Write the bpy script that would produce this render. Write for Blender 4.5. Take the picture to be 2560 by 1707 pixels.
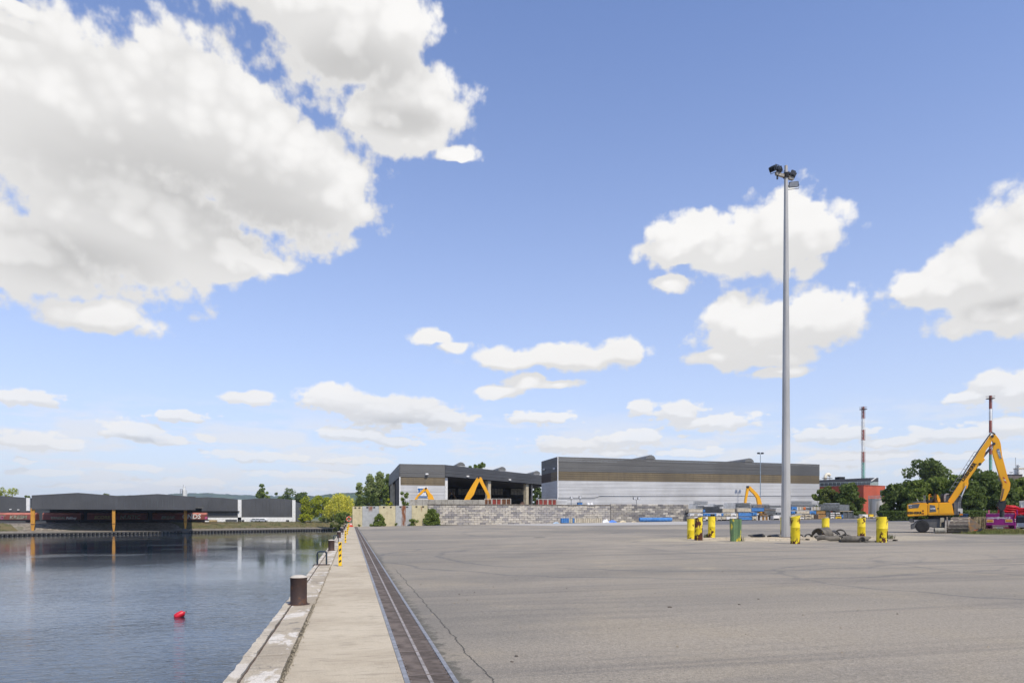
import bpy, bmesh, math, random
import numpy as np
from mathutils import Matrix, Vector
random.seed(7); rng = np.random.default_rng(7)
for o in list(bpy.data.objects): bpy.data.objects.remove(o, do_unlink=True)
SC = bpy.context.scene
COL = SC.collection
# ------------------------------------------------------------------ camera
# quay runs along +Y; the camera looks 13.25 degrees to the right of it, level, with a risen (shifted) 24 mm lens
F = 1707.0; CX = 1280.0; HY = 1294.0; EYE = 1.6
TH = math.radians(13.25); ST, CT = math.sin(TH), math.cos(TH)
cam_d = bpy.data.cameras.new('camera'); cam = bpy.data.objects.new('camera', cam_d); COL.objects.link(cam)
cam_d.sensor_width = 36; cam_d.lens = 36 * F / 2560; cam_d.shift_y = (HY - 853.5) / 2560
cam_d.clip_start = .1; cam_d.clip_end = 30000
cam.location = (0, 0, EYE); cam.rotation_euler = (math.pi / 2, 0, -TH)
SC.camera = cam
SC.render.resolution_x = 1024; SC.render.resolution_y = 682
SC.view_settings.view_transform = 'Standard'; SC.view_settings.look = 'None'
SC.view_settings.gamma = 1; SC.view_settings.use_curve_mapping = False
SC.view_settings.exposure = 0.0
SC.cycles.max_bounces = 5; SC.cycles.diffuse_bounces = 2; SC.cycles.glossy_bounces = 3; SC.cycles.transmission_bounces = 2; SC.cycles.volume_bounces = 0
SUN_AZ = math.radians(160); SUN_EL = math.radians(54)      # azimuth clockwise from +Y
# ------------------------------------------------------------------ pixel helpers (a pixel gives a direction only)
def ray(x, y):
    u = (x - CX) / F
    return (ST + u * CT, CT - u * ST, (HY - y) / F)
def PD(x, y, d):
    r = ray(x, y); return Vector((r[0] * d, r[1] * d, EYE + r[2] * d))
def PY(x, y, Y):
    r = ray(x, y); return PD(x, y, Y / r[1])
def PX(x, y, X):
    r = ray(x, y); return PD(x, y, X / r[0])
def PZ(x, y, z):
    r = ray(x, y); return PD(x, y, (z - EYE) / r[2])
X0 = 1.02                                                   # right-hand edge of the drain; the yard rises from there
def gz(X, Y):
    s = .0062 + .00006 * min(max(Y, 0), 135)
    t = max(0, X - X0) * s
    return t if t < 1.45 else 1.45 + .35 * (1 - math.exp(-(t - 1.45) / .35))
def PG(x, y):
    r = ray(x, y); lo, hi = 1.0, 400.0
    for _ in range(50):
        m = (lo + hi) / 2
        if EYE + r[2] * m > gz(r[0] * m, r[1] * m): lo = m
        else: hi = m
    return PD(x, y, lo)
def depth(p): return p[0] * ST + p[1] * CT
# ------------------------------------------------------------------ node helpers
class NT:
    def __init__(s, tree): s.t = tree; s.n = tree.nodes; s.l = tree.links
    def new(s, typ, **kw):
        n = s.n.new(typ)
        for k, v in kw.items(): setattr(n, k, v)
        return n
    def put(s, sock, v):
        if v is None: return
        if hasattr(v, 'is_linked'): s.l.new(v, sock)
        elif isinstance(v, (tuple, list)):
            v = tuple(v)
            if sock.type == 'RGBA' and len(v) == 3: v = v + (1,)
            sock.default_value = v
        else: sock.default_value = v
    def math(s, op, a, b=None, c=None, clamp=False):
        n = s.new('ShaderNodeMath', operation=op, use_clamp=clamp)
        s.put(n.inputs[0], a); s.put(n.inputs[1], b); s.put(n.inputs[2], c); return n.outputs[0]
    def vec(s, op, a, b=None, c=None):
        n = s.new('ShaderNodeVectorMath', operation=op)
        s.put(n.inputs[0], a); s.put(n.inputs[1], b); s.put(n.inputs[2], c)
        return n.outputs['Value'] if op in ('LENGTH', 'DOT_PRODUCT', 'DISTANCE') else n.outputs[0]
    def noise(s, vec, scale, detail=4, rough=.55, dist=0, out='Fac'):
        n = s.new('ShaderNodeTexNoise'); s.put(n.inputs['Vector'], vec)
        n.inputs['Scale'].default_value = scale; n.inputs['Detail'].default_value = detail
        n.inputs['Roughness'].default_value = rough; n.inputs['Distortion'].default_value = dist
        return n.outputs[out]
    def ramp(s, v, a, b, oa=0., ob=1., smooth=True):
        n = s.new('ShaderNodeMapRange'); n.interpolation_type = 'SMOOTHSTEP' if smooth else 'LINEAR'
        s.put(n.inputs[0], v); n.inputs[1].default_value = a; n.inputs[2].default_value = b
        n.inputs[3].default_value = oa; n.inputs[4].default_value = ob; return n.outputs[0]
    def mix(s, f, a, b, mode='MIX'):
        n = s.new('ShaderNodeMix', data_type='RGBA', blend_type=mode)
        s.put(n.inputs[0], f); s.put(n.inputs[6], a); s.put(n.inputs[7], b); return n.outputs[2]
    def comb(s, x, y, z):
        n = s.new('ShaderNodeCombineXYZ')
        s.put(n.inputs[0], x); s.put(n.inputs[1], y); s.put(n.inputs[2], z); return n.outputs[0]
    def sep(s, v):
        n = s.new('ShaderNodeSeparateXYZ'); s.put(n.inputs[0], v); return n.outputs
# ------------------------------------------------------------------ world: clear sky plus fair-weather cumulus
CLOUDS = [  # centre x, y and half sizes, as measured in the photograph, turned below into azimuth / elevation
 (120,255,420,235),(480,300,330,220),(690,420,240,205),(820,490,120,125),(350,560,340,185),(560,640,140,95),(660,662,95,24),
 (60,640,260,120),(250,790,165,45),(20,12,120,24),
 (790,10,270,110),(860,110,190,125),(980,70,130,120),(1030,240,130,110),(980,300,160,85),(1140,388,66,26),(1010,345,120,45),
 (1965,580,135,100),(1880,620,200,82),(1740,585,115,62),(1690,625,95,50),(2000,555,90,75),(1677,705,60,28),
 (1890,835,175,85),(2040,800,112,74),(1850,800,95,65),(1790,890,75,25),(1940,890,130,32),(1945,930,85,16),
 (2560,630,140,160),(2440,690,150,105),(2330,722,120,58),(2520,780,190,62),
 (2480,955,60,30),(2540,975,95,45),(2440,990,80,18),
 (1560,880,75,38),(1420,895,125,35),(1270,900,95,28),(1085,842,66,22),(1140,868,46,18),
 (1320,952,52,24),(1385,962,60,14),(1240,983,65,18),(1357,1043,75,18),
 (1600,1022,35,20),(1700,1030,62,30),(1790,1056,105,22),(1580,1096,105,22),(1420,1110,100,18),
 (625,995,78,17),(850,1000,115,34),(985,1026,145,42),(1110,1047,80,28),(890,1086,88,20),(985,1104,72,16),
 (60,992,90,22),(447,1038,70,15),(335,1080,85,26),(410,1098,62,14),(70,1100,120,24),(150,1112,65,14),(512,1093,24,10),
 (640,1140,130,13),(320,1168,80,10),(900,1150,95,11),(470,1205,110,10),(120,1180,90,10),(760,1185,120,9),(60,1150,40,9),
 (2090,1086,120,20),(2400,1084,160,20),(2520,1066,100,24),(2240,1104,100,12),(2180,1138,130,11),(2450,1140,130,11),(1720,1132,90,11),(1540,1130,80,9),
 (1990,1170,120,9),(2330,1178,120,9),(250,1215,110,8),(700,1222,120,8)]
BELLY = [(430,480,380,150),(640,560,230,110),(180,640,240,90),(880,170,170,90),(1000,300,120,40),(2520,770,120,30),
 (1000,1055,140,18),(350,1100,80,10)]
def azel(x, y):
    r = ray(x, y); az = math.atan2(r[0], r[1]); return az, math.atan2(r[2], math.hypot(r[0], r[1]))
def ell(e):
    x, y, rx, ry = e
    a, b = azel(x, y); a0, _ = azel(x - 10, y); a1, _ = azel(x + 10, y); _, b0 = azel(x, y + 8); _, b1 = azel(x, y - 8)
    return a, b, rx * (a1 - a0) / 20, ry * (b1 - b0) / 16
def build_world():
    w = bpy.data.worlds.new('World'); w.use_nodes = True
    w.cycles.sampling_method = 'NONE'
    W = NT(w.node_tree); W.n.clear()
    def noise2(T, v, sc, det, ro=.6, di=0., out='Fac'):
        n = T.new('ShaderNodeTexNoise', noise_dimensions='2D'); T.put(n.inputs['Vector'], v)
        n.inputs['Scale'].default_value = sc; n.inputs['Detail'].default_value = det
        n.inputs['Roughness'].default_value = ro; n.inputs['Distortion'].default_value = di; return n.outputs[out]
    def dist(T, v, e):
        a, b, ra, rb = ell(e); return T.vec('LENGTH', T.vec('MULTIPLY_ADD', v, (1 / ra, 1 / rb, 0), (-a / ra, -b / rb, 0)))
    def smin(T, ds, k):
        c = ds[0]
        for d in ds[1:]: c = T.math('SMOOTH_MIN', c, d, k)
        return c
    def scatter(T, v):
        # the sky beyond the measured clouds: clouds of the same kind, set by noise on the unit sphere
        return T.math('MULTIPLY', T.math('SUBTRACT', T.noise(v, 3.2, 6, .58), .55), 5.0)
    def finish(T, c0, rim, belly, nb, el, skyc):
        alpha = T.math('MULTIPLY', T.ramp(c0, .0, EDGE), T.ramp(el, .02, .22, .55, 1.0))   # distance fades the low clouds
        inner = T.ramp(c0, .2, .9)
        lum = T.math('ADD', .84, T.math('MULTIPLY', rim, .17))
        lum = T.math('SUBTRACT', lum, T.math('MULTIPLY', T.math('MULTIPLY', belly, inner), .20)) if belly is not None else lum
        lum = T.math('ADD', lum, T.math('MULTIPLY', T.math('SUBTRACT', nb, .5), .14))
        lum = T.math('MULTIPLY', lum, CLK)
        cl = T.mix(1.0, (1.0, .985, .965), T.comb(lum, lum, lum), 'MULTIPLY')
        return T.mix(alpha, skyc, cl)
    def near_cell(e, box):
        a, b, ra, rb = ell(e); m = .06
        return a + ra * 1.5 + m > box[0] and a - ra * 1.5 - m < box[1] and b + rb * 1.5 + m > box[2] and b - rb * 1.5 - m < box[3]
    def group(fn, *args):
        g = bpy.data.node_groups.new('cloud_cell', 'ShaderNodeTree')
        for n, t in (('P', 'Vector'), ('D', 'Vector'), ('Elevation', 'Float'), ('Far', 'Float'), ('Sky', 'Color')):
            g.interface.new_socket(n, in_out='INPUT', socket_type='NodeSocket' + t)
        g.interface.new_socket('Color', in_out='OUTPUT', socket_type='NodeSocketColor')
        T = NT(g); gi = T.new('NodeGroupInput'); go = T.new('NodeGroupOutput')
        T.l.new(fn(T, *[gi.outputs[i] for i in range(5)], *args), go.inputs[0]); return g
    def cover(T, P, bl, low):
        fs, am = (44, (.020, .0065, 0)) if low else (17, (.046, .032, 0))
        wn = noise2(T, P, fs, 2 if low else 3, .55, out='Color')
        warp = T.vec('MULTIPLY_ADD', T.vec('SUBTRACT', wn, (.5, .5, .5)), am, P)
        warp2 = warp if low else T.vec('MULTIPLY_ADD', T.vec('SUBTRACT', wn, (.5, .5, .5)), (.03, .014, 0), P)
        pn = T.vec('MULTIPLY', P, (.55, 1.3, 1)) if low else T.vec('MULTIPLY', P, (.85, 1.1, 1))
        def blobs(o):
            sh = (lambda v: T.vec('ADD', v, o)) if o else (lambda v: v)
            w1, w2 = sh(warp), sh(warp2)
            return smin(T, [dist(T, w1 if e[3] > 45 else w2, e) for e in bl], .3) if bl else 3.0
        f1 = 34 if low else 13
        o = (.005, .011, 0) if low else (.012, .024, 0)
        d0 = blobs(None); d1 = blobs(o)
        per = T.math('SUBTRACT', noise2(T, pn, f1, 5, .56), .5)
        vo = T.new('ShaderNodeTexVoronoi', voronoi_dimensions='2D', feature='F1'); T.put(vo.inputs['Vector'], pn)   # rounded billows
        vo.inputs['Scale'].default_value = f1 * 1.9; vo.inputs['Detail'].default_value = 1.0; vo.inputs['Roughness'].default_value = .55
        bil = T.math('SUBTRACT', .42, vo.outputs['Distance'])
        n = T.math('ADD', T.math('MULTIPLY', per, .72), T.math('MULTIPLY', bil, .48 if low else .40))
        fine = T.math('MULTIPLY', T.math('SUBTRACT', noise2(T, P, 75, 2, .6), .5), .75 if low else .40)
        c0 = T.math('ADD', T.math('MULTIPLY_ADD', n, 1.75 if low else 1.3, T.math('SUBTRACT', 1.42 if low else 1.31, d0)), fine)
        c0 = T.math('MULTIPLY_ADD', T.math('MAXIMUM', T.math('SUBTRACT', .8, d0), 0.0), 1.3, c0)     # solid cores
        rim = T.ramp(T.math('ADD', T.math('SUBTRACT', d1, d0), T.math('MULTIPLY', bil, .55)), -.22, .36)
        return c0, rim
    def cell(T, P, D, el, far, skyc, box, mode, faraway):
        bl = [e for e in CLOUDS if near_cell(e, box)]; dk = [e for e in BELLY if near_cell(e, box)]
        if mode == 1:
            (ca, ra), (cb, rb) = cover(T, P, bl, True), cover(T, P, bl, False); w_ = T.ramp(el, els[0], els[1])
            lerp = lambda a, b: T.math('ADD', a, T.math('MULTIPLY', T.math('SUBTRACT', b, a), w_)); c0, rim = lerp(ca, cb), lerp(ra, rb)
        else: c0, rim = cover(T, P, bl, mode == 0)
        if faraway: c0 = T.math('ADD', T.math('MULTIPLY', c0, T.math('SUBTRACT', 1.0, far)), T.math('MULTIPLY', scatter(T, D), far))
        nb = noise2(T, T.vec('MULTIPLY', P, (.55, 1.3, 1)), 9, 3, .5)
        belly = T.ramp(T.math('ADD', T.math('SUBTRACT', 1.0, smin(T, [dist(T, P, e) for e in dk], .3)), T.math('MULTIPLY', T.math('SUBTRACT', nb, .5), 1.3)), -.35, .8) if dk else None
        if mode < 2:                                        # thin broken veil of distant cloud above the horizon
            vl = T.ramp(noise2(T, T.vec('MULTIPLY', P, (1, 4.5, 1)), 7, 4, .6), .40, .62, 0, .72)
            skyc = T.mix(T.math('MULTIPLY', vl, T.math('MULTIPLY', T.ramp(el, .10, .17, 1, 0), T.ramp(el, -.01, .03))), skyc, (8.9, 8.9, 9.1))
        return finish(T, c0, rim, belly, nb, el, skyc)
    def rest_cell(T, P, D, el, far, skyc):
        return finish(T, scatter(T, D), .5, None, noise2(T, P, 6, 2, .5), el, skyc)
    azs = [azel(x, 900)[0] for x in (330, 640, 950, 1280, 1620, 1900, 2250)]; els = [.135, .185]
    A = [-1.2] + azs + [1.6]; E = [-.3] + els + [.9]; NR = len(E) - 1
    groups = [[group(cell, (A[i], A[i+1], E[j], E[j+1]), j, j == NR - 1 or i in (0, len(A) - 2)) for j in range(NR)] for i in range(len(A) - 1)]; rest_g = group(rest_cell)
    out = W.new('ShaderNodeOutputWorld')
    sky = W.new('ShaderNodeTexSky', sky_type='NISHITA'); sky.sun_disc = False
    sky.sun_elevation = SUN_EL; sky.sun_rotation = SUN_AZ
    sky.air_density = 1.0; sky.dust_density = .35; sky.ozone_density = 2.2; sky.altitude = 50
    tc = W.new('ShaderNodeTexCoord'); D = W.vec('NORMALIZE', tc.outputs['Generated']); sx = W.sep(D)
    az = W.math('ARCTAN2', sx[0], sx[1]); el = W.math('ARCSINE', sx[2]); P = W.comb(az, el, 0.0)
    skyc = W.mix(1.0, sky.outputs[0], (SKYK * SKYT[0], SKYK * SKYT[1], SKYK * SKYT[2]), 'MULTIPLY')
    veil = W.math('POWER', 2.718, W.math('MULTIPLY', W.math('MAXIMUM', el, 0.0), -1 / VEIL))     # thin moist air low in the sky
    skyc = W.mix(W.math('MULTIPLY', veil, .93), skyc, VEILC)
    far = W.math('MAXIMUM', W.ramp(W.math('ABSOLUTE', W.math('SUBTRACT', az, TH)), .72, .95), W.ramp(el, .66, .82))
    def use(g):
        n = W.new('ShaderNodeGroup'); n.node_tree = g
        for s_, v in zip(n.inputs, (P, D, el, far, skyc)): W.put(s_, v)
        bg = W.new('ShaderNodeBackground'); W.put(bg.inputs[0], n.outputs[0]); bg.inputs[1].default_value = .1; return bg.outputs[0]
    def pick(cond, a, b):                                   # cond is exactly 0 or 1: only one branch is evaluated
        m = W.new('ShaderNodeMixShader'); W.put(m.inputs[0], cond); W.l.new(a, m.inputs[1]); W.l.new(b, m.inputs[2]); return m.outputs[0]
    gt = lambda a, b: W.math('GREATER_THAN', a, b)
    def tree_pick(v, cuts, items):
        if len(items) == 1: return items[0]
        h = len(items) // 2; return pick(gt(v, cuts[h-1]), tree_pick(v, cuts[:h-1], items[:h]), tree_pick(v, cuts[h:], items[h:]))
    front = tree_pick(az, azs, [tree_pick(el, els, [use(g) for g in col]) for col in groups])
    W.l.new(pick(gt(far, .9999), front, use(rest_g)), out.inputs[0])
    SC.world = w
EDGE = .42
SKYK = 1.38; SKYT = (.82, 1.03, 1.43); CLK = 9.6; VEIL = .29; VEILC = (8.3, 8.6, 9.2)
build_world()
sl = bpy.data.lights.new('sun', 'SUN'); sl.energy = 4.3; sl.angle = math.radians(.8); sl.color = (1, .91, .77)
so = bpy.data.objects.new('sun', sl); COL.objects.link(so)
sd = Vector((math.sin(SUN_AZ) * math.cos(SUN_EL), math.cos(SUN_AZ) * math.cos(SUN_EL), math.sin(SUN_EL)))
so.rotation_euler = sd.to_track_quat('Z', 'Y').to_euler(); so.location = (30, -40, 80)
# ------------------------------------------------------------------ mesh helpers
class MB:
    def __init__(s): s.v = []; s.f = []
    def add(s, vs, fs):
        o = len(s.v); s.v += [tuple(q) for q in vs]; s.f += [tuple(i + o for i in f) for f in fs]; return s
    def box(s, x0, x1, y0, y1, z0, z1):
        return s.add([(x0,y0,z0),(x1,y0,z0),(x1,y1,z0),(x0,y1,z0),(x0,y0,z1),(x1,y0,z1),(x1,y1,z1),(x0,y1,z1)],
                     [(0,3,2,1),(4,5,6,7),(0,1,5,4),(1,2,6,5),(2,3,7,6),(3,0,4,7)])
    def bbox(s, x0, x1, y0, y1, z0, z1, b=.01):
        "box with all edges bevelled"
        o = len(s.v); bm = bmesh.new(); bmesh.ops.create_cube(bm, size=1)
        for q in bm.verts: q.co = ((x0+x1)/2 + q.co.x*(x1-x0), (y0+y1)/2 + q.co.y*(y1-y0), (z0+z1)/2 + q.co.z*(z1-z0))
        bmesh.ops.bevel(bm, geom=bm.edges[:], offset=b, segments=1, affect='EDGES', profile=.5)
        bm.verts.index_update(); s.add([q.co[:] for q in bm.verts], [[q.index for q in f.verts] for f in bm.faces]); bm.free(); return s
    def bar(s, p, q, w, h=None):
        "square bar from p to q"
        h = h or w; p = Vector(p); q = Vector(q); d = (q - p).normalized()
        a = d.cross(Vector((0, 0, 1)))
        a = Vector((1, 0, 0)) if a.length < 1e-4 else a.normalized(); b = a.cross(d)
        vs = [c + a * i * w / 2 + b * j * h / 2 for c in (p, q) for i, j in ((-1,-1),(1,-1),(1,1),(-1,1))]
        return s.add(vs, [(0,3,2,1),(4,5,6,7),(0,1,5,4),(1,2,6,5),(2,3,7,6),(3,0,4,7)])
    def cyl(s, p, q, r0, r1=None, n=12, caps=True):
        r1 = r0 if r1 is None else r1; p = Vector(p); q = Vector(q); d = (q - p).normalized()
        a = d.orthogonal().normalized() if abs(d.z) < .99 else Vector((1, 0, 0)); a = (a - d * a.dot(d)).normalized(); b = d.cross(a)
        vs = []
        for c, r in ((p, r0), (q, r1)):
            vs += [c + (a * math.cos(t) + b * math.sin(t)) * r for t in (2 * math.pi * i / n for i in range(n))]
        fs = [(i, (i + 1) % n, n + (i + 1) % n, n + i) for i in range(n)]
        if caps: fs += [tuple(reversed(range(n))), tuple(range(n, 2 * n))]
        return s.add(vs, fs)
    def tube(s, pts, r, n=8, caps=True):
        pts = [Vector(p) for p in pts]; o = len(s.v); N = len(pts)
        rs = r if isinstance(r, (list, tuple)) else [r] * N
        ref = None; vs = []
        for i, p in enumerate(pts):
            d = (pts[min(i + 1, N - 1)] - pts[max(i - 1, 0)]).normalized()
            if ref is None: ref = d.orthogonal().normalized()
            ref = (ref - d * ref.dot(d)).normalized(); b = d.cross(ref)
            vs += [p + (ref * math.cos(t) + b * math.sin(t)) * rs[i] for t in (2 * math.pi * k / n for k in range(n))]
        fs = [(i*n+k, i*n+(k+1) % n, (i+1)*n+(k+1) % n, (i+1)*n+k) for i in range(N - 1) for k in range(n)]
        if caps: fs += [tuple(reversed(range(n))), tuple((N-1)*n + k for k in range(n))]
        return s.add(vs, fs)
    def prism(s, poly, y0, y1):
        "polygon in (x,z) extruded along y"
        a = sum(poly[i][0]*poly[(i+1) % len(poly)][1] - poly[(i+1) % len(poly)][0]*poly[i][1] for i in range(len(poly)))
        if a < 0: poly = poly[::-1]
        n = len(poly)
        vs = [(x, y0, z) for x, z in poly] + [(x, y1, z) for x, z in poly]
        return s.add(vs, [tuple(range(n)), tuple(reversed(range(n, 2*n)))] + [(i, n+i, n+(i+1) % n, (i+1) % n) for i in range(n)])
    def slab(s, poly, z0, z1):
        "polygon in (x,y) extruded along z"
        a = sum(poly[i][0]*poly[(i+1) % len(poly)][1] - poly[(i+1) % len(poly)][0]*poly[i][1] for i in range(len(poly)))
        if a < 0: poly = poly[::-1]
        n = len(poly)
        vs = [(x, y, z0) for x, y in poly] + [(x, y, z1) for x, y in poly]
        return s.add(vs, [tuple(reversed(range(n))), tuple(range(n, 2*n))] + [(i, (i+1) % n, n+(i+1) % n, n+i) for i in range(n)])
    def lathe(s, prof, n=24, c=(0, 0, 0)):
        N = len(prof)
        vs = [(c[0] + r*math.cos(t), c[1] + r*math.sin(t), c[2] + z) for r, z in prof for t in (2*math.pi*k/n for k in range(n))]
        fs = [(i*n+k, i*n+(k+1) % n, (i+1)*n+(k+1) % n, (i+1)*n+k) for i in range(N-1) for k in range(n)]
        if prof[0][0] > 1e-4: fs.append(tuple(reversed(range(n))))
        if prof[-1][0] > 1e-4: fs.append(tuple((N-1)*n + k for k in range(n)))
        return s.add(vs, fs)
    def mesh(s, name, mat, smooth=False):
        m = bpy.data.meshes.new(name); m.from_pydata(s.v, [], s.f); m.validate()
        if mat: m.materials.append(mat)
        if smooth:
            m.polygons.foreach_set('use_smooth', [True] * len(m.polygons))
            m.set_sharp_from_angle(angle=math.radians(smooth if smooth is not True else 40))
        return m
    def build(s, name, mat, parent=None, smooth=False, **kw):
        return obj(name, s.mesh(name, mat, smooth), parent, **kw)
def obj(name, mesh, parent=None, loc=None, rot=None, label=None, cat=None, group=None, kind=None, world=None, scale=None):
    o = bpy.data.objects.new(name, mesh); COL.objects.link(o)
    if loc is not None: o.location = loc
    if rot is not None: o.rotation_euler = rot
    if scale is not None: o.scale = scale
    if parent is not None:
        o.parent = parent
        if world: o.matrix_parent_inverse = Matrix.Translation(-parent.location)
    for k, v in (('label', label), ('category', cat), ('group', group), ('kind', kind)):
        if v: o[k] = v
    return o
def thing(name, label, cat, loc, rz=0, group=None):
    return obj(name, None, None, loc=loc, rot=(0, 0, rz), label=label, cat=cat, group=group)
def kids(o): return [c for c in COL.objects if c.parent == o]
def copy_tree(o, parent=None, skip=()):
    c = o.copy(); COL.objects.link(c); c.parent = parent
    for ch in o.children:
        if ch.name.split('.')[0] not in skip: copy_tree(ch, c, skip)
    return c
def text_mesh(txt, size, mat, offset=0, ext=.004, shear=0, space=1.0, align='CENTER'):
    c = bpy.data.curves.new('lettering', 'FONT'); c.body = txt; c.size = size; c.offset = offset; c.extrude = ext; c.shear = shear
    c.space_character = space; c.align_x = align; c.align_y = 'CENTER'; c.resolution_u = 2
    o = bpy.data.objects.new('lettering', c); COL.objects.link(o)
    dg = bpy.context.evaluated_depsgraph_get(); dg.update()
    m = bpy.data.meshes.new_from_object(o.evaluated_get(dg)); m.name = 'lettering'
    COL.objects.unlink(o); bpy.data.objects.remove(o); bpy.data.curves.remove(c)
    m.materials.clear(); m.materials.append(mat); return m
# ------------------------------------------------------------------ material helpers
def base_mat(name):
    m = bpy.data.materials.new(name); m.use_nodes = True
    T = NT(m.node_tree); b = T.n['Principled BSDF']; return m, T, b
def mat(name, col, rough=.75, metal=0., var=.18, scale=3., col2=None, cut=(.35, .65), bump=0., bscale=30., rand=0., spec=.4, stretch=(1, 1, 1), detail=6, coat=0.):
    m, T, b = base_mat(name)
    tc = T.new('ShaderNodeTexCoord'); v = T.vec('MULTIPLY', tc.outputs['Object'], stretch)
    n = T.noise(v, scale, detail, .6)
    c2 = col2 or tuple(c * (1 - var) for c in col); c1 = col if col2 else tuple(min(1, c * (1 + var)) for c in col)
    c = T.mix(T.ramp(n, *cut), c1, c2)
    if rand:
        oi = T.new('ShaderNodeObjectInfo')
        k = T.math('ADD', 1 - rand, T.math('MULTIPLY', oi.outputs['Random'], 2 * rand))
        c = T.mix(1.0, c, T.comb(k, k, k), 'MULTIPLY')
    T.put(b.inputs['Base Color'], c)
    b.inputs['Roughness'].default_value = rough; b.inputs['Metallic'].default_value = metal
    b.inputs['Specular IOR Level'].default_value = spec
    if coat: b.inputs['Coat Weight'].default_value = coat; b.inputs['Coat Roughness'].default_value = .15
    if bump:
        bn = T.new('ShaderNodeBump'); bn.inputs['Strength'].default_value = 1; bn.inputs['Distance'].default_value = bump
        T.put(bn.inputs['Height'], T.noise(tc.outputs['Object'], bscale, 5, .6)); T.put(b.inputs['Normal'], bn.outputs[0])
    return m
# ================================================================== the setting: water, quay, yard, far land
ZW = -3.8                                                   # water level below the quay
# far bank: sheet-pile line, A (left) to B (right), measured along the waterline
BA = PZ(0, 1340, ZW); BB = PZ(846, 1325, ZW)
bdir = Vector((BB.x - BA.x, BB.y - BA.y, 0)).normalized(); bnor = Vector((-bdir.y, bdir.x, 0))   # bnor points inland (away from us)
def bank(t, off, z=0.0):                                    # t metres from A along the bank, off metres inland
    return Vector((BA.x + bdir.x * t + bnor.x * off, BA.y + bdir.y * t + bnor.y * off, z))
TB = (BB - BA).length + 12
BT = -.2                                                    # top of the bank
# ---- water
def water_mat():
    m, T, b = base_mat('water')
    b.inputs['Base Color'].default_value = (.012, .026, .045, 1); b.inputs['Roughness'].default_value = .03
    b.inputs['IOR'].default_value = 1.33; b.inputs['Specular IOR Level'].default_value = .5
    tc = T.new('ShaderNodeTexCoord'); g = T.new('ShaderNodeNewGeometry')
    p = g.outputs['Position']
    cmb = T.new('ShaderNodeMapping'); T.put(cmb.inputs[0], p); cmb.inputs['Rotation'].default_value = (0, 0, math.radians(-28)); cmb.inputs['Scale'].default_value = (.55, 1.6, 1)
    d = T.vec('LENGTH', p)
    patch = T.ramp(T.noise(p, .035, 3, .5), .35, .65)
    n1 = T.noise(cmb.outputs[0], 1.1, 4, .5, .6); n2 = T.noise(cmb.outputs[0], 4.2, 3, .5, .4); n3 = T.noise(p, .35, 2, .5)
    h = T.math('ADD', T.math('MULTIPLY', n1, .066), T.math('ADD', T.math('MULTIPLY', n2, .032), T.math('MULTIPLY', n3, .05)))
    h = T.math('MULTIPLY', h, T.math('ADD', .35, T.math('MULTIPLY', patch, .75)))
    calm = T.math('ADD', T.ramp(d, 25, 95, 1.0, .10), T.math('MULTIPLY', T.ramp(T.noise(p, .06, 2, .5), .52, .62), T.ramp(d, 40, 130, 0, .16)))
    bn = T.new('ShaderNodeBump'); bn.inputs['Strength'].default_value = 1; bn.inputs['Distance'].default_value = 1.0
    T.put(bn.inputs['Height'], T.math('MULTIPLY', h, calm)); T.put(b.inputs['Normal'], bn.outputs[0])
    return m
mb = MB(); mb.add([(-1500, -120, ZW), (-1.0, -120, ZW), (-1.0, 400, ZW), (-1500, 400, ZW)], [(0, 1, 2, 3)])
mb.build('water', water_mat(), kind='structure')
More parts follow.
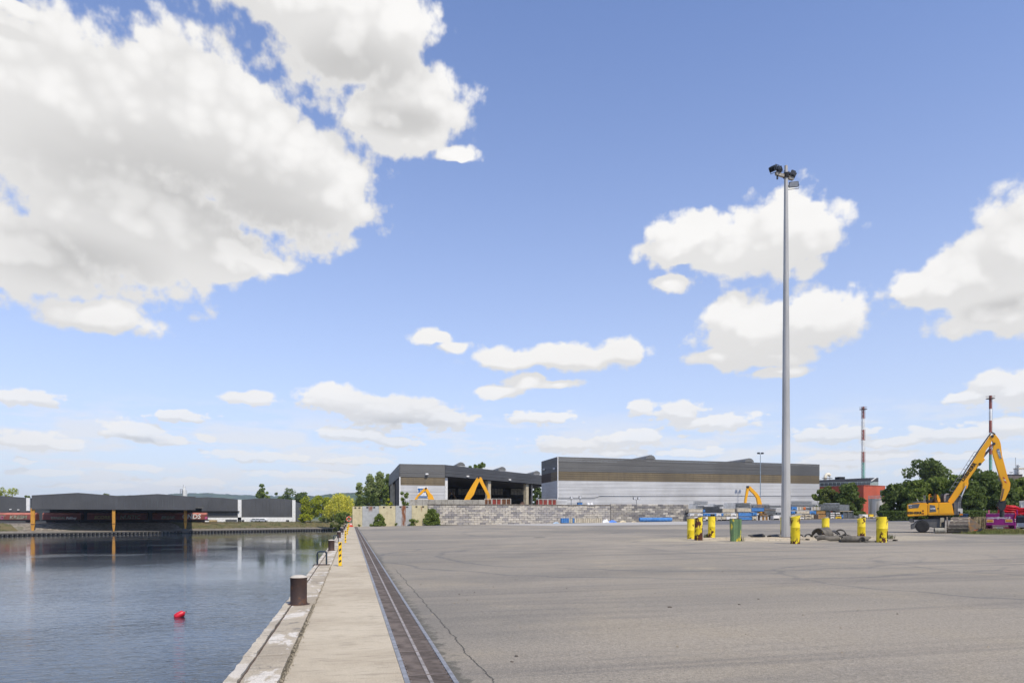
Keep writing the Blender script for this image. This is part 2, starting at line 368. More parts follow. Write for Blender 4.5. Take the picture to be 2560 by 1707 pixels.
# ---- yard: old asphalt rising away from the drain
def yard_mat():
    m, T, b = base_mat('yard_asphalt')
    g = T.new('ShaderNodeNewGeometry'); p = g.outputs['Position']; s = T.sep(p)
    big = T.noise(p, .05, 5, .6, .8); mid = T.noise(p, .35, 5, .6, .5); fine = T.ramp(T.noise(p, 55, 3, .75), .3, .7); agg = T.ramp(T.noise(p, 21, 3, .75), .3, .7)
    col = T.mix(T.ramp(big, .36, .64), (.315, .278, .222), (.195, .181, .156))
    col = T.mix(T.math('MULTIPLY', T.ramp(mid, .45, .75), .55), col, (.345, .295, .215))
    # tyre sweeps: stretched noise in two directions
    mp = T.new('ShaderNodeMapping'); T.put(mp.inputs[0], p); mp.inputs['Rotation'].default_value = (0, 0, .9); mp.inputs['Scale'].default_value = (.05, .8, 1)
    tr = T.noise(mp.outputs[0], 1.0, 5, .6, 1.2)
    col = T.mix(T.math('MULTIPLY', T.ramp(tr, .50, .70), .55), col, (.16, .148, .132))
    mp2 = T.new('ShaderNodeMapping'); T.put(mp2.inputs[0], p); mp2.inputs['Rotation'].default_value = (0, 0, -.25); mp2.inputs['Scale'].default_value = (.06, 1.1, 1)
    tr2 = T.noise(mp2.outputs[0], .8, 4, .6, 2.0)
    col = T.mix(T.math('MULTIPLY', T.ramp(tr2, .52, .68), .4), col, (.175, .163, .146))
    # round sweep marks of turning vehicles: thin rings about a few centres
    for (cx, cy, r, w) in ((13, 27, 9.5, .22), (13, 27, 12.0, .22), (24, 16, 7.5, .2), (9, 46, 15, .3), (30, 30, 16, .3), (16, 14, 5.2, .18), (40, 60, 30, .4)):
        dd = T.vec('LENGTH', T.vec('MULTIPLY', T.vec('SUBTRACT', p, (cx, cy, 0)), (1, 1, 0)))
        dd = T.math('ADD', dd, T.math('MULTIPLY', T.math('SUBTRACT', mid, .5), 2.2))
        ring = T.ramp(T.math('ABSOLUTE', T.math('SUBTRACT', dd, r)), 0, w, 1, 0)
        col = T.mix(T.math('MULTIPLY', T.math('MULTIPLY', ring, T.ramp(big, .30, .55)), .6), col, (.13, .128, .125))
    # sandy dust: near the crash posts, in patches, and the dark moss along the drain
    dust = T.ramp(T.noise(p, .16, 6, .65, .3), .60, .74)
    col = T.mix(T.math('MULTIPLY', dust, .5), col, (.50, .42, .28))
    sp = T.vec('LENGTH', T.vec('MULTIPLY', T.vec('SUBTRACT', p, (SANDC.x, SANDC.y, 0)), (1 / 10.5, 1 / 5.5, 0)))
    halo = T.ramp(T.math('ADD', sp, T.math('MULTIPLY', T.math('SUBTRACT', mid, .5), 1.4)), .75, 1.25, 1, 0)
    col = T.mix(T.math('MULTIPLY', halo, .55), col, (.47, .40, .28))
    edge = T.ramp(T.math('ADD', s[0], T.math('MULTIPLY', T.math('SUBTRACT', T.noise(p, 5, 4, .7), .5), .9)), 1.0, 1.16, 1, 0)
    col = T.mix(T.math('MULTIPLY', edge, .7), col, (.085, .083, .066))
    # a long irregular crack running beside the drain, with finer side cracks
    ck = T.math('ADD', s[0], T.math('ADD', T.math('MULTIPLY', T.math('SUBTRACT', T.noise(p, .7, 7, .72), .5), .30), T.math('MULTIPLY', T.math('SUBTRACT', T.noise(p, 9, 4, .7), .5), .05)))
    cr = T.ramp(T.math('ABSOLUTE', T.math('SUBTRACT', ck, 1.34)), .002, .012, 1, 0)
    cr = T.math('MULTIPLY', cr, T.ramp(s[1], 19, 24, 1, 0))
    col = T.mix(T.math('MULTIPLY', cr, .85), col, (.06, .058, .05))
    j1 = T.math('ADD', T.math('MULTIPLY', s[0], .55), T.math('MULTIPLY', s[1], .83))
    j1 = T.math('ADD', j1, T.math('MULTIPLY', T.math('SUBTRACT', mid, .5), .5))
    jl = T.ramp(T.math('ABSOLUTE', T.math('SUBTRACT', j1, 41.5)), .03, .09, 1, 0)
    col = T.mix(T.math('MULTIPLY', jl, .6), col, (.13, .128, .125))
    pb = T.ramp(T.noise(p, 1.7, 2, .5), .76, .78)
    spk = T.math('MULTIPLY', T.ramp(T.noise(p, 16, 1, .5), .74, .76), T.ramp(T.noise(p, .5, 3, .6), .5, .62))
    col = T.mix(T.math('MULTIPLY', spk, .7), col, (.10, .095, .085))
    k = T.math('ADD', .63, T.math('ADD', T.math('MULTIPLY', fine, .46), T.math('MULTIPLY', agg, .30)))
    col = T.mix(1.0, col, T.comb(k, k, k), 'MULTIPLY')
    T.put(b.inputs['Base Color'], col); b.inputs['Roughness'].default_value = .9; b.inputs['Specular IOR Level'].default_value = .25
    bn = T.new('ShaderNodeBump'); bn.inputs['Strength'].default_value = .8; bn.inputs['Distance'].default_value = .006
    T.put(bn.inputs['Height'], T.math('SUBTRACT', T.math('ADD', agg, fine), T.math('MULTIPLY', cr, 3.0))); T.put(b.inputs['Normal'], bn.outputs[0])
    return m
SANDC = PG(1965, 1346)
def grid(xs, ys, zf):
    v = [(x, y, zf(x, y)) for y in ys for x in xs]; n = len(xs)
    return v, [(j*n+i, j*n+i+1, (j+1)*n+i+1, (j+1)*n+i) for j in range(len(ys)-1) for i in range(n-1)]
xs = [X0] + [X0 + 4 * (1.16 ** i - 1) / .16 for i in range(1, 24)]; xs = [x for x in xs if x < 420] + [460]
ys = [-40, -20, -8, 0] + [6 * i for i in range(1, 45)] + [300, 340, 400]
v, f = grid(xs, ys, gz)
MB().add(v, f).build('yard', yard_mat(), kind='structure', smooth=True)
# darker road strip in front of the stored crates and its faded white lines
road_m = mat('road_asphalt', (.13, .13, .135), .85, var=.2, scale=.4, bump=.004, bscale=40)
def on_ground_strip(name, pts_px, mat_, lift, parent=None):
    P_ = [PG(*q) for q in pts_px]; mb = MB(); n = len(P_)
    mb.add([(p.x, p.y, gz(p.x, p.y) + lift) for p in P_], [tuple(range(n))]); return mb.build(name, mat_, parent, kind=None if parent else 'structure')
def road_quad():
    # two edges traced in the photograph; subdivided so that it follows the rising ground
    near = [PG(x, y) for x, y in ((1700, 1311.5), (1860, 1310), (2060, 1306.2), (2200, 1304.6), (2420, 1301.5), (2600, 1299.8))]
    far = [PG(x, y) for x, y in ((1700, 1302.6), (1860, 1301.0), (2060, 1298.4), (2200, 1297.2), (2420, 1296.4), (2600, 1296.0))]
    mb = MB(); n = 10; rows = len(near)
    for i in range(rows):
        for k in range(n + 1):
            q = near[i].lerp(far[i], k / n); mb.v.append((q.x, q.y, gz(q.x, q.y) + .006))
    for i in range(rows - 1):
        for k in range(n): a = i*(n+1)+k; mb.f.append((a, a+n+1, a+n+2, a+1))
    return mb.build('road', road_m, kind='structure', smooth=True)
road = road_quad()
pale = mat('road_paint', (.62, .62, .6), .8, var=.25, scale=2)
# ---- sand spread round the mast
def sand_heap():
    m, T, b = base_mat('sand')
    g = T.new('ShaderNodeNewGeometry'); p = g.outputs['Position']
    c = T.mix(T.ramp(T.noise(p, 1.3, 6, .7), .35, .65), (.52, .43, .29), (.36, .30, .21))
    c = T.mix(T.math('MULTIPLY', T.ramp(T.noise(p, 6, 3, .7), .6, .7), .7), c, (.3, .25, .18))
    T.put(b.inputs['Base Color'], c); b.inputs['Roughness'].default_value = .95
    bn = T.new('ShaderNodeBump'); bn.inputs['Distance'].default_value = .04; T.put(bn.inputs['Height'], T.noise(p, 9, 5, .7)); T.put(b.inputs['Normal'], bn.outputs[0])
    R = 26; N = 84; mb = MB(); rr = random.Random(3)
    ph = [rr.uniform(0, 6.28) for _ in range(6)]
    ax = Vector((CT, -ST)); ay = Vector((ST, CT))
    for i in range(R + 1):
        for k in range(N):
            t = 2 * math.pi * k / N
            rad = 1 + .16 * math.sin(3*t + ph[0]) + .10 * math.sin(5*t + ph[1]) + .07 * math.sin(11*t + ph[2]) + .05 * math.sin(17*t + ph[3])
            r = i / R
            a = (7.4 if math.cos(t) < 0 else 5.4) * rad * r * math.cos(t); c2 = 3.1 * rad * r * math.sin(t)
            q = SANDC.xy + ax * a + ay * c2
            h = .085 * (1 - r) ** .8 * (1 + .5 * math.sin(q.x * 1.9 + ph[4]) * math.sin(q.y * 2.3 + ph[5])) + rr.uniform(-.012, .012) * (1 - r)
            mb.v.append((q.x, q.y, gz(q.x, q.y) - .012 + max(0, h) + (.004 if r < 1 else -.02)))
    for i in range(R):
        for k in range(N): mb.f.append((i*N+k, (i+1)*N+k, (i+1)*N+(k+1) % N, i*N+(k+1) % N))
    return mb.build('sand', m, smooth=True, kind='stuff', label='pale yellow sand spilled round the mast and crash posts', cat='sand')
sand_heap()
# ---- far land: one sheet to the horizon
land_m = mat('far_land', (.11, .12, .06), .95, var=.3, scale=.02)
i1 = bank(-900, 22); i2 = bank(TB, 22)
poly = [(-1.0, -3000), (5600, -3000), (5600, 5600), (-5600, 5600), (-5600, i1.y), (i1.x, i1.y), (i2.x, i2.y), (-1.0, i2.y)]
MB().add([(x, y, BT - .15) for x, y in poly], [tuple(range(len(poly)))]).build('ground', land_m, kind='structure')
# ---- the quay: deck, coping slabs with a steel edge rail, quay face
def conc_mat(name, c1, c2, white=0.0, seed=0.0, dark=(.16, .15, .13)):
    m, T, b = base_mat(name)
    g = T.new('ShaderNodeNewGeometry'); p = T.vec('ADD', g.outputs['Position'], (seed, seed, 0))
    big = T.noise(p, .5, 6, .65, .4); mid = T.noise(p, 2.2, 6, .65); fine = T.noise(p, 70, 3, .65)
    c = T.mix(T.ramp(big, .35, .65), c1, c2)
    c = T.mix(T.math('MULTIPLY', T.ramp(mid, .52, .72), .5), c, tuple(q * .72 for q in c2))
    if white:
        wv = T.vec('MULTIPLY', p, (1.0, .45, 1))
        c = T.mix(T.math('MULTIPLY', T.ramp(T.noise(wv, 2.0, 6, .65, .3), .52, .57), white), c, (.64, .60, .53))
        c = T.mix(T.math('MULTIPLY', T.ramp(T.noise(wv, 3.1, 6, .65, .5), .60, .66), .8), c, dark)
    st = T.vec('MULTIPLY', p, (.9, 4.5, 1))
    c = T.mix(T.math('MULTIPLY', T.ramp(T.noise(st, 2.2, 7, .72), .50, .68), .55), c, dark)
    k = T.math('ADD', .76, T.math('MULTIPLY', T.ramp(fine, .3, .7), .46)); c = T.mix(1.0, c, T.comb(k, k, k), 'MULTIPLY')
    T.put(b.inputs['Base Color'], c); b.inputs['Roughness'].default_value = .88; b.inputs['Specular IOR Level'].default_value = .3
    bn = T.new('ShaderNodeBump'); bn.inputs['Strength'].default_value = .8; bn.inputs['Distance'].default_value = .008
    T.put(bn.inputs['Height'], T.math('ADD', fine, mid)); T.put(b.inputs['Normal'], bn.outputs[0]); return m
deck_m = conc_mat('deck_concrete', (.50, .435, .325), (.385, .325, .235), 0, 3, (.22, .19, .145))
cope_m = conc_mat('coping_concrete', (.49, .425, .32), (.345, .295, .22), .85, 31)
lip_m = conc_mat('edge_concrete', (.55, .49, .385), (.38, .33, .255), .6, 77)
face_m = conc_mat('quay_wall_concrete', (.30, .28, .23), (.22, .2, .17), 0, 11)
rust_m = mat('rusty_steel', (.115, .06, .04), .8, .3, scale=6, col2=(.05, .032, .026), bump=.004, bscale=60)
galv_m = mat('galvanised_steel', (.27, .275, .285), .55, .35, var=.25, scale=8)
QEND = 230
q = obj('quay', None, kind='structure')
MB().box(-1.19, -1.0, -40, QEND, -6, -.45).build('quay_wall', face_m, q)
def jag(xa, xb, y0, y1, amp, seed, n, right=True):
    "slab outline whose long edges are chipped"
    r = random.Random(seed)
    L = [(xa + (r.uniform(0, amp) if 0 < i < n else 0), y0 + (y1-y0)*i/n) for i in range(n+1)]
    Rr = [(xb - (r.uniform(0, amp) if (right and 0 < i < n) else 0), y0 + (y1-y0)*i/n) for i in range(n+1)]
    return L[::-1] + Rr
yy = -6.0; k = 0
while yy < QEND:
    ln = 4.8; near = yy < 45
    MB().slab(jag(-1.22, -1.078, yy + .006, yy + ln - .006, .022, k, 40 if near else 4), -.5, .0 + .004*(k % 2)).build('edge_stone', lip_m, q)
    w = -.654 - (.045 if yy < 12 else 0)
    MB().slab(jag(-1.060, w, yy + .012, yy + ln - .012, .009, k + 90, 40 if near else 4), -.4, -.004).build('coping_slab', cope_m, q)
    yy += ln; k += 1
MB().box(-1.0775, -1.0605, -6, QEND, -.4, -.014).build('edge_rail', mat('edge_rail_rust', (.075, .05, .036), .9, var=.4, scale=7), q)
# deck slabs: one every 12 m
yy = -6.0; k = 0
while yy < QEND:
    near = yy < 40
    MB().slab(jag(-.648 - (.045 if yy < 6 else 0), .505, yy + .004, yy + 12 - .004, .010 if near else 0, k + 300, 90 if near else 2, False), -.4, 0).build('deck_slab', deck_m, q); yy += 12; k += 1
MB().box(-1.05, .50, -6, QEND, -.8, -.035).build('joint_fill', mat('joint_dirt', (.10, .088, .062), .95, var=.35, scale=9), q)
# gravel and dry weeds caught in the joint
mb = MB(); r = random.Random(5)
for i in range(2600):
    y = 5 + 40 * r.random() ** 1.8; x = -.652 + r.gauss(0, .02) - (.045 if y < 6 else 0); s_ = r.uniform(.004, .013); z = -.02 + r.random() * .02
    mb.add([(x-s_, y-s_, z), (x+s_, y-s_, z), (x, y+s_, z), (x, y, z+s_*1.6)], [(0,1,3),(1,2,3),(2,0,3)])
mb.build('grit', mat('grit', (.21, .18, .13), .95, var=.5, scale=20), kind='stuff', label='grit and dirt lying in the joint of the quay deck', cat='grit')
# ---- drain channel: two galvanised kerb angles, grate panels of cross bars with a middle rib
dr = thing('drain_channel', 'long steel grated drainage channel beside the concrete quay deck', 'drain', (.76, 8, 0))
DX0, DX1 = .508, 1.018
MB().box(DX0, DX0 + .05, -6, 128, -.3, .006).build('edge_angle', galv_m, dr, world=True)
MB().box(DX1 - .045, DX1, -6, 128, -.3, .006).build('edge_angle', galv_m, dr, world=True)
MB().box(DX0 + .05, DX1 - .045, -6, 128, -.35, -.2).build('channel_bed', mat('drain_dirt', (.05, .045, .035), .95), dr, world=True)
gm = mat('grate_cast_iron', (.165, .135, .115), .75, .35, var=.3, scale=4, rand=.12)
gl = 1.25; gx0, gx1 = DX0 + .054, DX1 - .049; mid_x = (gx0 + gx1) / 2
mb = MB()
for i in range(19):
    y = .022 + i * .064
    mb.box(gx0 + .012, mid_x - .018, y, y + .030, -.035, -.004); mb.box(mid_x + .018, gx1 - .012, y, y + .030, -.035, -.004)
for i in range(8):
    mb.box(gx0, gx0 + .016, i * .156 + .01, i * .156 + .10, -.04, 0); mb.box(gx1 - .016, gx1, i * .156 + .01, i * .156 + .10, -.04, 0)
mb.box(gx0 + .016, gx1 - .016, 0, .016, -.04, -.001); mb.box(gx0 + .016, gx1 - .016, gl - .026, gl - .01, -.04, -.001)
gmesh = mb.mesh('grate_panel', gm)
rib = MB().box(mid_x - .0175, mid_x + .0175, .017, gl - .027, -.04, .002).mesh('grate_rib', mat('grate_rib', (.30, .27, .245), .7, .3, var=.25, scale=6))
for i in range(int(130 / gl)):
    g_ = obj('grate_panel', gmesh, dr, loc=(-.76, -8 + -3 + i * gl, 0)); obj('grate_rib', rib, g_)
# ---- far bank: sheet piles, stone pitching, grass slope
pile_m = mat('sheet_pile', (.028, .027, .026), .7, .2, var=.4, scale=1.5)
ft = [0]
bk = obj('far_bank', None, kind='structure')
def sheet_pile(t0, t1, pitch, name, z1):
    mb = MB(); t = t0; pts = []
    while t < t1:
        pts += [(t, 0), (t + pitch*.38, 0), (t + pitch*.5, .42), (t + pitch*.88, .42)]; t += pitch
    n = len(pts)
    for (t, o) in pts:
        b0 = bank(t, o); mb.v += [(b0.x, b0.y, ZW - .5), (b0.x, b0.y, z1)]
    for i in range(n - 1): mb.f.append((2*i, 2*i+2, 2*i+3, 2*i+1))
    return mb.build(name, pile_m, bk)
sheet_pile(-45, TB, 1.25, 'sheet_pile_wall', ZW + .62)
mb = MB()                                                   # pale bearing blocks on every second trough
for i in range(int((TB + 45) / 1.25)):
    a = bank(-45 + i*1.25 + .62, .2); 
    mb = MB(); mb.box(-.16, .16, -.2, .2, .1, .42)
    obj('bearing_block', ft[0] or mb.mesh('bearing_block', mat('pale_block', (.20, .19, .17), .9)), bk, loc=(a.x, a.y, ZW + .06), rot=(0, 0, math.atan2(bdir.y, bdir.x)))
    ft[0] = bpy.data.meshes['bearing_block']
def sheet(name, prof, m, t0, t1, n=60, amp=0., parent=bk, kind=None, seed=1):
    r = random.Random(seed); mb = MB(); K = len(prof)
    for i in range(n + 1):
        t = t0 + (t1 - t0) * i / n
        for j, (o, z) in enumerate(prof):
            q_ = bank(t, o + r.uniform(-amp, amp), z + r.uniform(-amp, amp) * .4); mb.v.append(q_[:])
    for i in range(n):
        for j in range(K - 1): mb.f.append((i*K+j, (i+1)*K+j, (i+1)*K+j+1, i*K+j+1))
    return mb.build(name, m, parent, smooth=True, kind=kind)
cap_m = conc_mat('cap_concrete', (.13, .12, .105), (.095, .09, .08), 0, 5)
sheet('pile_cap', [(-.1, ZW + .55), (-.12, ZW + .86), (.5, ZW + .88), (.55, ZW + .6)], cap_m, -45, TB, 80, .02)
stone_m, T, b = base_mat('stone_pitching')
g = T.new('ShaderNodeNewGeometry'); vo = T.new('ShaderNodeTexVoronoi'); T.put(vo.inputs['Vector'], g.outputs['Position']); vo.inputs['Scale'].default_value = 1.3
c = T.mix(T.ramp(vo.outputs['Color'], .2, .9), (.15, .128, .098), (.28, .245, .195)); c = T.mix(T.ramp(T.noise(g.outputs['Position'], .12, 4, .6), .5, .8), c, (.13, .125, .06))
T.put(b.inputs['Base Color'], c); b.inputs['Roughness'].default_value = .95
bn = T.new('ShaderNodeBump'); bn.inputs['Distance'].default_value = .25; T.put(bn.inputs['Height'], vo.outputs['Distance']); bn.invert = True; T.put(b.inputs['Normal'], bn.outputs[0])
def bank_t(x):                                              # metres along the bank where pixel column x meets its waterline
    r_ = ray(x, HY); k = r_[0]/r_[1]; return (k*BA.y - BA.x)/(bdir.x - k*bdir.y)
PROF = [(.4, ZW + .87), (4, ZW + 1.0), (8, ZW + 1.12), (11, ZW + 1.3), (15, ZW + 2.35), (19, BT - .12), (21, BT)]
TA_, TC_ = bank_t(74), bank_t(497)
sheet('stone_pitching', PROF[:4] + [(12.2, ZW + 1.6)], stone_m, -45, TB, 160, .07)
sheet('stone_pitching', PROF[3:], stone_m, TA_, TC_, 60, .06)
grass_m = mat('bank_grass', (.085, .088, .026), .95, scale=.35, col2=(.145, .115, .05), cut=(.35, .62), bump=.06, bscale=2.5)
for ta, tb in ((-60, TA_ + .5), (TC_ - .5, TB + 40)): sheet('bank_grass', [(10.6, ZW + 1.22), (12, ZW + 1.62)] + PROF[4:] + [(70, BT)], grass_m, ta, tb, 80, .08)
sheet('track_bed', [(20.5, BT - .01), (70, BT - .01)], mat('track_ballast', (.10, .09, .08), .95, var=.3, scale=1), TA_, TC_, 40, .0)
# tufts on the bank
def tufts(name, pts, h, m, label, cat, blades=9, spread=.25, seed=2, lean=.5):
    r = random.Random(seed); mb = MB()
    for p in pts:
        for i in range(blades):
            a = r.uniform(0, 6.283); q_ = Vector((p[0] + r.gauss(0, spread), p[1] + r.gauss(0, spread), p[2])); hh = h * r.uniform(.5, 1.15)
            w = hh * .05; d = Vector((math.cos(a), math.sin(a), 0)); l = d.cross(Vector((0, 0, 1))) * w; tip = q_ + d * hh * lean * r.random() + Vector((0, 0, hh))
            m_ = q_.lerp(tip, .55) + Vector((0, 0, hh*.08))
            mb.add([q_ - l, q_ + l, m_ + l*.7, m_ - l*.7, tip], [(0,1,2,3), (3,2,4)])
    return mb.build(name, m, kind='stuff', label=label, cat=cat)
r = random.Random(9); pts = []
for i in range(1500):
    t = r.uniform(-45, TB); o = r.uniform(9.5, 22); z = float(np.interp(o, [q_[0] for q_ in PROF], [q_[1] for q_ in PROF]))
    if TA_ < t < TC_: continue
    pts.append(bank(t, o, z)[:])
tufts('bank_weeds', pts, .55, mat('weed_green', (.09, .095, .03), .9, var=.5, scale=.2), 'rough dry grass and weeds covering the far bank', 'grass', 6, .3)
# hills far beyond
def hill(name, d, pts, m):
    mb = MB(); r = random.Random(4); n = len(pts)
    top = [];
    for i in range(n - 1):
        (xa, ya), (xb, yb) = pts[i], pts[i+1]
        for k in range(12): top.append((xa + (xb-xa)*k/12, ya + (yb-ya)*k/12 + r.uniform(-.9, .9)))
    rows = []
    for (x, y) in top:
        a = PD(x, y, d); r_ = ray(x, HY); f0 = Vector((r_[0], r_[1], 0))
        rows.append([(a.x - f0.x*900, a.y - f0.y*900, -5), (a.x - f0.x*420, a.y - f0.y*420, a.z*.55), (a.x, a.y, a.z), (a.x + f0.x*700, a.y + f0.y*700, -5)])
    for q_ in rows: mb.v += q_
    for i in range(len(rows) - 1):
        for j in range(3): mb.f.append((i*4+j, (i+1)*4+j, (i+1)*4+j+1, i*4+j+1))
    return mb.build(name, m, kind='structure', smooth=80)
hm = mat('wooded_hill', (.045, .075, .03), .95, scale=.02, var=.6, bump=8, bscale=.03)
hill('hills', 4300, [(-200,1262),(120,1250),(280,1239),(330,1237),(395,1238),(440,1233),(520,1232),(590,1236),(650,1238),(720,1240),(800,1246)], hm)
hill('near_hills', 2300, [(700,1252),(745,1238),(790,1239),(850,1231),(900,1232),(960,1240),(1050,1246),(1200,1250)], hm)
# ---- the air: one even, thin haze round the whole place
hz_m = bpy.data.materials.new('haze'); hz_m.use_nodes = True; T = NT(hz_m.node_tree); T.n.clear()
ou = T.new('ShaderNodeOutputMaterial'); pv = T.new('ShaderNodeVolumePrincipled'); pv.inputs['Color'].default_value = (.72, .84, 1.0, 1); pv.inputs['Density'].default_value = 1.0e-4; pv.inputs['Anisotropy'].default_value = .2
T.l.new(pv.outputs[0], ou.inputs['Volume'])
MB().box(-6200, 6200, -3400, 6200, -14, 210).build('haze', hz_m, kind='stuff', label='thin pale haze in the air over the harbour', cat='haze')
# ================================================================== buildings
def clad_mat(name, col, pitch=.25, rough=.5, var=.12, streak=.0, streak_c=(.1, .09, .07), axis=2, metal=.0):
    "profiled metal sheeting: fine ribs as relief, weathering streaks down the face"
    m, T, b = base_mat(name)
    g = T.new('ShaderNodeNewGeometry'); p = g.outputs['Position']; s = T.sep(p)
    n = T.noise(p, .12, 5, .6); c = T.mix(T.ramp(n, .35, .65), tuple(q * (1 + var) for q in col), tuple(q * (1 - var) for q in col))
    if streak:
        st = T.noise(T.vec('MULTIPLY', p, (1, 1, .06)), 1.1, 5, .65)
        c = T.mix(T.math('MULTIPLY', T.ramp(st, .42, .68), streak), c, streak_c)
    T.put(b.inputs['Base Color'], c); b.inputs['Roughness'].default_value = rough; b.inputs['Metallic'].default_value = metal
    w = T.math('SINE', T.math('MULTIPLY', s[2] if axis == 2 else T.math('ADD', s[0], s[1]), 2 * math.pi / pitch))
    bn = T.new('ShaderNodeBump'); bn.inputs['Strength'].default_value = .7; bn.inputs['Distance'].default_value = .03
    T.put(bn.inputs['Height'], w); T.put(b.inputs['Normal'], bn.outputs[0]); return m
dark_m = clad_mat('dark_grey_cladding', (.082, .084, .086)); white_m = clad_mat('white_cladding', (.47, .475, .48), .3, streak=.14, streak_c=(.42, .41, .38))
brown_m = clad_mat('brown_translucent_sheet', (.145, .11, .06), .18, .6, .22, .55, (.095, .075, .045))
dkv_m = clad_mat('dark_vertical_cladding', (.074, .075, .077), .3, axis=0); roof_m = mat('roof_sheet', (.16, .16, .155), .6, .2)
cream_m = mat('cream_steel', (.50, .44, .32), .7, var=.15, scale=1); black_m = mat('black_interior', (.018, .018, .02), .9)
whitep = mat('white_paint', (.72, .72, .70), .6, var=.12, scale=2); bluep = mat('blue_sheet', (.045, .075, .14), .6, var=.2, scale=1)
glass_m, T, b = base_mat('window_glass'); b.inputs['Base Color'].default_value = (.05, .06, .065, 1); b.inputs['Roughness'].default_value = .12; b.inputs['Specular IOR Level'].default_value = .8
trans_m = mat('grimy_window', (.30, .29, .25), .5, var=.35, scale=1.2)
def plank_wall(parent, a, c, z0, z1, n, m, out, name='cladding_panel', gap=.03, th=.10, z0b=None, z1b=None, proud=0., world=True):
    "n horizontal panels between ground points a and c (x,y); z may differ at the two ends; out = outward normal"
    z0b = z0 if z0b is None else z0b; z1b = z1 if z1b is None else z1b
    for i in range(n):
        la, ha = z0 + (z1-z0)*i/n, z0 + (z1-z0)*(i+1)/n - gap; lb, hb = z0b + (z1b-z0b)*i/n, z0b + (z1b-z0b)*(i+1)/n - gap
        o = Vector((out[0], out[1], 0)).normalized(); p0 = o * proud; p1 = o * (proud + th)
        mb = MB(); A = Vector((a[0], a[1], 0)); C_ = Vector((c[0], c[1], 0))
        mb.add([A+p0+Vector((0,0,la)), C_+p0+Vector((0,0,lb)), C_+p1+Vector((0,0,lb)), A+p1+Vector((0,0,la)),
                A+p0+Vector((0,0,ha)), C_+p0+Vector((0,0,hb)), C_+p1+Vector((0,0,hb)), A+p1+Vector((0,0,ha))],
               [(0,1,2,3),(7,6,5,4),(3,2,6,7),(1,0,4,5),(2,1,5,6),(0,3,7,4)])
        mb.build(name, m, parent, world=world)
# ---- ridge ventilator: arched back on slatted sides, running away from us
def ridge_vent(parent, xr, ytop, Y, zb, L, w=2.6):
    p = PY(xr, ytop, Y); zt = p.z; x1 = p.x; x0 = x1 - w; h = zt - zb
    mb = MB(); n = 10; prof = [(x0 + w*i/n, zb + h*.55 + h*.45*math.sin(math.pi*i/n)**.6) for i in range(n+1)]
    prof = [(x0, zb + h*.5)] + prof + [(x1, zb + h*.5)]
    v = mb.prism(prof, Y, Y + L).build('ridge_ventilator', roof_m, parent, world=True)
    MB().box(x0 + .3, x1 - .3, Y + .3, Y + L - .3, zb - .4, zb + h*.49).build('ventilator_core', black_m, v)
    for k in range(3):
        z = zb + h*.5*(k + .35)/3
        MB().box(x1 - .08, x1 + .05, Y, Y + L, z, z + h*.055).build('louvre_slat', whitep, v)
        MB().box(x0, x1, Y - .05, Y + .03, z, z + h*.055).build('louvre_slat', whitep, v)
    for k in range(5): MB().box(x1 - .06, x1 + .07, Y + L*k/5, Y + L*k/5 + .12, zb, zb + h*.5).build('louvre_post', whitep, v)
    return v
def flood(parent, p, name='wall_lamp'):
    MB().bbox(p.x-.35, p.x+.35, p.y-.5, p.y-.1, p.z-.18, p.z+.18, .05).build(name, whitep, parent, world=True)
# ---- the long closed warehouse
YW = 153.3
a = PY(1395, 1141, YW); c = PY(2048, 1160.2, YW); gl_, gr_ = .3, .9
t2 = thing('warehouse', 'long closed warehouse with dark grey, brown and white horizontal bands', 'warehouse', (a.x, YW, .7))
zt = (a.z, c.z); zg = (PY(1395,1177.6,YW).z, PY(2048,1188.9,YW).z); zb_ = (PY(1395,1200.6,YW).z, PY(2048,1208.8,YW).z)
A2, C2 = (a.x, YW), (c.x, YW)
foot = [A2, C2, (c.x, YW + 60), (a.x + 46, YW + 60), (a.x, YW + 13.9)]
MB().slab(foot, .2, zb_[1] + 1)  .build('wall_core', mat('wall_gap', (.30,.30,.30), .9), t2, world=True)
MB().slab([(x + (.05 if i in (0, 4) else -.05 if i in (1, 2) else 0), y + .05) for i, (x, y) in enumerate(foot)], zb_[1] + 1, zt[1] - .45).build('roof', roof_m, t2, world=True)
plank_wall(t2, A2, C2, gl_, zb_[0], 13, white_m, (0, -1), z0b=gr_, z1b=zb_[1])
plank_wall(t2, A2, C2, zb_[0], zg[0], 4, brown_m, (0, -1), 'sheet_panel', z0b=zb_[1], z1b=zg[1])
plank_wall(t2, A2, C2, zg[0], zt[0], 8, dark_m, (0, -1), 'parapet_panel', z0b=zg[1], z1b=zt[1], th=.14, gap=.03)
B2 = (a.x, YW + 13.9)
plank_wall(t2, B2, A2, gl_, zb_[0], 13, white_m, (-1, 0)); plank_wall(t2, B2, (a.x, YW + 5.6), zb_[0], zg[0], 4, mat('dark_brown_sheet', (.06, .04, .03), .7), (-1, 0), 'sheet_panel')
plank_wall(t2, (a.x, YW + 5.6), A2, zb_[0], zg[0], 4, brown_m, (-1, 0), 'sheet_panel'); plank_wall(t2, B2, A2, zg[0], zt[0], 8, dark_m, (-1, 0), 'parapet_panel', th=.14)
MB().box(a.x - .16, a.x + .02, YW - .17, YW + .02, .3, zt[0] + .05).build('corner_trim', whitep, t2, world=True)
ridge_vent(t2, 1639, 1137.2, YW + 3, zt[1] - .3, 34); ridge_vent(t2, 1885, 1145.2, YW + 3, zt[1] - .5, 34)
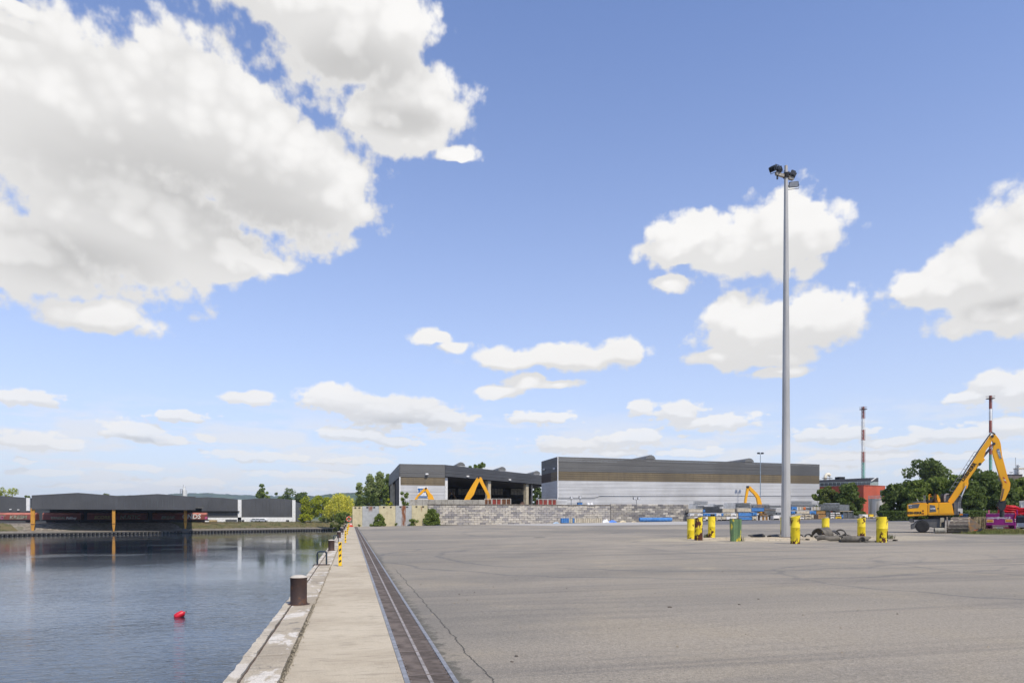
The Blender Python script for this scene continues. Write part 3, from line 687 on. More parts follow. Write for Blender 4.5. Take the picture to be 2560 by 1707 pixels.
# kinked cable tray along the front
pz = [PY(1395,1245,YW-.2), PY(1488,1244,YW-.2), PY(1500,1238.5,YW-.2), PY(2048,1239,YW-.2)]
MB().tube([(p.x, YW - .16, p.z) for p in pz], .07, 6).build('cable_conduit', mat('conduit_grey', (.3, .3, .3), .6), t2, world=True)
for x, y in ((1360, 1173), (1385, 1171)): flood(t2, PX(x, y, a.x - .25))
MB().box(a.x - .25, a.x - .14, YW + 7.4, YW + 8.6, 3.2, 5.6).build('wall_sign', mat('blue_sign', (.08, .15, .4), .5), t2, world=True)
# ---- the open-fronted shed
Y1 = 166.8
A1 = PY(1000, 1158.9, Y1); C1 = PY(1112, 1160.6, Y1)
def diag(x):                                                # distance along the 45-degree front where pixel column x meets it
    r_ = ray(x, HY); k = r_[0] / r_[1]; return (k * Y1 - C1.x) / (1 - k)
def dpt(t): return (C1.x + t, Y1 + t)
zT = A1.z; zF = PY(1000, 1191.8, Y1).z; zB = PY(1000, 1212.3, Y1).z; zS = zF + .35
t1 = thing('storage_shed', 'open-fronted dark shed with deep fascia and cream columns behind the block wall', 'shed', (A1.x, Y1, .3))
E1 = dpt(38); BK = [(60.5, 226), (A1.x, 214)]
roofp = [(A1.x, Y1), (C1.x, Y1), E1, BK[0], BK[1]]
MB().slab(roofp, zT - 1.2, zT - .4).build('roof', roof_m, t1, world=True)
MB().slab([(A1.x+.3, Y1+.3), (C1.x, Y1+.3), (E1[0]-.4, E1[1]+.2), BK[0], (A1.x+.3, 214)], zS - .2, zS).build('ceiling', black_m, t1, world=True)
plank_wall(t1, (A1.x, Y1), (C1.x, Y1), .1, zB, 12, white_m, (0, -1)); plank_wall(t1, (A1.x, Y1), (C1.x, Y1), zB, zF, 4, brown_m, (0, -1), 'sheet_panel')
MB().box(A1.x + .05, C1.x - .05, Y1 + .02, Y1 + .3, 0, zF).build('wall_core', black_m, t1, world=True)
plank_wall(t1, (A1.x, Y1), (C1.x, Y1), zF, zT, 7, dark_m, (0, -1), 'parapet_panel', th=.16)
plank_wall(t1, (C1.x, Y1), E1, zS, zT, 7, dark_m, (1, -1), 'parapet_panel', th=.16, gap=.05)
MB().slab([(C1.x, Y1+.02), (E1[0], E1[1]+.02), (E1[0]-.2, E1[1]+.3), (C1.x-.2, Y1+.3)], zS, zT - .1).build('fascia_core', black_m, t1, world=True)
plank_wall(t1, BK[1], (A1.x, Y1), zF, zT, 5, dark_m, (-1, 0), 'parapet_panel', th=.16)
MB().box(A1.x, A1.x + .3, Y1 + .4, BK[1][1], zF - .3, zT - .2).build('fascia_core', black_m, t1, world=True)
MB().box(A1.x - .18, A1.x + .1, Y1 - .2, Y1 + .1, 0, zF).build('corner_post', whitep, t1, world=True)
MB().box(A1.x - .05, A1.x + .25, Y1 + .1, Y1 + 16, 4.8, zF - .3).build('gable_panel', mat('dark_brown_clad', (.05, .04, .035), .7), t1, world=True)
MB().box(A1.x - .08, A1.x + .25, Y1 + .1, Y1 + 16, 0, 4.8).build('sliding_door', bluep, t1, world=True)
for k, yy in enumerate((30, 33.5, 40)): MB().box(A1.x - .1, A1.x + .6, Y1 + yy, Y1 + yy + .8, 0, zF).build('column', cream_m, t1, world=True)
def slab_wall(parent, p, q, th, z0, z1, m, name):
    d = Vector((q[0]-p[0], q[1]-p[1])).normalized(); n = Vector((-d.y, d.x)) * th
    MB().slab([p, q, (q[0]+n.x, q[1]+n.y), (p[0]+n.x, p[1]+n.y)], z0, z1).build(name, m, parent, world=True)
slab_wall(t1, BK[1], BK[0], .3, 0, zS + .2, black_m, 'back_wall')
for x0_, x1_ in ((1117,1139),(1146,1180),(1188,1217),(1230,1258),(1277,1312)):
    n = 4
    for k in range(n):
        q0, q1 = x0_ + (x1_-x0_)*k/n, x0_ + (x1_-x0_)*(k+1)/n - 1.0
        def onb(x):
            r_ = ray(x, HY); kx = r_[0]/r_[1]; d = ((BK[0][1]-BK[1][1])/(BK[0][0]-BK[1][0])); X = (BK[1][1]-d*BK[1][0])*kx/(1-d*kx); return (X, X/kx - .08)
        pa, pb = onb(q0), onb(q1); slab_wall(t1, pa, pb, .05, PY(x0_,1236,pa[1]).z, PY(x0_,1221,pa[1]).z, trans_m, 'window_pane')
for x, w in ((1117, .7), (1225, 1.0), (1320, 1.0)):
    t_ = diag(x); p = dpt(t_); s_ = w/2
    MB().slab([(p[0]-s_, p[1]-s_+.7), (p[0]+s_, p[1]+s_+.7), (p[0]-.2+s_, p[1]+s_+1.5), (p[0]-.6-s_, p[1]-s_+1.5)], 0, zS).build('column', cream_m if x > 1120 else whitep, t1, world=True)
p = dpt(diag(1331)); MB().cyl((p[0], p[1]+.6, 0), (p[0], p[1]+.6, zS), .14).build('downpipe', galv_m, t1, world=True)
for x, y in ((1163, 1155), (1265, 1166.5), (1351, 1176.7)): ridge_vent(t1, x, y, Y1 + diag(x) + .6, zT - .6, 22, 2.2)
for x, y in ((1067, 1185), (1169, 1190.5), (1274, 1199)):
    yv = Y1 if x < 1112 else Y1 + diag(x); flood(t1, PY(x, y, yv - .3))
# notice board on its front
sg = thing('notice_board', 'large blue and white notice board on the shed wall', 'sign', PY(1057, 1243, Y1 - .1))
pa, pb = PY(1043.5, 1243.5, Y1 - .12), PY(1069.5, 1216, Y1 - .12)
blue_b = mat('board_blue', (.03, .12, .30), .5, var=.1)
MB().box(pa.x, pb.x, Y1 - .18, Y1 - .1, pa.z, pb.z).build('panel', whitep, sg, world=True)
pc = PY(1044.4, 1242.7, Y1 - .2); pd_ = PY(1068.6, 1220.5, Y1 - .2)
MB().box(pc.x, pd_.x, Y1 - .21, Y1 - .185, pc.z, pd_.z).build('blue_field', blue_b, sg, world=True)
for (x0_, x1_, y0_, y1_) in ((1044.8,1068.2,1231.2,1235.6),(1050,1068,1236.3,1239.2)):
    q0, q1 = PY(x0_, y1_, Y1-.2), PY(x1_, y0_, Y1-.2); MB().box(q0.x, q1.x, Y1 - .235, Y1 - .212, q0.z, q1.z).build('white_stripe', whitep, sg, world=True)
for txt, x, y, s_ in (('LOCA', 1054, 1226.5, .75), ('contact', 1056, 1233.4, .4), ('ZONE PORTUAIRE', 1059, 1237.8, .24)): 
    if txt == 'LOCA':
        q0 = PY(x, y, Y1 - .24); m_ = text_mesh('L O C', s_, whitep); obj('lettering', m_, sg, loc=q0, rot=(math.pi/2, 0, 0), world=True)
# ---- far sheds on the other bank
YS = 330.0
def facade(parent, poly, Y, th, m, name='wall_panel'):
    pp = [PY(x, y, Y) for x, y in poly]
    return MB().prism([(p.x, p.z) for p in pp], Y, Y + th).build(name, m, parent, world=True)
def strips(parent, top, bot, Y, th, m, name, step):
    "vertical cladding sheets under a broken top line (pixel polyline), each its own panel"
    x = top[0][0]; xe = top[-1][0]; xs_ = sorted(set([x + step*i for i in range(int((xe-x)/step)+1)] + [xe] + [q[0] for q in top]))
    f = lambda X: float(np.interp(X, [q[0] for q in top], [q[1] for q in top]))
    for i in range(len(xs_) - 1):
        if xs_[i+1] - xs_[i] < 1: continue
        g_ = .18; facade(parent, [(xs_[i], f(xs_[i])), (xs_[i+1]-g_, f(xs_[i+1]-g_)), (xs_[i+1]-g_, bot), (xs_[i], bot)], Y, th, m, name)
ctop = [(79,1237.6),(195,1231.2),(300,1239.3),(395,1234),(489,1241.4)]
# the canopy front runs slightly oblique to the quay: its plane goes through two points on the ground
c0_, c1_ = PD(79, HY, 216), PD(489, HY, 237); cdir = Vector((c1_.x-c0_.x, c1_.y-c0_.y, 0)).normalized(); cnor = Vector((-cdir.y, cdir.x, 0))
def cpl(x, y):                                              # pixel -> (distance along the canopy front, height)
    r_ = ray(x, y); den = r_[0]*cnor.x + r_[1]*cnor.y; d = (c0_.x*cnor.x + c0_.y*cnor.y)/den; p = PD(x, y, d); return ((p.x-c0_.x)*cdir.x + (p.y-c0_.y)*cdir.y, p.z)
cn = thing('loading_canopy', 'wide dark grey canopy on orange columns overhanging the far bank', 'canopy', (c0_.x, c0_.y, 0), math.atan2(cdir.y, cdir.x))
zs_ = cpl(280, 1273.3)[1]
f_c = lambda X: float(np.interp(X, [q[0] for q in ctop], [q[1] for q in ctop]))
xs_ = sorted(set([79 + 13.67*i for i in range(31)] + [195, 300, 395])); xs_[-1] = min(xs_[-1], 489)
for i in range(len(xs_) - 1):
    if xs_[i+1] - xs_[i] < 1: continue
    pp = [cpl(xs_[i], f_c(xs_[i])), cpl(xs_[i+1] - .18, f_c(xs_[i+1] - .18))]
    MB().prism([(pp[0][0], pp[0][1]), (pp[1][0], pp[1][1]), (pp[1][0], zs_), (pp[0][0], zs_)], 0, .3).build('fascia_panel', dkv_m, cn)
pts = [cpl(*q) for q in ctop]; mb = MB(); DP = 40
for x, z in pts: mb.v += [(x, .32, z - .15), (x, DP, z - .15), (x, DP, z - .6), (x, .32, z - .6)]
for i in range(4):
    a_ = 4*i; mb.f += [(a_, a_+4, a_+5, a_+1), (a_+2, a_+6, a_+7, a_+3), (a_+1, a_+5, a_+6, a_+2), (a_+3, a_+7, a_+4, a_)]
mb.f += [(0,1,2,3), (19,18,17,16)]; mb.build('roof', roof_m, cn)
LC = pts[-1][0]
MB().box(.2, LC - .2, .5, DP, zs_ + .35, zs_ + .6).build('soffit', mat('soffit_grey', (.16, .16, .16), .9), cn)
MB().box(0, .3, .31, DP, zs_, pts[0][1] - .6).build('side_fascia', mat('side_fascia', (.2, .2, .21), .6), cn); MB().box(LC - .3, LC, .31, DP, zs_, pts[-1][1] - .6).build('side_fascia', dkv_m, cn)
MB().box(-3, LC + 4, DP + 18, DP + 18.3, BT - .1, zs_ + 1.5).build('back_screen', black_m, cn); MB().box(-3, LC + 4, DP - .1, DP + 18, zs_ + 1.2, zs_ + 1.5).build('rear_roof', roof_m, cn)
orange_m = mat('orange_column_paint', (.52, .25, .03), .6, col2=(.30, .15, .03), cut=(.45, .8), scale=1.5)
for x, yb, back, w in ((80, 1329.6, .9, 1.1), (283, 1327.5, .9, .9), (463.5, 1321, 6.0, 1.0)):
    k_ = cpl(x, yb); d_ = depth(c0_ + cdir*k_[0])*(1 + back/230); zb0 = EYE - (yb - HY)/F*d_; xq = k_[0] + back*.12; h = w/2
    if back > 2: q = PD(x, yb, d_); xq = (q.x-c0_.x)*cdir.x + (q.y-c0_.y)*cdir.y; back = (q.x-c0_.x)*cnor.x + (q.y-c0_.y)*cnor.y
    MB().prism([(xq-h*.45, zb0), (xq+h*.45, zb0), (xq+h, zb0+2.4), (xq+h, zs_+.34), (xq-h, zs_+.34), (xq-h, zb0+2.4)], back - .5, back + .5).build('column', orange_m, cn)
    MB().box(xq - 1.1, xq + 1.1, back - .9, back + .9, zb0 - 1.4, zb0).build('footing', cap_m, cn)
    MB().box(xq - .9*h, xq + .9*h, back - .53, back - .503, zb0 + 2.35, zb0 + 2.6).build('stiffener', rust_m, cn)
def far_shed(label, top, bot, Y, base=None, pil=(), extra=None):
    q = PY(top[0][0], bot, Y); t = thing('far_shed', label, 'shed', (q.x, Y, BT))
    strips(t, top, bot, Y, .3, dkv_m, 'wall_sheet', 9)
    xa, xb = PY(top[0][0], bot, Y).x, PY(top[-1][0], bot, Y).x
    mb = MB(); pp = [PY(x, y, Y) for x, y in top]
    for q in pp: mb.v += [(q.x, Y + .32, q.z - .1), (q.x, Y + 60, q.z - .1)]
    for i in range(len(pp) - 1): mb.f.append((2*i, 2*i+2, 2*i+3, 2*i+1))
    mb.build('roof', roof_m, t, world=True)
    MB().box(xa + .2, xb - .2, Y + .35, Y + 59, BT - .2, pp[-1].z - .6).build('wall_core', dkv_m, t, world=True)
    if base: facade(t, [(top[0][0], base[0]), (top[-1][0], base[0]), (top[-1][0], base[1]), (top[0][0], base[1])], Y - .12, .4, whitep, 'plinth')
    for (x0_, x1_, y0_, y1_) in pil: facade(t, [(x0_, y0_), (x1_, y0_), (x1_, y1_), (x0_, y1_)], Y - .5, .6, whitep, 'pilaster')
    return t
far_shed('far dark shed with white plinth and white pilasters at both corners', [(603,1248.6),(640,1245.5),(674,1244.6),(700,1246),(738,1249.5)], 1292.3, YS, (1292.6, 1303.6), [(594.5,603.5,1248.3,1292.4),(730.5,738.6,1249.5,1303.4)])
w2_ = far_shed('far dark shed wing between canopy and white pilaster', [(440,1246),(480,1243.3),(521,1242),(560,1244.3),(594,1247.8)], 1293, YS, (1293.2, 1303.8))
facade(w2_, [(440,1276.3),(598,1276.8),(598,1278.6),(440,1278.3)], YS - 1.2, 1.1, black_m, 'gutter')
w3_ = far_shed('far dark shed wing behind goods wagons at the left edge', [(-420,1250),(-300,1240),(-150,1248),(-60,1237),(0,1239),(66,1243.6)], 1279.8, YS - 26, None, [(65.5,74,1244,1276.2)])
for x, y in ((27, 1273), (47, 1274)): flood(w3_, PY(x, y, YS - 26))
# white process tower beyond the sheds
tw = thing('silo_tower', 'white process tower with side ladder rising behind the far sheds', 'tower', PD(456, 1290, 620))
def tbox(p, x0, x1, y0, y1, d, th, m, name):
    a_, b_ = PD(x0, y1, d), PD(x1, y0, d); f0 = Vector((ST, CT, 0)); r0 = (b_ - a_); r0.z = 0
    mb = MB(); q = [a_, a_ + r0, a_ + r0 + f0*th, a_ + f0*th]
    mb.slab([(v.x, v.y) for v in q], a_.z, b_.z).build(name, m, p, world=True)
tbox(tw, 455.5, 464, 1224, 1292, 620, 3, whitep, 'shaft'); tbox(tw, 457, 462.5, 1216, 1224, 621, 2, whitep, 'head')
for x in (450.5, 455): tbox(tw, x, x+.7, 1222, 1292, 619, .3, galv_m, 'ladder_post')
for y in (1222, 1226, 1230, 1234): tbox(tw, 449.5, 457, y, y+.7, 618.5, 1, galv_m, 'platform')
tbox(tw, 458, 458.6, 1211, 1216, 620, .2, galv_m, 'antenna')
# ---- goods train under the canopy
wag_m = mat('wagon_red', (.23, .055, .04), .7, scale=.5, col2=(.14, .05, .042), cut=(.3, .7)); wroof_m = mat('wagon_roof', (.34, .115, .08), .7, scale=.4, var=.25)
graf_w = mat('graffiti_white', (.62, .62, .6), .6, var=.2); graf_g = mat('graffiti_green', (.10, .16, .09), .6, col2=(.3, .3, .24), scale=1.0); graf_y = mat('graffiti_yellow', (.35, .30, .10), .6, var=.3)
graf_p = mat('graffiti_pink', (.55, .10, .28), .6)
YT = 290.0; zr = -.2
wheel_mesh = MB().cyl((0, -.08, .46), (0, .08, .46), .46, n=16).mesh('wheel', rust_m)
for wi, (x0_, x1_, lab, gr) in enumerate(((-45, 96, 'red goods wagon with pale green graffiti at the left edge', [(-10, 'OUEST', 1.5, graf_g), (45, 'KRESM', 1.5, graf_g), (4, 'O', 1.3, graf_p)]),
        (108, 208, 'red goods wagon with small white tag in canopy shade', [(145, 'VANDAL', 1.0, graf_g), (178, 'Fukbey', .95, graf_w)]),
        (219, 369, 'red goods wagon with yellow and angular grey graffiti under the canopy', [(255, 'SCORE', 1.4, graf_y), (325, 'NUSTIC', 1.6, graf_g)]),
        (381, 520, 'red goods wagon with big white bubble letters, last before the shed', [(420, 'BREAK', 1.3, graf_g), (478, 'GNDS', 2.0, graf_w), (515, 'o', 1.4, graf_p)]))):
    a_ = PY(x0_, 1306, YT); c_ = PY(x1_, 1306, YT); L = c_.x - a_.x
    t = thing('goods_wagon', lab, 'train wagon', ((a_.x + c_.x)/2, YT, zr), group='goods wagons standing on the far bank')
    h = L/2; zt_ = PY(x0_, 1280.7, YT).z - zr
    mb = MB(); n = 10; prof = [(-1.4, 1.1), (1.4, 1.1), (1.4, zt_ - .75)] + [(1.4*math.cos(k*math.pi/n), zt_ - .75 + .75*math.sin(k*math.pi/n)) for k in range(1, n)] + [(-1.4, zt_ - .75)]
    mb.v = [(x, y, z) for x in (-h + .3, h - .3) for y, z in prof[:3] + [prof[-1]]]; mb.f = [(0,3,2,1), (4,5,6,7), (0,1,5,4), (1,2,6,5), (2,3,7,6), (3,0,4,7)]
    mb.build('body', wag_m, t)
    mb = MB(); arc = [(1.42*math.cos(k*math.pi/n), zt_ - .75 + .75*math.sin(k*math.pi/n)) for k in range(n+1)]; m_ = len(arc)
    mb.v = [(x, y, z) for x in (-h + .3, h - .3) for y, z in arc]; mb.f = [(k, k+1, m_+k+1, m_+k) for k in range(n)] + [tuple(range(m_)), tuple(reversed(range(m_, 2*m_)))]
    mb.build('roof', wroof_m, t, smooth=True)
    MB().box(-h + .1, h - .1, -1.25, 1.25, .72, 1.1).build('underframe', black_m, t)
    for k in range(4): MB().box(-h + .3 + (L-.6)*k/4 + .04, -h + .3 + (L-.6)*(k+1)/4 - .04, -1.47, -1.405, 1.25, zt_ - .8).build('side_door', wag_m, t)
    for sx_ in (-1, 1):
        for dx in (-.9, .9):
            for sy in (-.75, .75): obj('wheel', wheel_mesh, t, loc=(sx_*(h - 2.6) + dx, sy, 0))
        for sy in (-.85, .85): MB().cyl((sx_*(h - .3), sy, .9), (sx_*(h + .25), sy, .9), .2, n=10).build('buffer', black_m, t)
        MB().box(sx_*(h-2.6) - 1.2, sx_*(h-2.6) + 1.2, -.95, .95, .3, .72).build('bogie_frame', black_m, t)
    for gx, txt, sz, gm_ in gr:
        q = PY(gx, 1301, YT - 1.5); obj('graffiti', text_mesh(txt, sz*1.25, gm_, .06, .006, .15), t, loc=(q.x - t.location.x, -1.49, 1.25 + sz*.5), rot=(math.pi/2, 0, 0))
MB().box(PY(-60,1306,YT).x, PY(600,1306,YT).x, YT - .8, YT - .66, zr - .16, zr).build('rail', rust_m, label='near rusty rail of the track under the goods wagons', cat='rail')
MB().box(PY(-60,1306,YT).x, PY(600,1306,YT).x, YT + .66, YT + .8, zr - .16, zr).build('rail', rust_m, label='far rusty rail of the track under the goods wagons', cat='rail')
# parked cars and stacked goods in front of the plinth
carm = mat('car_silver', (.5, .52, .55), .35, .3); 
def far_car(x, y, d, m, label):
    p = PD(x, y, d); p.z = BT
    t = thing('parked_car', label, 'car', p, group='cars parked by the far shed')
    MB().prism([(-2.1,.35),(2.1,.35),(2.15,.8),(1.3,.95),(.7,1.42),(-1.2,1.45),(-1.95,.95),(-2.15,.85)], -.85, .85).build('body', m, t, smooth=True)
    MB().prism([(1.1,.97),(.62,1.36),(-1.05,1.38),(-1.6,.97)], -.865, .865).build('window', glass_m, t)
    for sx_ in (-1.3, 1.3):
        for sy in (-.8, .8): MB().cyl((sx_, sy-.09, .32), (sx_, sy+.09, .32), .32, n=14).build('wheel', black_m, t)
for x, l in ((627, 'silver car parked at the left of the far white plinth row'), (638, 'silver car second in the row by the far white plinth'), (648, 'silver car third in the row by the far white plinth'), (657, 'silver car at the right end of the far white plinth row')): far_car(x, 1304, 312, carm, l)
def far_box(name, x0, x1, y0, y1, d, m, label, cat, dep=2.0):
    p = PD((x0+x1)/2, y1, d); t = thing(name, label, cat, p); w = (x1-x0)*d/F/2; h = (y1-y0)*d/F
    p.z = min(p.z, 9); t.rotation_euler.z = -TH
    MB().bbox(-w, w, -dep/2, dep/2, 0, h, .06).build('body', m, t); n = max(2, int(w*2/.8))
    for k in range(n): MB().box(-w + 2*w*k/n + .05, -w + 2*w*(k+1)/n - .05, -dep/2 - .06, -dep/2 - .005, h*.08, h*.92).build('side_slat', m, t)
    return t
sandy = mat('pale_timber', (.42, .31, .16), .85, var=.25, scale=2)
far_box('timber_stack', 525, 541, 1299, 1304, 285, sandy, 'low pale timber stack on the far bank beside the last wagon', 'timber stack')
far_box('grey_skip', 566, 590, 1298, 1303.5, 285, mat('skip_grey', (.09, .09, .095), .7), 'long dark grey skip on the far bank', 'skip')
for x0_, x1_, l in ((597, 602.5, 'small dark bin left of the parked silver cars'), (605, 609.5, 'small dark bin just left of the first silver car'), (716, 722, 'small dark bin near the right end of the white plinth')):
    far_box('waste_bin', x0_, x1_, 1299, 1303.6, 290, mat('bin_dark', (.06, .06, .06), .7), l, 'bin', 1.0)
# ---- red works building, glass storey, tank, chimneys
red_m = mat('red_render', (.42, .085, .045), .8, var=.1, scale=.3)
Cc, Ll, Rr_ = PD(2159,1213,190), PD(2040,1217.5,202), PD(2213,1215.2,195)
rb = thing('red_works_building', 'red rendered works building with dark sloping roof behind the trees', 'building', (Cc.x, Cc.y, 1))
bk4 = (Ll.x + Rr_.x - Cc.x, Ll.y + Rr_.y - Cc.y)
MB().slab([(Ll.x, Ll.y), (Cc.x, Cc.y), (Rr_.x, Rr_.y), bk4], .5, Cc.z).build('wall', red_m, rb, world=True)
MB().slab([(Ll.x, Ll.y-.1), (Cc.x, Cc.y-.15), (Rr_.x+.1, Rr_.y), bk4], Cc.z, Cc.z + .15).build('coping', mat('red_coping', (.3, .07, .04), .8), rb, world=True)
p0 = Cc.lerp(Rr_, .8); d_ = (Rr_ - Cc).normalized(); n_ = Vector((d_.y, -d_.x, 0))
MB().bar((p0.x + n_.x*.1, p0.y + n_.y*.1, PD(2200,1233,193).z - 1), (p0.x + n_.x*.1, p0.y + n_.y*.1, PD(2200,1233,193).z + 1.0), .9, .1).build('window', glass_m, rb, world=True)
# upper storey set back
e0, e1, e2 = PD(2030,1213,214), PD(2176,1209,206), PD(2196,1209,209)
dlt = (e0 - e1)*.0
ua = thing('glazed_storey', 'long dark roofed storey with window band above the red building', 'building', (e1.x, e1.y, 1))
bq = (e0.x + (e2.x-e1.x), e0.y + (e2.y-e1.y))
zl, zh = Cc.z - 1.0, PD(2176, 1203, 206).z; zrf = PD(2176,1194,206).z; zrl = PD(2050,1200,213).z
MB().slab([(e0.x,e0.y),(e1.x,e1.y),(e2.x,e2.y),bq], 1, zh).build('wall', mat('pale_green_glazing', (.30, .36, .35), .3, var=.15, scale=.4), ua, world=True)
for k in range(14):
    qa, qb = e1.lerp(e0, k/14 + .006), e1.lerp(e0, (k+1)/14 - .006); mb = MB()
    dd_ = (qb - qa).normalized(); nn = Vector((dd_.y, -dd_.x, 0)) * -.12
    if nn.y > 0: nn = -nn
    mb.slab([(qa.x, qa.y), (qb.x, qb.y), (qb.x+nn.x, qb.y+nn.y), (qa.x+nn.x, qa.y+nn.y)], zh - .95, zh - .12).build('window', glass_m, ua, world=True)
mb = MB(); q = [e0, e1, e2, Vector((bq[0], bq[1], 0))]
tops = [zrl, zrf, zrf + .2, zrl + .2]; mb.v = [(v.x, v.y, zh) for v in q] + [(v.x, v.y, z) for v, z in zip(q, tops)]
mb.f = [(0,3,2,1),(4,5,6,7),(0,1,5,4),(1,2,6,5),(2,3,7,6),(3,0,4,7)]; mb.build('roof', mat('slate_roof', (.055, .06, .068), .5), ua, world=True)
MB().bar((e1.x, e1.y-.3, zh+.1), (e1.x+2, e1.y, zrf+.1), .2).build('gable_trim', whitep, ua, world=True)
MB().box(e1.x-6, e1.x-4, e1.y+6, e1.y+8, zrl, zrf+.6).build('roof_hatch', black_m, ua, world=True)
tk = PD(2199, 1285, 165); tk.z = 1.0; R_ = 27*165/F*.93
tn = thing('concrete_tank', 'round stained concrete tank with top railing before the red building', 'tank', tk)
stain_m, T, b = base_mat('stained_concrete'); g = T.new('ShaderNodeNewGeometry')
c = T.mix(T.ramp(T.noise(T.vec('MULTIPLY', g.outputs['Position'], (1, 1, .08)), 1.0, 5, .65), .4, .65), (.56, .54, .49), (.30, .27, .21)); T.put(b.inputs['Base Color'], c); b.inputs['Roughness'].default_value = .9
zt_ = PD(2199,1246,165).z - 1.0
MB().lathe([(R_, 0), (R_, zt_ - .2), (R_ + .08, zt_ - .2), (R_ + .08, zt_)], 28).build('shell', stain_m, tn, smooth=True)
for k in range(16):
    a_ = k*math.pi/8; MB().cyl((R_*math.cos(a_), R_*math.sin(a_), zt_), (R_*math.cos(a_), R_*math.sin(a_), zt_ + .7), .03, n=6).build('railing_post', galv_m, tn)
for z in (.35, .7): MB().tube([(R_*math.cos(k*math.pi/12), R_*math.sin(k*math.pi/12), zt_ + z) for k in range(25)], .03, 5, False).build('rail', galv_m, tn)
MB().box(R_*.5, R_*.95, -R_*.9, -R_*.5, 0, zt_*.65).build('service_panel', mat('panel_grey', (.32, .34, .37), .6), tn)
redp = mat('chimney_red', (.25, .065, .045), .7, var=.2, scale=.3); whp = mat('chimney_white', (.72, .72, .7), .7, var=.15, scale=.3); grp = mat('chimney_green', (.12, .30, .24), .7, var=.3, scale=.3)
def chimney(x, ys, cols, d, label, lattice):
    b0 = PD(x, 1290, d); b0.z = 1.2; t = thing('chimney', label, 'chimney', b0, group='striped works chimneys')
    Z = lambda y: EYE + (HY - y)/F*d - 1.2
    w = .62
    for k in range(len(ys) - 1):
        zt0, zb0 = Z(ys[k]), Z(ys[k+1]); m_ = {'r': redp, 'w': whp, 'g': grp}[cols[k]]
        if lattice:
            f_ = MB().cyl((0, 0, zb0), (0, 0, zt0 - .02), .36, n=12).build('flue', m_, t, smooth=True); mb = MB()
            n = max(2, int((zt0-zb0)/1.5)); s_ = .55
            cr = [(s_, s_), (-s_, s_), (-s_, -s_), (s_, -s_)]
            for i in range(4):
                mb.bar((*cr[i], zb0), (*cr[i], zt0), .13)
                for j in range(n):
                    za, zc = zb0 + (zt0-zb0)*j/n, zb0 + (zt0-zb0)*(j+1)/n; mb.bar((*cr[i], za), (*cr[(i+1) % 4], zc), .09); mb.bar((*cr[i], za), (*cr[(i+1) % 4], za), .09)
            mb.build('lattice', m_, f_)
        else:
            MB().cyl((0, 0, zb0), (0, 0, zt0 - .02), .54, n=14).build('shaft', m_, t, smooth=True)
            mb = MB()
            for j in range(int((zt0-zb0)/.8)): mb.bar((.75, -.25, zb0 + j*.8), (.75, .25, zb0 + j*.8), .06)
            mb.bar((.75, -.25, zb0), (.95, -.25, zt0), .06); mb.bar((.95, .25, zb0), (.95, .25, zt0), .06); mb.build('ladder', galv_m, t)
    zp = Z(ys[0]) - 1.4
    MB().lathe([(.7, zp), (1.75, zp), (1.75, zp + .12), (.7, zp + .12)], 16).build('platform', rust_m, t)
    MB().tube([(1.7*math.cos(k*math.pi/8), 1.7*math.sin(k*math.pi/8), zp + 1) for k in range(17)], .05, 5, False).build('platform_rail', rust_m, t)
chimney(2158, [1016,1046,1073.6,1100,1128.7,1155,1290], 'rwrwrg', 330, 'slim lattice chimney with red and white bands above the red building', True)
chimney(2476, [988.5,1022,1051,1081,1110,1136,1290], 'rwrwrg', 300, 'taller striped chimney rising behind the yellow material handler', False)
# bent white pipe on the works roof
pp = PD(2068, 1200, 240); t = thing('vent_pipe', 'white bent extraction pipe on the works roof left of the slim chimney', 'pipe', (pp.x, pp.y, 1.2))
z0_ = pp.z - 1.2
MB().tube([(-.9, 0, -.2), (-.9, 0, z0_), (-.8, 0, z0_ + 1.2), (-.3, 0, z0_ + 2.0), (.5, 0, z0_ + 2.1), (1.1, 0, z0_ + 1.7)], .55, 12).build('pipe_bend', mat('dirty_white', (.72, .66, .52), .6), t, smooth=True)
MB().tube([(1.1, 0, z0_ + 2.1), (1.1, 0, z0_ - 6)], .1, 6).build('support', rust_m, t); MB().box(-1.6, 1.6, -.8, .8, z0_ + .6, z0_ + .75).build('platform', rust_m, t)
# far brown block and pale tower at the right edge
bb = PD(2530, 1290, 330); t = thing('brown_block', 'flat brown block building at the right edge beyond the trees', 'building', (bb.x, bb.y, 1.2), -TH)
zt_ = EYE + (HY-1187)/F*330 - 1.2; k_ = 330/F
MB().box(-17*k_, 26*k_, 0, 14, 0, zt_).build('wall', mat('brown_block', (.13, .105, .09), .8, var=.15), t); MB().box(-17.3*k_, 26.3*k_, -.2, 14.2, zt_, zt_ + .35).build('roof_edge', black_m, t)
MB().cyl((-10*k_, -2, 0), (-10*k_, -2, zt_ + 1), .07, n=6).build('lamp_post', galv_m, t); MB().box(-10*k_-.6, -10*k_+.7, -2.3, -1.7, zt_ + 1, zt_ + 1.25).build('lamp_head', black_m, t)
bb = PD(2552, 1290, 420); t = thing('process_tower', 'pale process tower with ladders at the far right edge', 'tower', (bb.x, bb.y, 1.2), -TH); k_ = 420/F; Zf = lambda y: EYE + (HY-y)/F*420 - 1.2
MB().box(-6*k_, 10*k_, 0, 4, 0, Zf(1172)).build('shaft', whitep, t); MB().box(-6*k_, 10*k_, -.2, 4.2, Zf(1172), Zf(1169)).build('roof_edge', cream_m, t)
for x in (-11, -8): MB().bar((x*k_, -.5, 0), (x*k_, -.5, Zf(1162)), .35).build('ladder_post', galv_m, t)
for y in (1166, 1174, 1182, 1190): MB().box(-12*k_, -5*k_, -1.2, -.2, Zf(y), Zf(y)+.3).build('landing', galv_m, t)
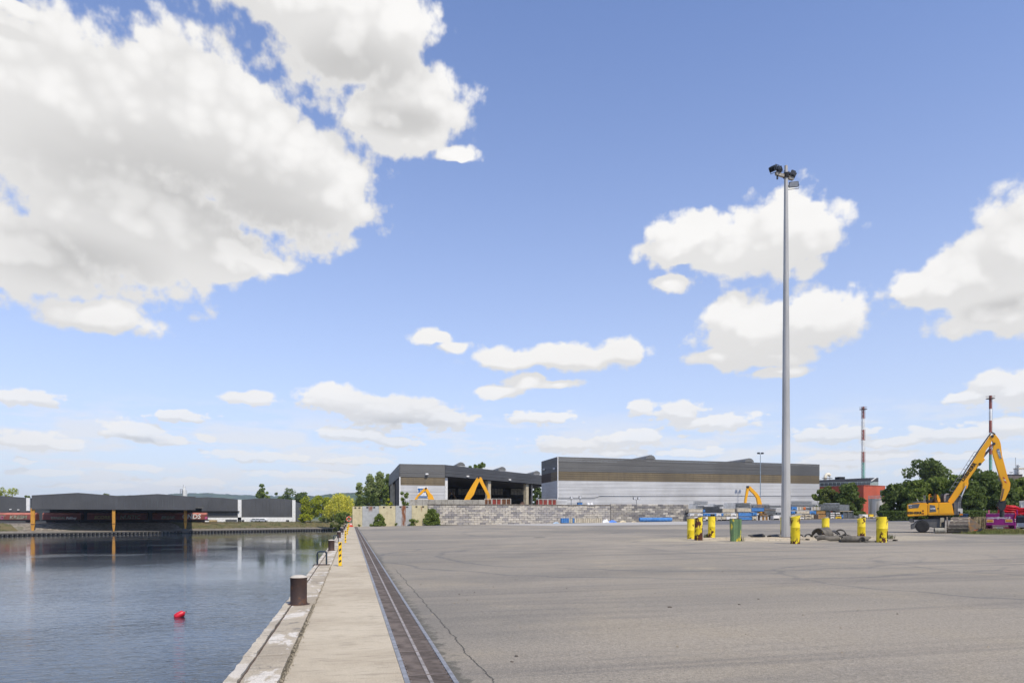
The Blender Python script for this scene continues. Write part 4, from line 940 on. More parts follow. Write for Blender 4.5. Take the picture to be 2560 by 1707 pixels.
MB().bar((-13*k_, 0, 0), (-13*k_, 0, Zf(1143)), .18).build('antenna', galv_m, t)
# ---- boundary walls of the yard
YB = 127.4
def wall_z(x, y): return PY(x, y, YB).z
cw = thing('steel_panel_wall', 'boundary wall of cream and grey steel panels streaked with rust', 'wall', (PY(881,1316,YB).x, YB, 0))
def panel_mat(name, base, rust):
    m, T, b = base_mat(name); tc = T.new('ShaderNodeTexCoord'); v = tc.outputs['Generated']; s = T.sep(v)
    n = T.noise(tc.outputs['Object'], 1.4, 5, .65); c = T.mix(T.ramp(n, .35, .7), base, tuple(q*.8 for q in base))
    for (cx, w, zlo, zhi, amt) in rust:
        fx = T.ramp(T.math('ABSOLUTE', T.math('SUBTRACT', T.math('ADD', s[0], T.math('MULTIPLY', T.math('SUBTRACT', T.noise(tc.outputs['Object'], 2.5, 4, .6), .5), .10)), cx)), w*.6, w, 1, 0)
        fz = T.math('MULTIPLY', T.ramp(s[2], zlo, zlo + .25), T.ramp(s[2], zhi - .02, zhi + .02, 1, 0))
        f_ = T.math('MULTIPLY', T.math('MULTIPLY', fx, fz), amt)
        f_ = T.math('MULTIPLY', f_, T.ramp(T.noise(T.vec('MULTIPLY', tc.outputs['Object'], (5, 1, .5)), 1.6, 4, .6), .3, .55))
        c = T.mix(f_, c, (.19, .058, .012))
    c = T.mix(T.math('MULTIPLY', T.ramp(T.noise(tc.outputs['Object'], 4, 4, .6), .68, .74), .5), c, (.35, .17, .06))
    T.put(b.inputs['Base Color'], c); b.inputs['Roughness'].default_value = .65; return m
cream = (.56, .49, .30); grey = (.40, .41, .40)
PM = [panel_mat('cream_panel_plain', cream, [(.7, .03, .5, .85, .5)]), panel_mat('grey_panel_patch', grey, [(.5, .16, .65, .99, .9)]), panel_mat('cream_panel_mid', cream, [(.5, .04, .3, .7, .25)]), panel_mat('grey_panel_streak', grey, [(.5, .17, -.15, 1.2, 1.0)]), panel_mat('cream_panel_right', cream, [(.62, .05, .6, .95, .7)])]
px_ = [881, 905.7, 947.4, 988.8, 1029.2, 1069]
for i in range(5):
    a_, c_ = PY(px_[i] + .15, 1316, YB), PY(px_[i+1] - .15, 1316, YB); yt = 1265.8 - 3.2*(i+.5)/5; zt_ = PY((px_[i]+px_[i+1])/2, yt, YB).z; zb0 = gz((a_.x+c_.x)/2, YB) - .05
    pn = MB().bbox(a_.x, c_.x, YB - .02*(i % 2), YB + .16, zb0, zt_, .02).build('steel_panel', PM[i], cw, world=True)
    for fx in (.3, .72): MB().box(a_.x + (c_.x-a_.x)*fx - .16, a_.x + (c_.x-a_.x)*fx + .16, YB - .1, YB - .02*(i % 2) - .002, zt_ - .3, zt_ - .12).build('lifting_slot', black_m, pn)
blk_m, T, b = base_mat('concrete_block'); oi = T.new('ShaderNodeObjectInfo'); tc = T.new('ShaderNodeTexCoord'); rr_ = T.new('ShaderNodeValToRGB')
cr_ = rr_.color_ramp; cr_.elements[0].position = 0; cr_.elements[0].color = (.20, .19, .19, 1); cr_.elements[1].position = 1; cr_.elements[1].color = (.56, .51, .43, 1)
for pos, col in ((.18, (.26, .245, .24)), (.3, (.36, .33, .31)), (.5, (.45, .41, .35)), (.75, (.50, .46, .39))): e = cr_.elements.new(pos); e.color = (*col, 1)
T.put(rr_.inputs[0], oi.outputs['Random']); gg = T.new('ShaderNodeNewGeometry')
c = T.mix(T.ramp(T.noise(gg.outputs['Position'], 1.6, 5, .65), .42, .75), rr_.outputs[0], (.24, .225, .21))
c = T.mix(T.math('MULTIPLY', T.ramp(T.noise(gg.outputs['Position'], .22, 3, .6), .5, .62), .5), c, (.26, .25, .25))
T.put(b.inputs['Base Color'], c); b.inputs['Roughness'].default_value = .92
bn = T.new('ShaderNodeBump'); bn.inputs['Distance'].default_value = .03; T.put(bn.inputs['Height'], T.noise(tc.outputs['Object'], 6, 5, .7)); T.put(b.inputs['Normal'], bn.outputs[0])
blk_d = blk_m.copy(); blk_d.name = 'concrete_block_dirty'; cr2 = [n for n in blk_d.node_tree.nodes if n.type == 'VALTORGB'][0].color_ramp
for e in cr2.elements: e.color = tuple(q * (.62 if e.position < .8 else .95) for q in e.color[:3]) + (1,)
def block_wall(x0_, x1_, ytl, ytr, label, m, cols, cap):
    a_, c_ = PY(x0_, 1310, YB), PY(x1_, 1304, YB); bw = (c_.x - a_.x)/cols
    t = thing('block_wall', label, 'wall', (a_.x, YB, gz(a_.x, YB)))
    zl, zr_ = PY(x0_, ytl, YB).z, PY(x1_, ytr, YB).z; rows = 9
    zt_ = (zl + zr_)/2 - (.22 if cap else 0); z0_ = gz(c_.x, YB) - .1; rh = (zt_ - (z0_ - .3))/rows; r = random.Random(int(x0_))
    meshes = []
    for j in range(4):
        mb = MB(); e_ = .02 + .01*j; mb.bbox(.012, bw - .012, 0, .8, .008, rh - .008, e_); meshes.append(mb.mesh('concrete_block', m))
    half = MB().bbox(.012, bw/2 - .012, 0, .8, .008, rh - .008, .03).mesh('concrete_block', m)
    for j in range(rows):
        z = zt_ - rh*(j+1); off = bw/2 if j % 2 else 0
        if off:
            obj('concrete_block', half, t, loc=(a_.x, YB, z), world=True); obj('concrete_block', half, t, loc=(c_.x - bw/2, YB, z), world=True)
        for i in range(cols - (1 if off else 0)):
            obj('concrete_block', r.choice(meshes), t, loc=(a_.x + off + i*bw, YB + r.uniform(-.035, .035), z), world=True)
    MB().box(a_.x + .02, c_.x - .02, YB + .2, YB + .6, z0_ - .4, zt_ - .02).build('mortar_core', mat('mortar', (.10, .098, .09), .95), t, world=True)
    if cap:
        n = 22; cap_me = None
        for i in range(n):
            cl_ = (c_.x - a_.x)/n
            cap_me = cap_me or MB().bbox(.02, cl_ - .02, -.05, .85, 0, .24, .03).mesh('cap_stone', mat('weathered_cap', (.17, .15, .125), .95, var=.35, scale=1.5))
            obj('cap_stone', cap_me, t, loc=(a_.x + i*cl_, YB, zt_ + r.uniform(0, .03)), world=True)
    return t
block_wall(1069.6, 1526, 1261.5, 1260, 'long boundary wall of pale concrete blocks with weathered cap stones', blk_m, 33, True)
block_wall(1526.8, 1721, 1260, 1259.4, 'shorter darker section of concrete block wall beside the stored crates', blk_d, 15, False)
# ================================================================== vegetation
def leaf_mat(name, c1, c2):
    c1, c2 = tuple(q*1.35 for q in c1), tuple(q*1.5 for q in c2)
    m, T, b = base_mat(name); g = T.new('ShaderNodeNewGeometry')
    ri = g.outputs['Random Per Island']
    c = T.mix(ri, c1, c2); n = T.noise(g.outputs['Position'], .35, 3, .6); c = T.mix(T.math('MULTIPLY', T.ramp(n, .4, .65), .45), c, tuple(q*.6 for q in c1))
    T.put(b.inputs['Base Color'], c); b.inputs['Roughness'].default_value = .7; b.inputs['Specular IOR Level'].default_value = .25
    tr = T.new('ShaderNodeBsdfTranslucent'); T.put(tr.inputs[0], T.mix(.5, c, (c2[0]*1.1, c2[1]*1.2, c2[2]*.6)))
    mx = T.new('ShaderNodeMixShader'); mx.inputs[0].default_value = .35
    o = T.n['Material Output']; T.l.new(b.outputs[0], mx.inputs[1]); T.l.new(tr.outputs[0], mx.inputs[2]); T.l.new(mx.outputs[0], o.inputs[0]); return m
LM = {'dark': leaf_mat('leaf_dark', (.058, .086, .024), (.118, .155, .042)), 'mid': leaf_mat('leaf_mid', (.085, .125, .028), (.185, .225, .055)), 'light': leaf_mat('leaf_light', (.12, .165, .036), (.22, .26, .065)),
      'lime': leaf_mat('leaf_lime', (.17, .22, .018), (.36, .36, .03)), 'willow': leaf_mat('leaf_willow', (.26, .28, .04), (.60, .54, .09)), 'grey': leaf_mat('leaf_poplar', (.13, .175, .055), (.32, .35, .15)), 'oliv': leaf_mat('leaf_olive', (.085, .11, .028), (.16, .18, .05))}
bark_m = mat('bark', (.10, .08, .06), .95, var=.3, scale=4, bump=.02, bscale=12)
def leaves_mesh(C, S, name, m, flat=0.):
    "C: (n,3) centres, S: (n,) sizes -> one mesh of pointed leaf-sprig quads"
    n = len(C); d = rng.normal(size=(n, 3)); d[:, 2] *= (1 - flat); d /= np.linalg.norm(d, axis=1)[:, None]
    a = np.cross(d, rng.normal(size=(n, 3))); a /= np.linalg.norm(a, axis=1)[:, None]; b_ = np.cross(d, a)
    s = S[:, None]; V = np.empty((n, 4, 3)); V[:, 0] = C - a*s*.95; V[:, 1] = C + b_*s*.55 + d*s*.15; V[:, 2] = C + a*s*.95; V[:, 3] = C - b_*s*.55 + d*s*.15
    me = bpy.data.meshes.new(name); me.vertices.add(4*n); me.vertices.foreach_set('co', V.reshape(-1).astype(np.float32))
    me.loops.add(4*n); me.loops.foreach_set('vertex_index', np.arange(4*n, dtype=np.int32)); me.polygons.add(n)
    me.polygons.foreach_set('loop_start', np.arange(0, 4*n, 4, dtype=np.int32)); me.update(); me.validate(); me.materials.append(m); return me
def crown_points(style, h, w, n, leaf, clumps):
    "local points for a crown of height h (from 0) and half width w"
    cs = []
    for _ in range(clumps):
        if style == 'poplar':
            z = rng.uniform(0, 1) ** .8; rad = w * (1 - .85*z**2.2) * (.55 + .45*min(1, z*6)); rr = rad * math.sqrt(rng.uniform(.15, 1)); t = rng.uniform(0, 6.283); cs.append((rr*math.cos(t), rr*math.sin(t), z*h*.97, .20*w + .10*h*.3))
        elif style == 'full':
            z = rng.uniform(0, 1); rad = w*(1 - .72*z**3.2)*(.8 + .2*min(1, z*4)); t = rng.uniform(0, 6.283); rr = rad*math.sqrt(rng.uniform(.12, 1))*.86; cs.append((rr*math.cos(t), rr*math.sin(t), z*h*.93, w*rng.uniform(.2, .32)))
        elif style == 'cone':
            z = rng.uniform(0, 1); rad = w*(1 - z)**.8 + .05*w; t = rng.uniform(0, 6.283); rr = rad*math.sqrt(rng.uniform(.3, 1)); cs.append((rr*math.cos(t), rr*math.sin(t), z*h*.96, .22*w))
        else:
            u = rng.normal(size=3); u = np.sign(u)*np.abs(u/np.linalg.norm(u))**.8; rr = rng.uniform(.12, 1) ** .5
            zz = .5 + .5*u[2]*rr; k = 1.0 if style == 'round' else (.75 + .35*math.sin(3.1*math.atan2(u[1], u[0]) + 1))
            cs.append((u[0]*rr*w*k*.88, u[1]*rr*w*k*.88, h*(.06 + .88*zz), w*rng.uniform(.24, .36)))
    cs = np.array(cs); idx = rng.integers(0, clumps, n); dv = rng.normal(size=(n, 3)); dv /= np.linalg.norm(dv, axis=1)[:, None]
    r = rng.uniform(.25, 1, n) ** .45
    P_ = cs[idx, :3] + dv * (cs[idx, 3]*r)[:, None] * np.array([1, 1, .8])
    keep = P_[:, 2] > -.02*h
    return P_[keep], (leaf * rng.uniform(.6, 1.3, n))[keep], cs
def trunk_mesh(h0, h, r, cs, k=7):
    mb = MB(); mb.tube([(0, 0, -.1), (.05*r, 0, h0*.5), (-.3*r, .2*r, h0), (0, 0, h0 + (h-h0)*.45), (0, .1, h*.85)], [r*1.25, r, r*.85, r*.5, r*.12], 8)
    for c in cs[:k]:
        q = Vector((c[0], c[1], c[2] + h0)); s_ = Vector((0, 0, h0 + (q.z-h0)*.35)); mb.tube([s_, s_.lerp(q, .5) + Vector((0, 0, .1*h)), q], [r*.4, r*.25, r*.06], 5)
    return mb
def tree(name, label, x, yt, hw, d, style='round', m='mid', n=3500, leaf=.34, clumps=26, base=None, bare=.16, group=None, sx=1.0):
    p = PD(x, HY, d); zb0 = (gz(p.x, p.y) if p.x > 1 else BT) if base is None else base
    H_ = EYE + (HY-yt)/F*d - zb0; w = hw*d/F; h0 = H_*bare
    t = thing(name, label, 'tree' if 'bush' not in name and 'hedge' not in name else 'bush', (p.x, p.y, zb0), group=group)
    P_, S_, cs = crown_points(style, H_ - h0, w, n, leaf, clumps); P_[:, 2] += h0
    k = (H_ - h0*.9) / max(1e-3, P_[:, 2].max() - h0*.9); P_[:, 2] = h0*.9 + (P_[:, 2] - h0*.9)*k
    obj('crown', leaves_mesh(P_, S_, 'crown', LM[m]), t); trunk_mesh(h0, H_, max(.06, H_*.022), cs).build('trunk', bark_m, t, smooth=True)
    return t
G1 = 'clipped trees in a row behind the yard'
# right-hand row
for i, (x, yt, hw, d, m, lab) in enumerate(((2236,1208,34,132,'dark','dark round tree at the left end of the row beside the concrete tank'),(2290,1199,38,128,'mid','lighter green tree with rounded top second in the row'),
    (2345,1192,40,130,'mid','bushy tree in the row behind the yellow machine boom foot'),(2395,1186,38,124,'mid','bushy tree half hidden by the yellow boom'),(2452,1170,44,128,'dark','taller dark tree framed between boom and stick'),
    (2505,1196,40,122,'dark','dark tree right of the yellow stick'),(2556,1192,44,124,'mid','tree at the right edge of the picture in the row'),(2420,1200,40,118,'dark','dark low tree behind the driver cab'))):
    tree('row_tree', lab, x, yt, hw*1.12, d, 'full', m, 8500, .33, 60, bare=.02, group=G1)
tree('walnut_tree', 'tall spreading dark tree rising above the row', 2330, 1146, 56, 205, 'lobed', 'dark', 6500, .5, 34, bare=.3)
tree('garden_tree', 'round dark tree before the red building wall', 2122, 1207, 38, 152, 'full', 'dark', 7000, .36, 50, bare=.06)
tree('garden_tree', 'smaller dark tree between warehouse corner and round tree', 2074, 1214, 28, 156, 'full', 'oliv', 5000, .36, 40, bare=.04)
tree('garden_tree', 'pale green tree just visible at the warehouse corner', 2050, 1222, 18, 166, 'round', 'mid', 2000, .4, 20, bare=.06)
# hedge in clipped blocks
def hedge(xa, xb, d, y0, label):
    a_, c_ = PD(xa, HY, d), PD(xb, HY, d); zb0 = gz(a_.x, a_.y); h = EYE + (HY-y0)/F*d - zb0; L = (c_ - a_).length; n = int(L*650)
    t = thing('hedge', label, 'hedge', (a_.x, a_.y, zb0)); dv = np.array((c_ - a_).normalized()[:]); nv = np.array([-dv[1], dv[0], 0])
    P_ = rng.uniform(0, L, n)[:, None]*dv + np.outer(rng.uniform(0, 1.6, n), nv); zz = rng.uniform(0, 1, n)**.6*h; P_[:, 2] = zz
    obj('foliage', leaves_mesh(P_, rng.uniform(.10, .2, n), 'foliage', LM['dark']), t)
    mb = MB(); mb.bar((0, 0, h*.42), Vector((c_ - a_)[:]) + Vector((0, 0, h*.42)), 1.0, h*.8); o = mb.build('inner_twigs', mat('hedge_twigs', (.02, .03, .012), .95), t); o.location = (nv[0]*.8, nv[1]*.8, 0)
hedge(2208, 2284, 116, 1276.5, 'low clipped dark hedge left of the yellow machine'); hedge(2398, 2500, 104, 1276, 'low clipped hedge between the machine and the purple truck')
# left and middle
tree('plane_tree', 'sparse pollarded tree showing above the far left shed', 18, 1218, 34, 372, 'lobed', 'lime', 1500, .55, 15, bare=.25)
tree('roof_tree', 'small treetop at the left end of the canopy', 70, 1238, 9, 380, 'round', 'mid', 700, .5, 9)
tree('roof_tree', 'faint treetop above the canopy valley', 268, 1233, 14, 420, 'lobed', 'oliv', 700, .5, 10)
tree('spire_tree', 'pointed dark green tree behind the far white-cornered shed', 653, 1209, 16, 400, 'poplar', 'mid', 3000, .5, 30, bare=.1)
tree('spire_tree', 'lower light green tree beside the pointed tree', 664, 1228, 14, 398, 'round', 'light', 1500, .5, 16)
tree('oak_tree', 'dark round tree behind the right corner of the far shed', 738, 1221, 34, 360, 'round', 'dark', 4500, .55, 40, bare=.1)
tree('oak_tree', 'small dark treetop between pointed tree and dark round tree', 700, 1231, 14, 380, 'round', 'dark', 1500, .5, 16)
tree('bank_tree', 'yellow-green tree right of the far shed', 776, 1240, 26, 318, 'round', 'lime', 3500, .42, 34, bare=.05)
tree('bank_tree', 'bright green leaning tree left of the willow', 806, 1238, 22, 312, 'round', 'lime', 3200, .42, 30, bare=.05)
tree('bank_bush', 'low lime bush at the water end of the far shed', 764, 1284, 18, 306, 'round', 'lime', 1500, .4, 18, bare=.02)
tree('bank_bush', 'low green bush below the willow', 818, 1282, 20, 300, 'round', 'light', 1500, .4, 18, bare=.02)
tree('poplar_tree', 'slender poplar at the left of the clump by the shed', 898, 1206, 13, 236, 'poplar', 'grey', 2800, .34, 34, bare=.05, group='poplars by the open shed')
tree('poplar_tree', 'tall full poplar in the middle of the clump by the shed', 926, 1184, 21, 240, 'poplar', 'grey', 7500, .30, 80, bare=.05, group='poplars by the open shed')
tree('poplar_tree', 'tallest poplar close to the open shed wall', 950, 1178, 20, 238, 'poplar', 'grey', 7500, .30, 80, bare=.05, group='poplars by the open shed')
tree('poplar_tree', 'dark poplar touching the shed corner', 971, 1184, 15, 234, 'poplar', 'mid', 3400, .34, 40, bare=.05, group='poplars by the open shed')
tree('poplar_tree', 'low dark poplar filling the foot of the clump', 922, 1228, 30, 232, 'round', 'dark', 3200, .34, 30, bare=.02, group='poplars by the open shed')
tree('shed_tree', 'treetop showing above the open shed roof', 1203, 1156, 26, 262, 'lobed', 'mid', 3000, .45, 28, bare=.3); tree('shed_tree', 'lower treetop left of the one above the shed roof', 1183, 1161, 14, 266, 'round', 'mid', 1800, .45, 18, bare=.3)
tree('gap_tree', 'dark tree seen through the gap between shed and warehouse', 1345, 1212, 16, 262, 'round', 'dark', 2800, .45, 26, bare=.05)
# willow: hanging strands
def willow():
    d = 292; p = PD(851, HY, d); H_ = EYE + (HY-1231)/F*d - BT; w = 40*d/F
    t = thing('willow_tree', 'yellow-green weeping willow left of the steel panel wall', 'tree', (p.x, p.y, BT)); pts = []; r = random.Random(8)
    for i in range(620):
        a_ = r.uniform(0, 6.283); q = math.sqrt(r.random()); k = 1 + .12*math.sin(3*a_+1) + .1*math.sin(7*a_)
        top = H_*(1 - .55*q**2.2)*r.uniform(.9, 1.02) - .2; x, y = q*w*k*math.cos(a_), q*w*k*math.sin(a_); ln = top*(r.uniform(.3, .85) if q > .5 else r.uniform(.12, .4))
        for j in range(13): f = j/12; pts.append((x*(1 + .05*f) + r.gauss(0, .12), y*(1 + .05*f) + r.gauss(0, .12), top - ln*f))
    P_ = np.array(pts); obj('crown', leaves_mesh(P_, rng.uniform(.22, .42, len(P_)), 'crown', LM['willow'], -1.2), t)
    trunk_mesh(H_*.3, H_, .4, np.array([(w*.5*math.cos(k), w*.5*math.sin(k), H_*.35, 1) for k in range(7)])).build('trunk', bark_m, t, smooth=True)
willow()
def bush(x, y0, y1, hw, m, label, n, Y=None, leaf=.12, style='lobed', clumps=22, base=None):
    p = PY(x, y1, Y); zb0 = gz(p.x, p.y) if base is None else base; d = depth(p); h = EYE + (HY-y0)/F*d - zb0; w = hw*d/F
    t = thing('bush', label, 'bush', (p.x, p.y, zb0)); P_, S_, cs = crown_points(style, h, w, n, leaf, clumps); P_[:, 1] *= .6; k = h/max(.01, P_[:, 2].max()); P_[:, 2] *= k
    obj('foliage', leaves_mesh(P_, S_, 'foliage', LM[m]), t); mb = MB()
    for c in cs[:10]: mb.tube([(0, 0, -.05), (c[0]*.5, c[1]*.3, c[2]*.5), (c[0], c[1]*.6, c[2])], [.04, .03, .012], 5)
    mb.build('stems', bark_m, t); return t
bush(948, 1283, 1313, 20, 'mid', 'dark green bush before the grey steel panel', 5000, YB - 1.2, .13, 'cone', 60)
bush(1033, 1296, 1311, 14, 'mid', 'small low bush before the rust-streaked grey panel', 900, YB - 1.0, .12)
bush(1081, 1271, 1311, 24, 'mid', 'large green bush where panel wall meets block wall', 6500, YB - 1.3, .14, 'full', 70)
bush(990, 1307, 1312.5, 5, 'light', 'tiny weed at the foot of the middle cream panel', 250, YB - .5, .1, clumps=8); bush(897, 1310, 1315.5, 4, 'mid', 'tiny weed at the foot of the first cream panel', 200, YB - .5, .1, clumps=8)
tree('sapling', 'thin young tree growing behind the steel panel wall', 1013, 1229, 14, 133, 'lobed', 'mid', 650, .24, 12, bare=.3)
tree('yellow_shrub_bush', 'yellowish shrub between poplars and the shed columns', 973, 1246, 9, 165, 'round', 'lime', 700, .2, 12, bare=.05)
bush(858, 1279, 1312, 17, 'mid', 'dark green bush at the far end of the quay beside the water', 3000, 168, .17, 'round', 26, 0)
bush(838, 1286, 1316, 14, 'oliv', 'green bush hanging over the far corner of the basin', 2200, 205, .2, 'round', 22, -2.2)
# ================================================================== things on the quay
iron_m = mat('bollard_iron', (.065, .042, .036), .6, .3, scale=6, col2=(.16, .075, .035), cut=(.5, .72), bump=.006, bscale=25)
crust_m = mat('bollard_crown', (.47, .43, .37), .9, var=.15, scale=6, bump=.01, bscale=20)
names = ['nearest rusty mooring bollard on the quay edge', 'second mooring bollard from the camera beyond the ladder hoops', 'third mooring bollard along the quay edge', 'fourth mooring bollard along the quay edge', 'fifth mooring bollard along the quay edge', 'last mooring bollard near the end of the quay']
bo = None
for k in range(6):
    p = (-.95, 13.25 + 21.4*k, -.004)
    if bo is None:
        bo = thing('mooring_bollard', names[0], 'bollard', p, group='mooring bollards along the quay')
        MB().lathe([(.165, 0), (.165, .02), (.15, .05), (.15, .47), (.158, .485), (.158, .50)], 28).build('barrel', iron_m, bo, smooth=True)
        MB().lathe([(.157, .501), (.13, .525), (.07, .545), (.0001, .55)], 28).build('crown', crust_m, bo, smooth=True)
        MB().lathe([(.2, -.01), (.2, .008), (.17, .012)], 20).build('base_flange', rust_m, bo)
    else: c = copy_tree(bo); c.location = p; c['label'] = names[k]
# ladder hoops: two inverted-U tubes over the quay edge
tube_m = mat('dark_blue_tube', (.025, .04, .055), .5, .2)
lad = None
for k in range(4):
    p = (-.975, 24.0 + 22.2*k, 0); lab = ['dark tubular ladder hoops on the quay edge between the first two bollards', 'second set of ladder hoops further along the quay edge', 'third set of ladder hoops far along the quay edge', 'last set of ladder hoops near the end of the quay'][k]
    if lad is None:
        lad = thing('ladder_handrail', lab, 'handrail', p, group='ladder hoops along the quay')
        for y in (-.0, .46):
            pts = [(-.15, y, -.02), (-.15, y, .38), (-.13, y, .43), (-.09, y, .45), (.09, y, .45), (.13, y, .43), (.15, y, .38), (.15, y, -.02)]
            MB().tube(pts, .021, 8).build('hoop', tube_m, lad, smooth=True)
        MB().box(-.26, .26, -.05, .05, -.004, .008).build('foot_plate', rust_m, lad); MB().box(-.26, .26, .41, .51, -.004, .008).build('foot_plate', rust_m, lad)
        for z in (-.5, -.85, -1.2): MB().cyl((-.27, .0, z), (-.27, .46, z), .018, n=6).build('rung', tube_m, lad)
        for y in (0, .46): MB().cyl((-.27, y, -2.2), (-.27, y, .0), .02, n=6).build('stile', tube_m, lad)
    else: c = copy_tree(lad); c.location = p; c['label'] = lab
# hazard posts beside each ladder
yel_m = mat('hazard_yellow', (.80, .50, .015), .5, var=.1, scale=5); blk2 = mat('hazard_black', (.02, .02, .02), .5)
hz = None
for k in range(5):
    p = (-.36, 23.4 + 21.6*k, 0); lab = ['nearest yellow and black striped square post on the quay deck', 'second yellow and black striped post along the quay', 'third yellow and black striped post along the quay', 'fourth yellow and black striped post along the quay', 'last yellow and black striped post near the wall'][k]
    if hz is None:
        hz = thing('hazard_post', lab, 'post', p, group='striped hazard posts along the quay'); s_ = .055
        MB().bbox(-s_, s_, -s_, s_, 0, .80, .006).build('post', yel_m, hz); MB().box(-.1, .1, -.1, .1, -.002, .008).build('base_plate', galv_m, hz)
        for i in range(4):
            z = .10 + .19*i
            for (ax, sg_) in (('y', -1), ('x', 1), ('x', -1), ('y', 1)):
                mb = MB(); o_ = s_ + .0015
                q = [(-s_*.62, z), (s_*.62, z + .05), (s_*.62, z + .125), (-s_*.62, z + .075)]
                mb.v = [(a_, sg_*o_, b_) if ax == 'y' else (sg_*o_, a_, b_) for a_, b_ in q]; mb.f = [(0,1,2,3)]
                mb.build('black_stripe', blk2, hz)
    else: c = copy_tree(hz); c.location = p; c['label'] = lab
# red buoy floating in the basin
p = PZ(449, 1541, ZW); t = thing('mooring_buoy', 'red plastic buoy floating in the basin', 'buoy', (p.x, p.y, ZW + .10))
buoy_m = mat('buoy_red', (.55, .012, .03), .4, var=.15, scale=4)
o = MB().lathe([(.0001, -.29), (.10, -.28), (.165, -.22), (.185, -.1), (.185, .1), (.165, .2), (.08, .26), (.05, .27), (.05, .31), (.0001, .315)], 20).build('float', buoy_m, t, smooth=True); o.rotation_euler = (0, math.radians(64), math.radians(20))
o = MB().tube([(.045*math.cos(a), 0, .34 + .045*math.sin(a)) for a in np.linspace(0, 6.283, 13)], .012, 6, False).build('ring', rust_m, t); o.rotation_euler = (0, math.radians(64), math.radians(20))
# end of the quay: mesh fence, lifebuoy, red block
fence_g = mat('fence_green', (.05, .09, .06), .6)
t = thing('mesh_fence', 'green wire mesh fence closing the quay beside the panel wall', 'fence', (-.8, 133, 0))
for x in (-.9, 0.2, 1.3): MB().cyl((x+.8, 0, 0), (x+.8, 0, 2.3), .04, n=6).build('fence_post', fence_g, t)
for i in range(2):
    mb = MB(); x0_ = -.06 + i*1.1
    for k in range(12): mb.bar((x0_ + k*.095, 0, .1), (x0_ + k*.095, 0, 2.2), .012)
    for k in range(9): mb.bar((x0_, 0, .15 + k*.25), (x0_ + 1.05, 0, .15 + k*.25), .012)
    mb.build('mesh_panel', fence_g, t)
p = PY(872, 1297, 130.5); t = thing('lifebuoy', 'orange lifebuoy ring hanging at the end of the quay', 'lifebuoy', (p.x, p.y, p.z))
lb = mat('lifebuoy_orange', (.75, .13, .05), .5)
MB().tube([(.40*math.cos(a), 0, .40*math.sin(a)) for a in np.linspace(0, 6.283, 25)], .10, 8, False).build('ring', lb, t, smooth=True)
for a in (.785, 2.356, 3.927, 5.498): o = MB().tube([(.40*math.cos(a+e), 0, .40*math.sin(a+e)) for e in (-.1, 0, .1)], .107, 8).build('white_band', whitep, t)
MB().cyl((0, .14, -p.z), (0, .14, .6), .05, n=8).build('post', galv_m, t)
p = PY(877.5, 1315, 126); t = thing('barrier_block', 'small red plastic barrier block at the foot of the panel wall', 'barrier', (p.x, 126, gz(p.x, 126)))
MB().prism([(-.42,0),(.42,0),(.36,.2),(.2,.28),(.16,.62),(-.16,.62),(-.2,.28),(-.36,.2)], -.22, .22).build('body', mat('barrier_red', (.6, .05, .02), .5), t)
MB().box(-.12, .12, -.225, -.2225, .36, .54).build('white_patch', whitep, t)
# ================================================================== mast and crash posts
pole_m = mat('mast_galvanised', (.42, .415, .40), .55, .2, var=.12, scale=1.2, stretch=(1, 1, .2))
p = PG(1965, 1345); D0 = depth(p); k_ = D0/F
mst = thing('floodlight_mast', 'very tall tapered grey floodlight mast standing in sand among yellow posts', 'light mast', p)
HM = (1345 - 424)*k_; joints = [1345, 1214, 1073, 932, 827, 688, 550, 424]; wid = lambda y: float(np.interp(y, [424, 1345], [8.8, 22.8]))*k_/2
for i in range(7):
    za, zc = (1345-joints[i])*k_, (1345-joints[i+1])*k_; ra, rc = wid(joints[i]), wid(joints[i+1])
    MB().cyl((0, 0, za - (.15 if i == 0 else 0)), (0, 0, zc + (.05 if i < 6 else 0)), ra*1.0, rc*1.035 if i < 6 else rc, n=12).build('mast_section', pole_m, mst)
MB().lathe([(.42, 0), (.42, .05), (.33, .09)], 16).build('base_flange', rust_m, mst)
MB().box(.1, .28, -.315, -.27, .9, 1.5).build('access_door', pole_m, mst)
arm_m = mat('arm_steel', (.42, .38, .32), .6, .4, var=.2)
R3 = Vector((CT, -ST, 0)); F3 = Vector((ST, CT, 0))
def mp(x, y, back): q = R3*((x-1965)*k_) + F3*back; return Vector((q.x, q.y, (1345-y)*k_ + back*(HM/D0)*1.0))
aL, aR = mp(1934, 433, -.37), mp(1988, 449, .37); aL.z = aR.z = HM - .45
MB().bar(aL, aR, .16, .2).build('cross_arm', arm_m, mst)
MB().cyl((0, 0, HM), (0, 0, HM + .25), .1, n=10).build('cap', arm_m, mst); MB().lathe([(.16, HM-.55), (.19, HM-.55), (.19, HM-.25), (.16, HM-.25)], 12).build('clamp', black_m, mst)
lens_m = mat('lamp_glass', (.55, .56, .58), .25, var=.08); hous = mat('lamp_housing', (.03, .035, .045), .45, .2)
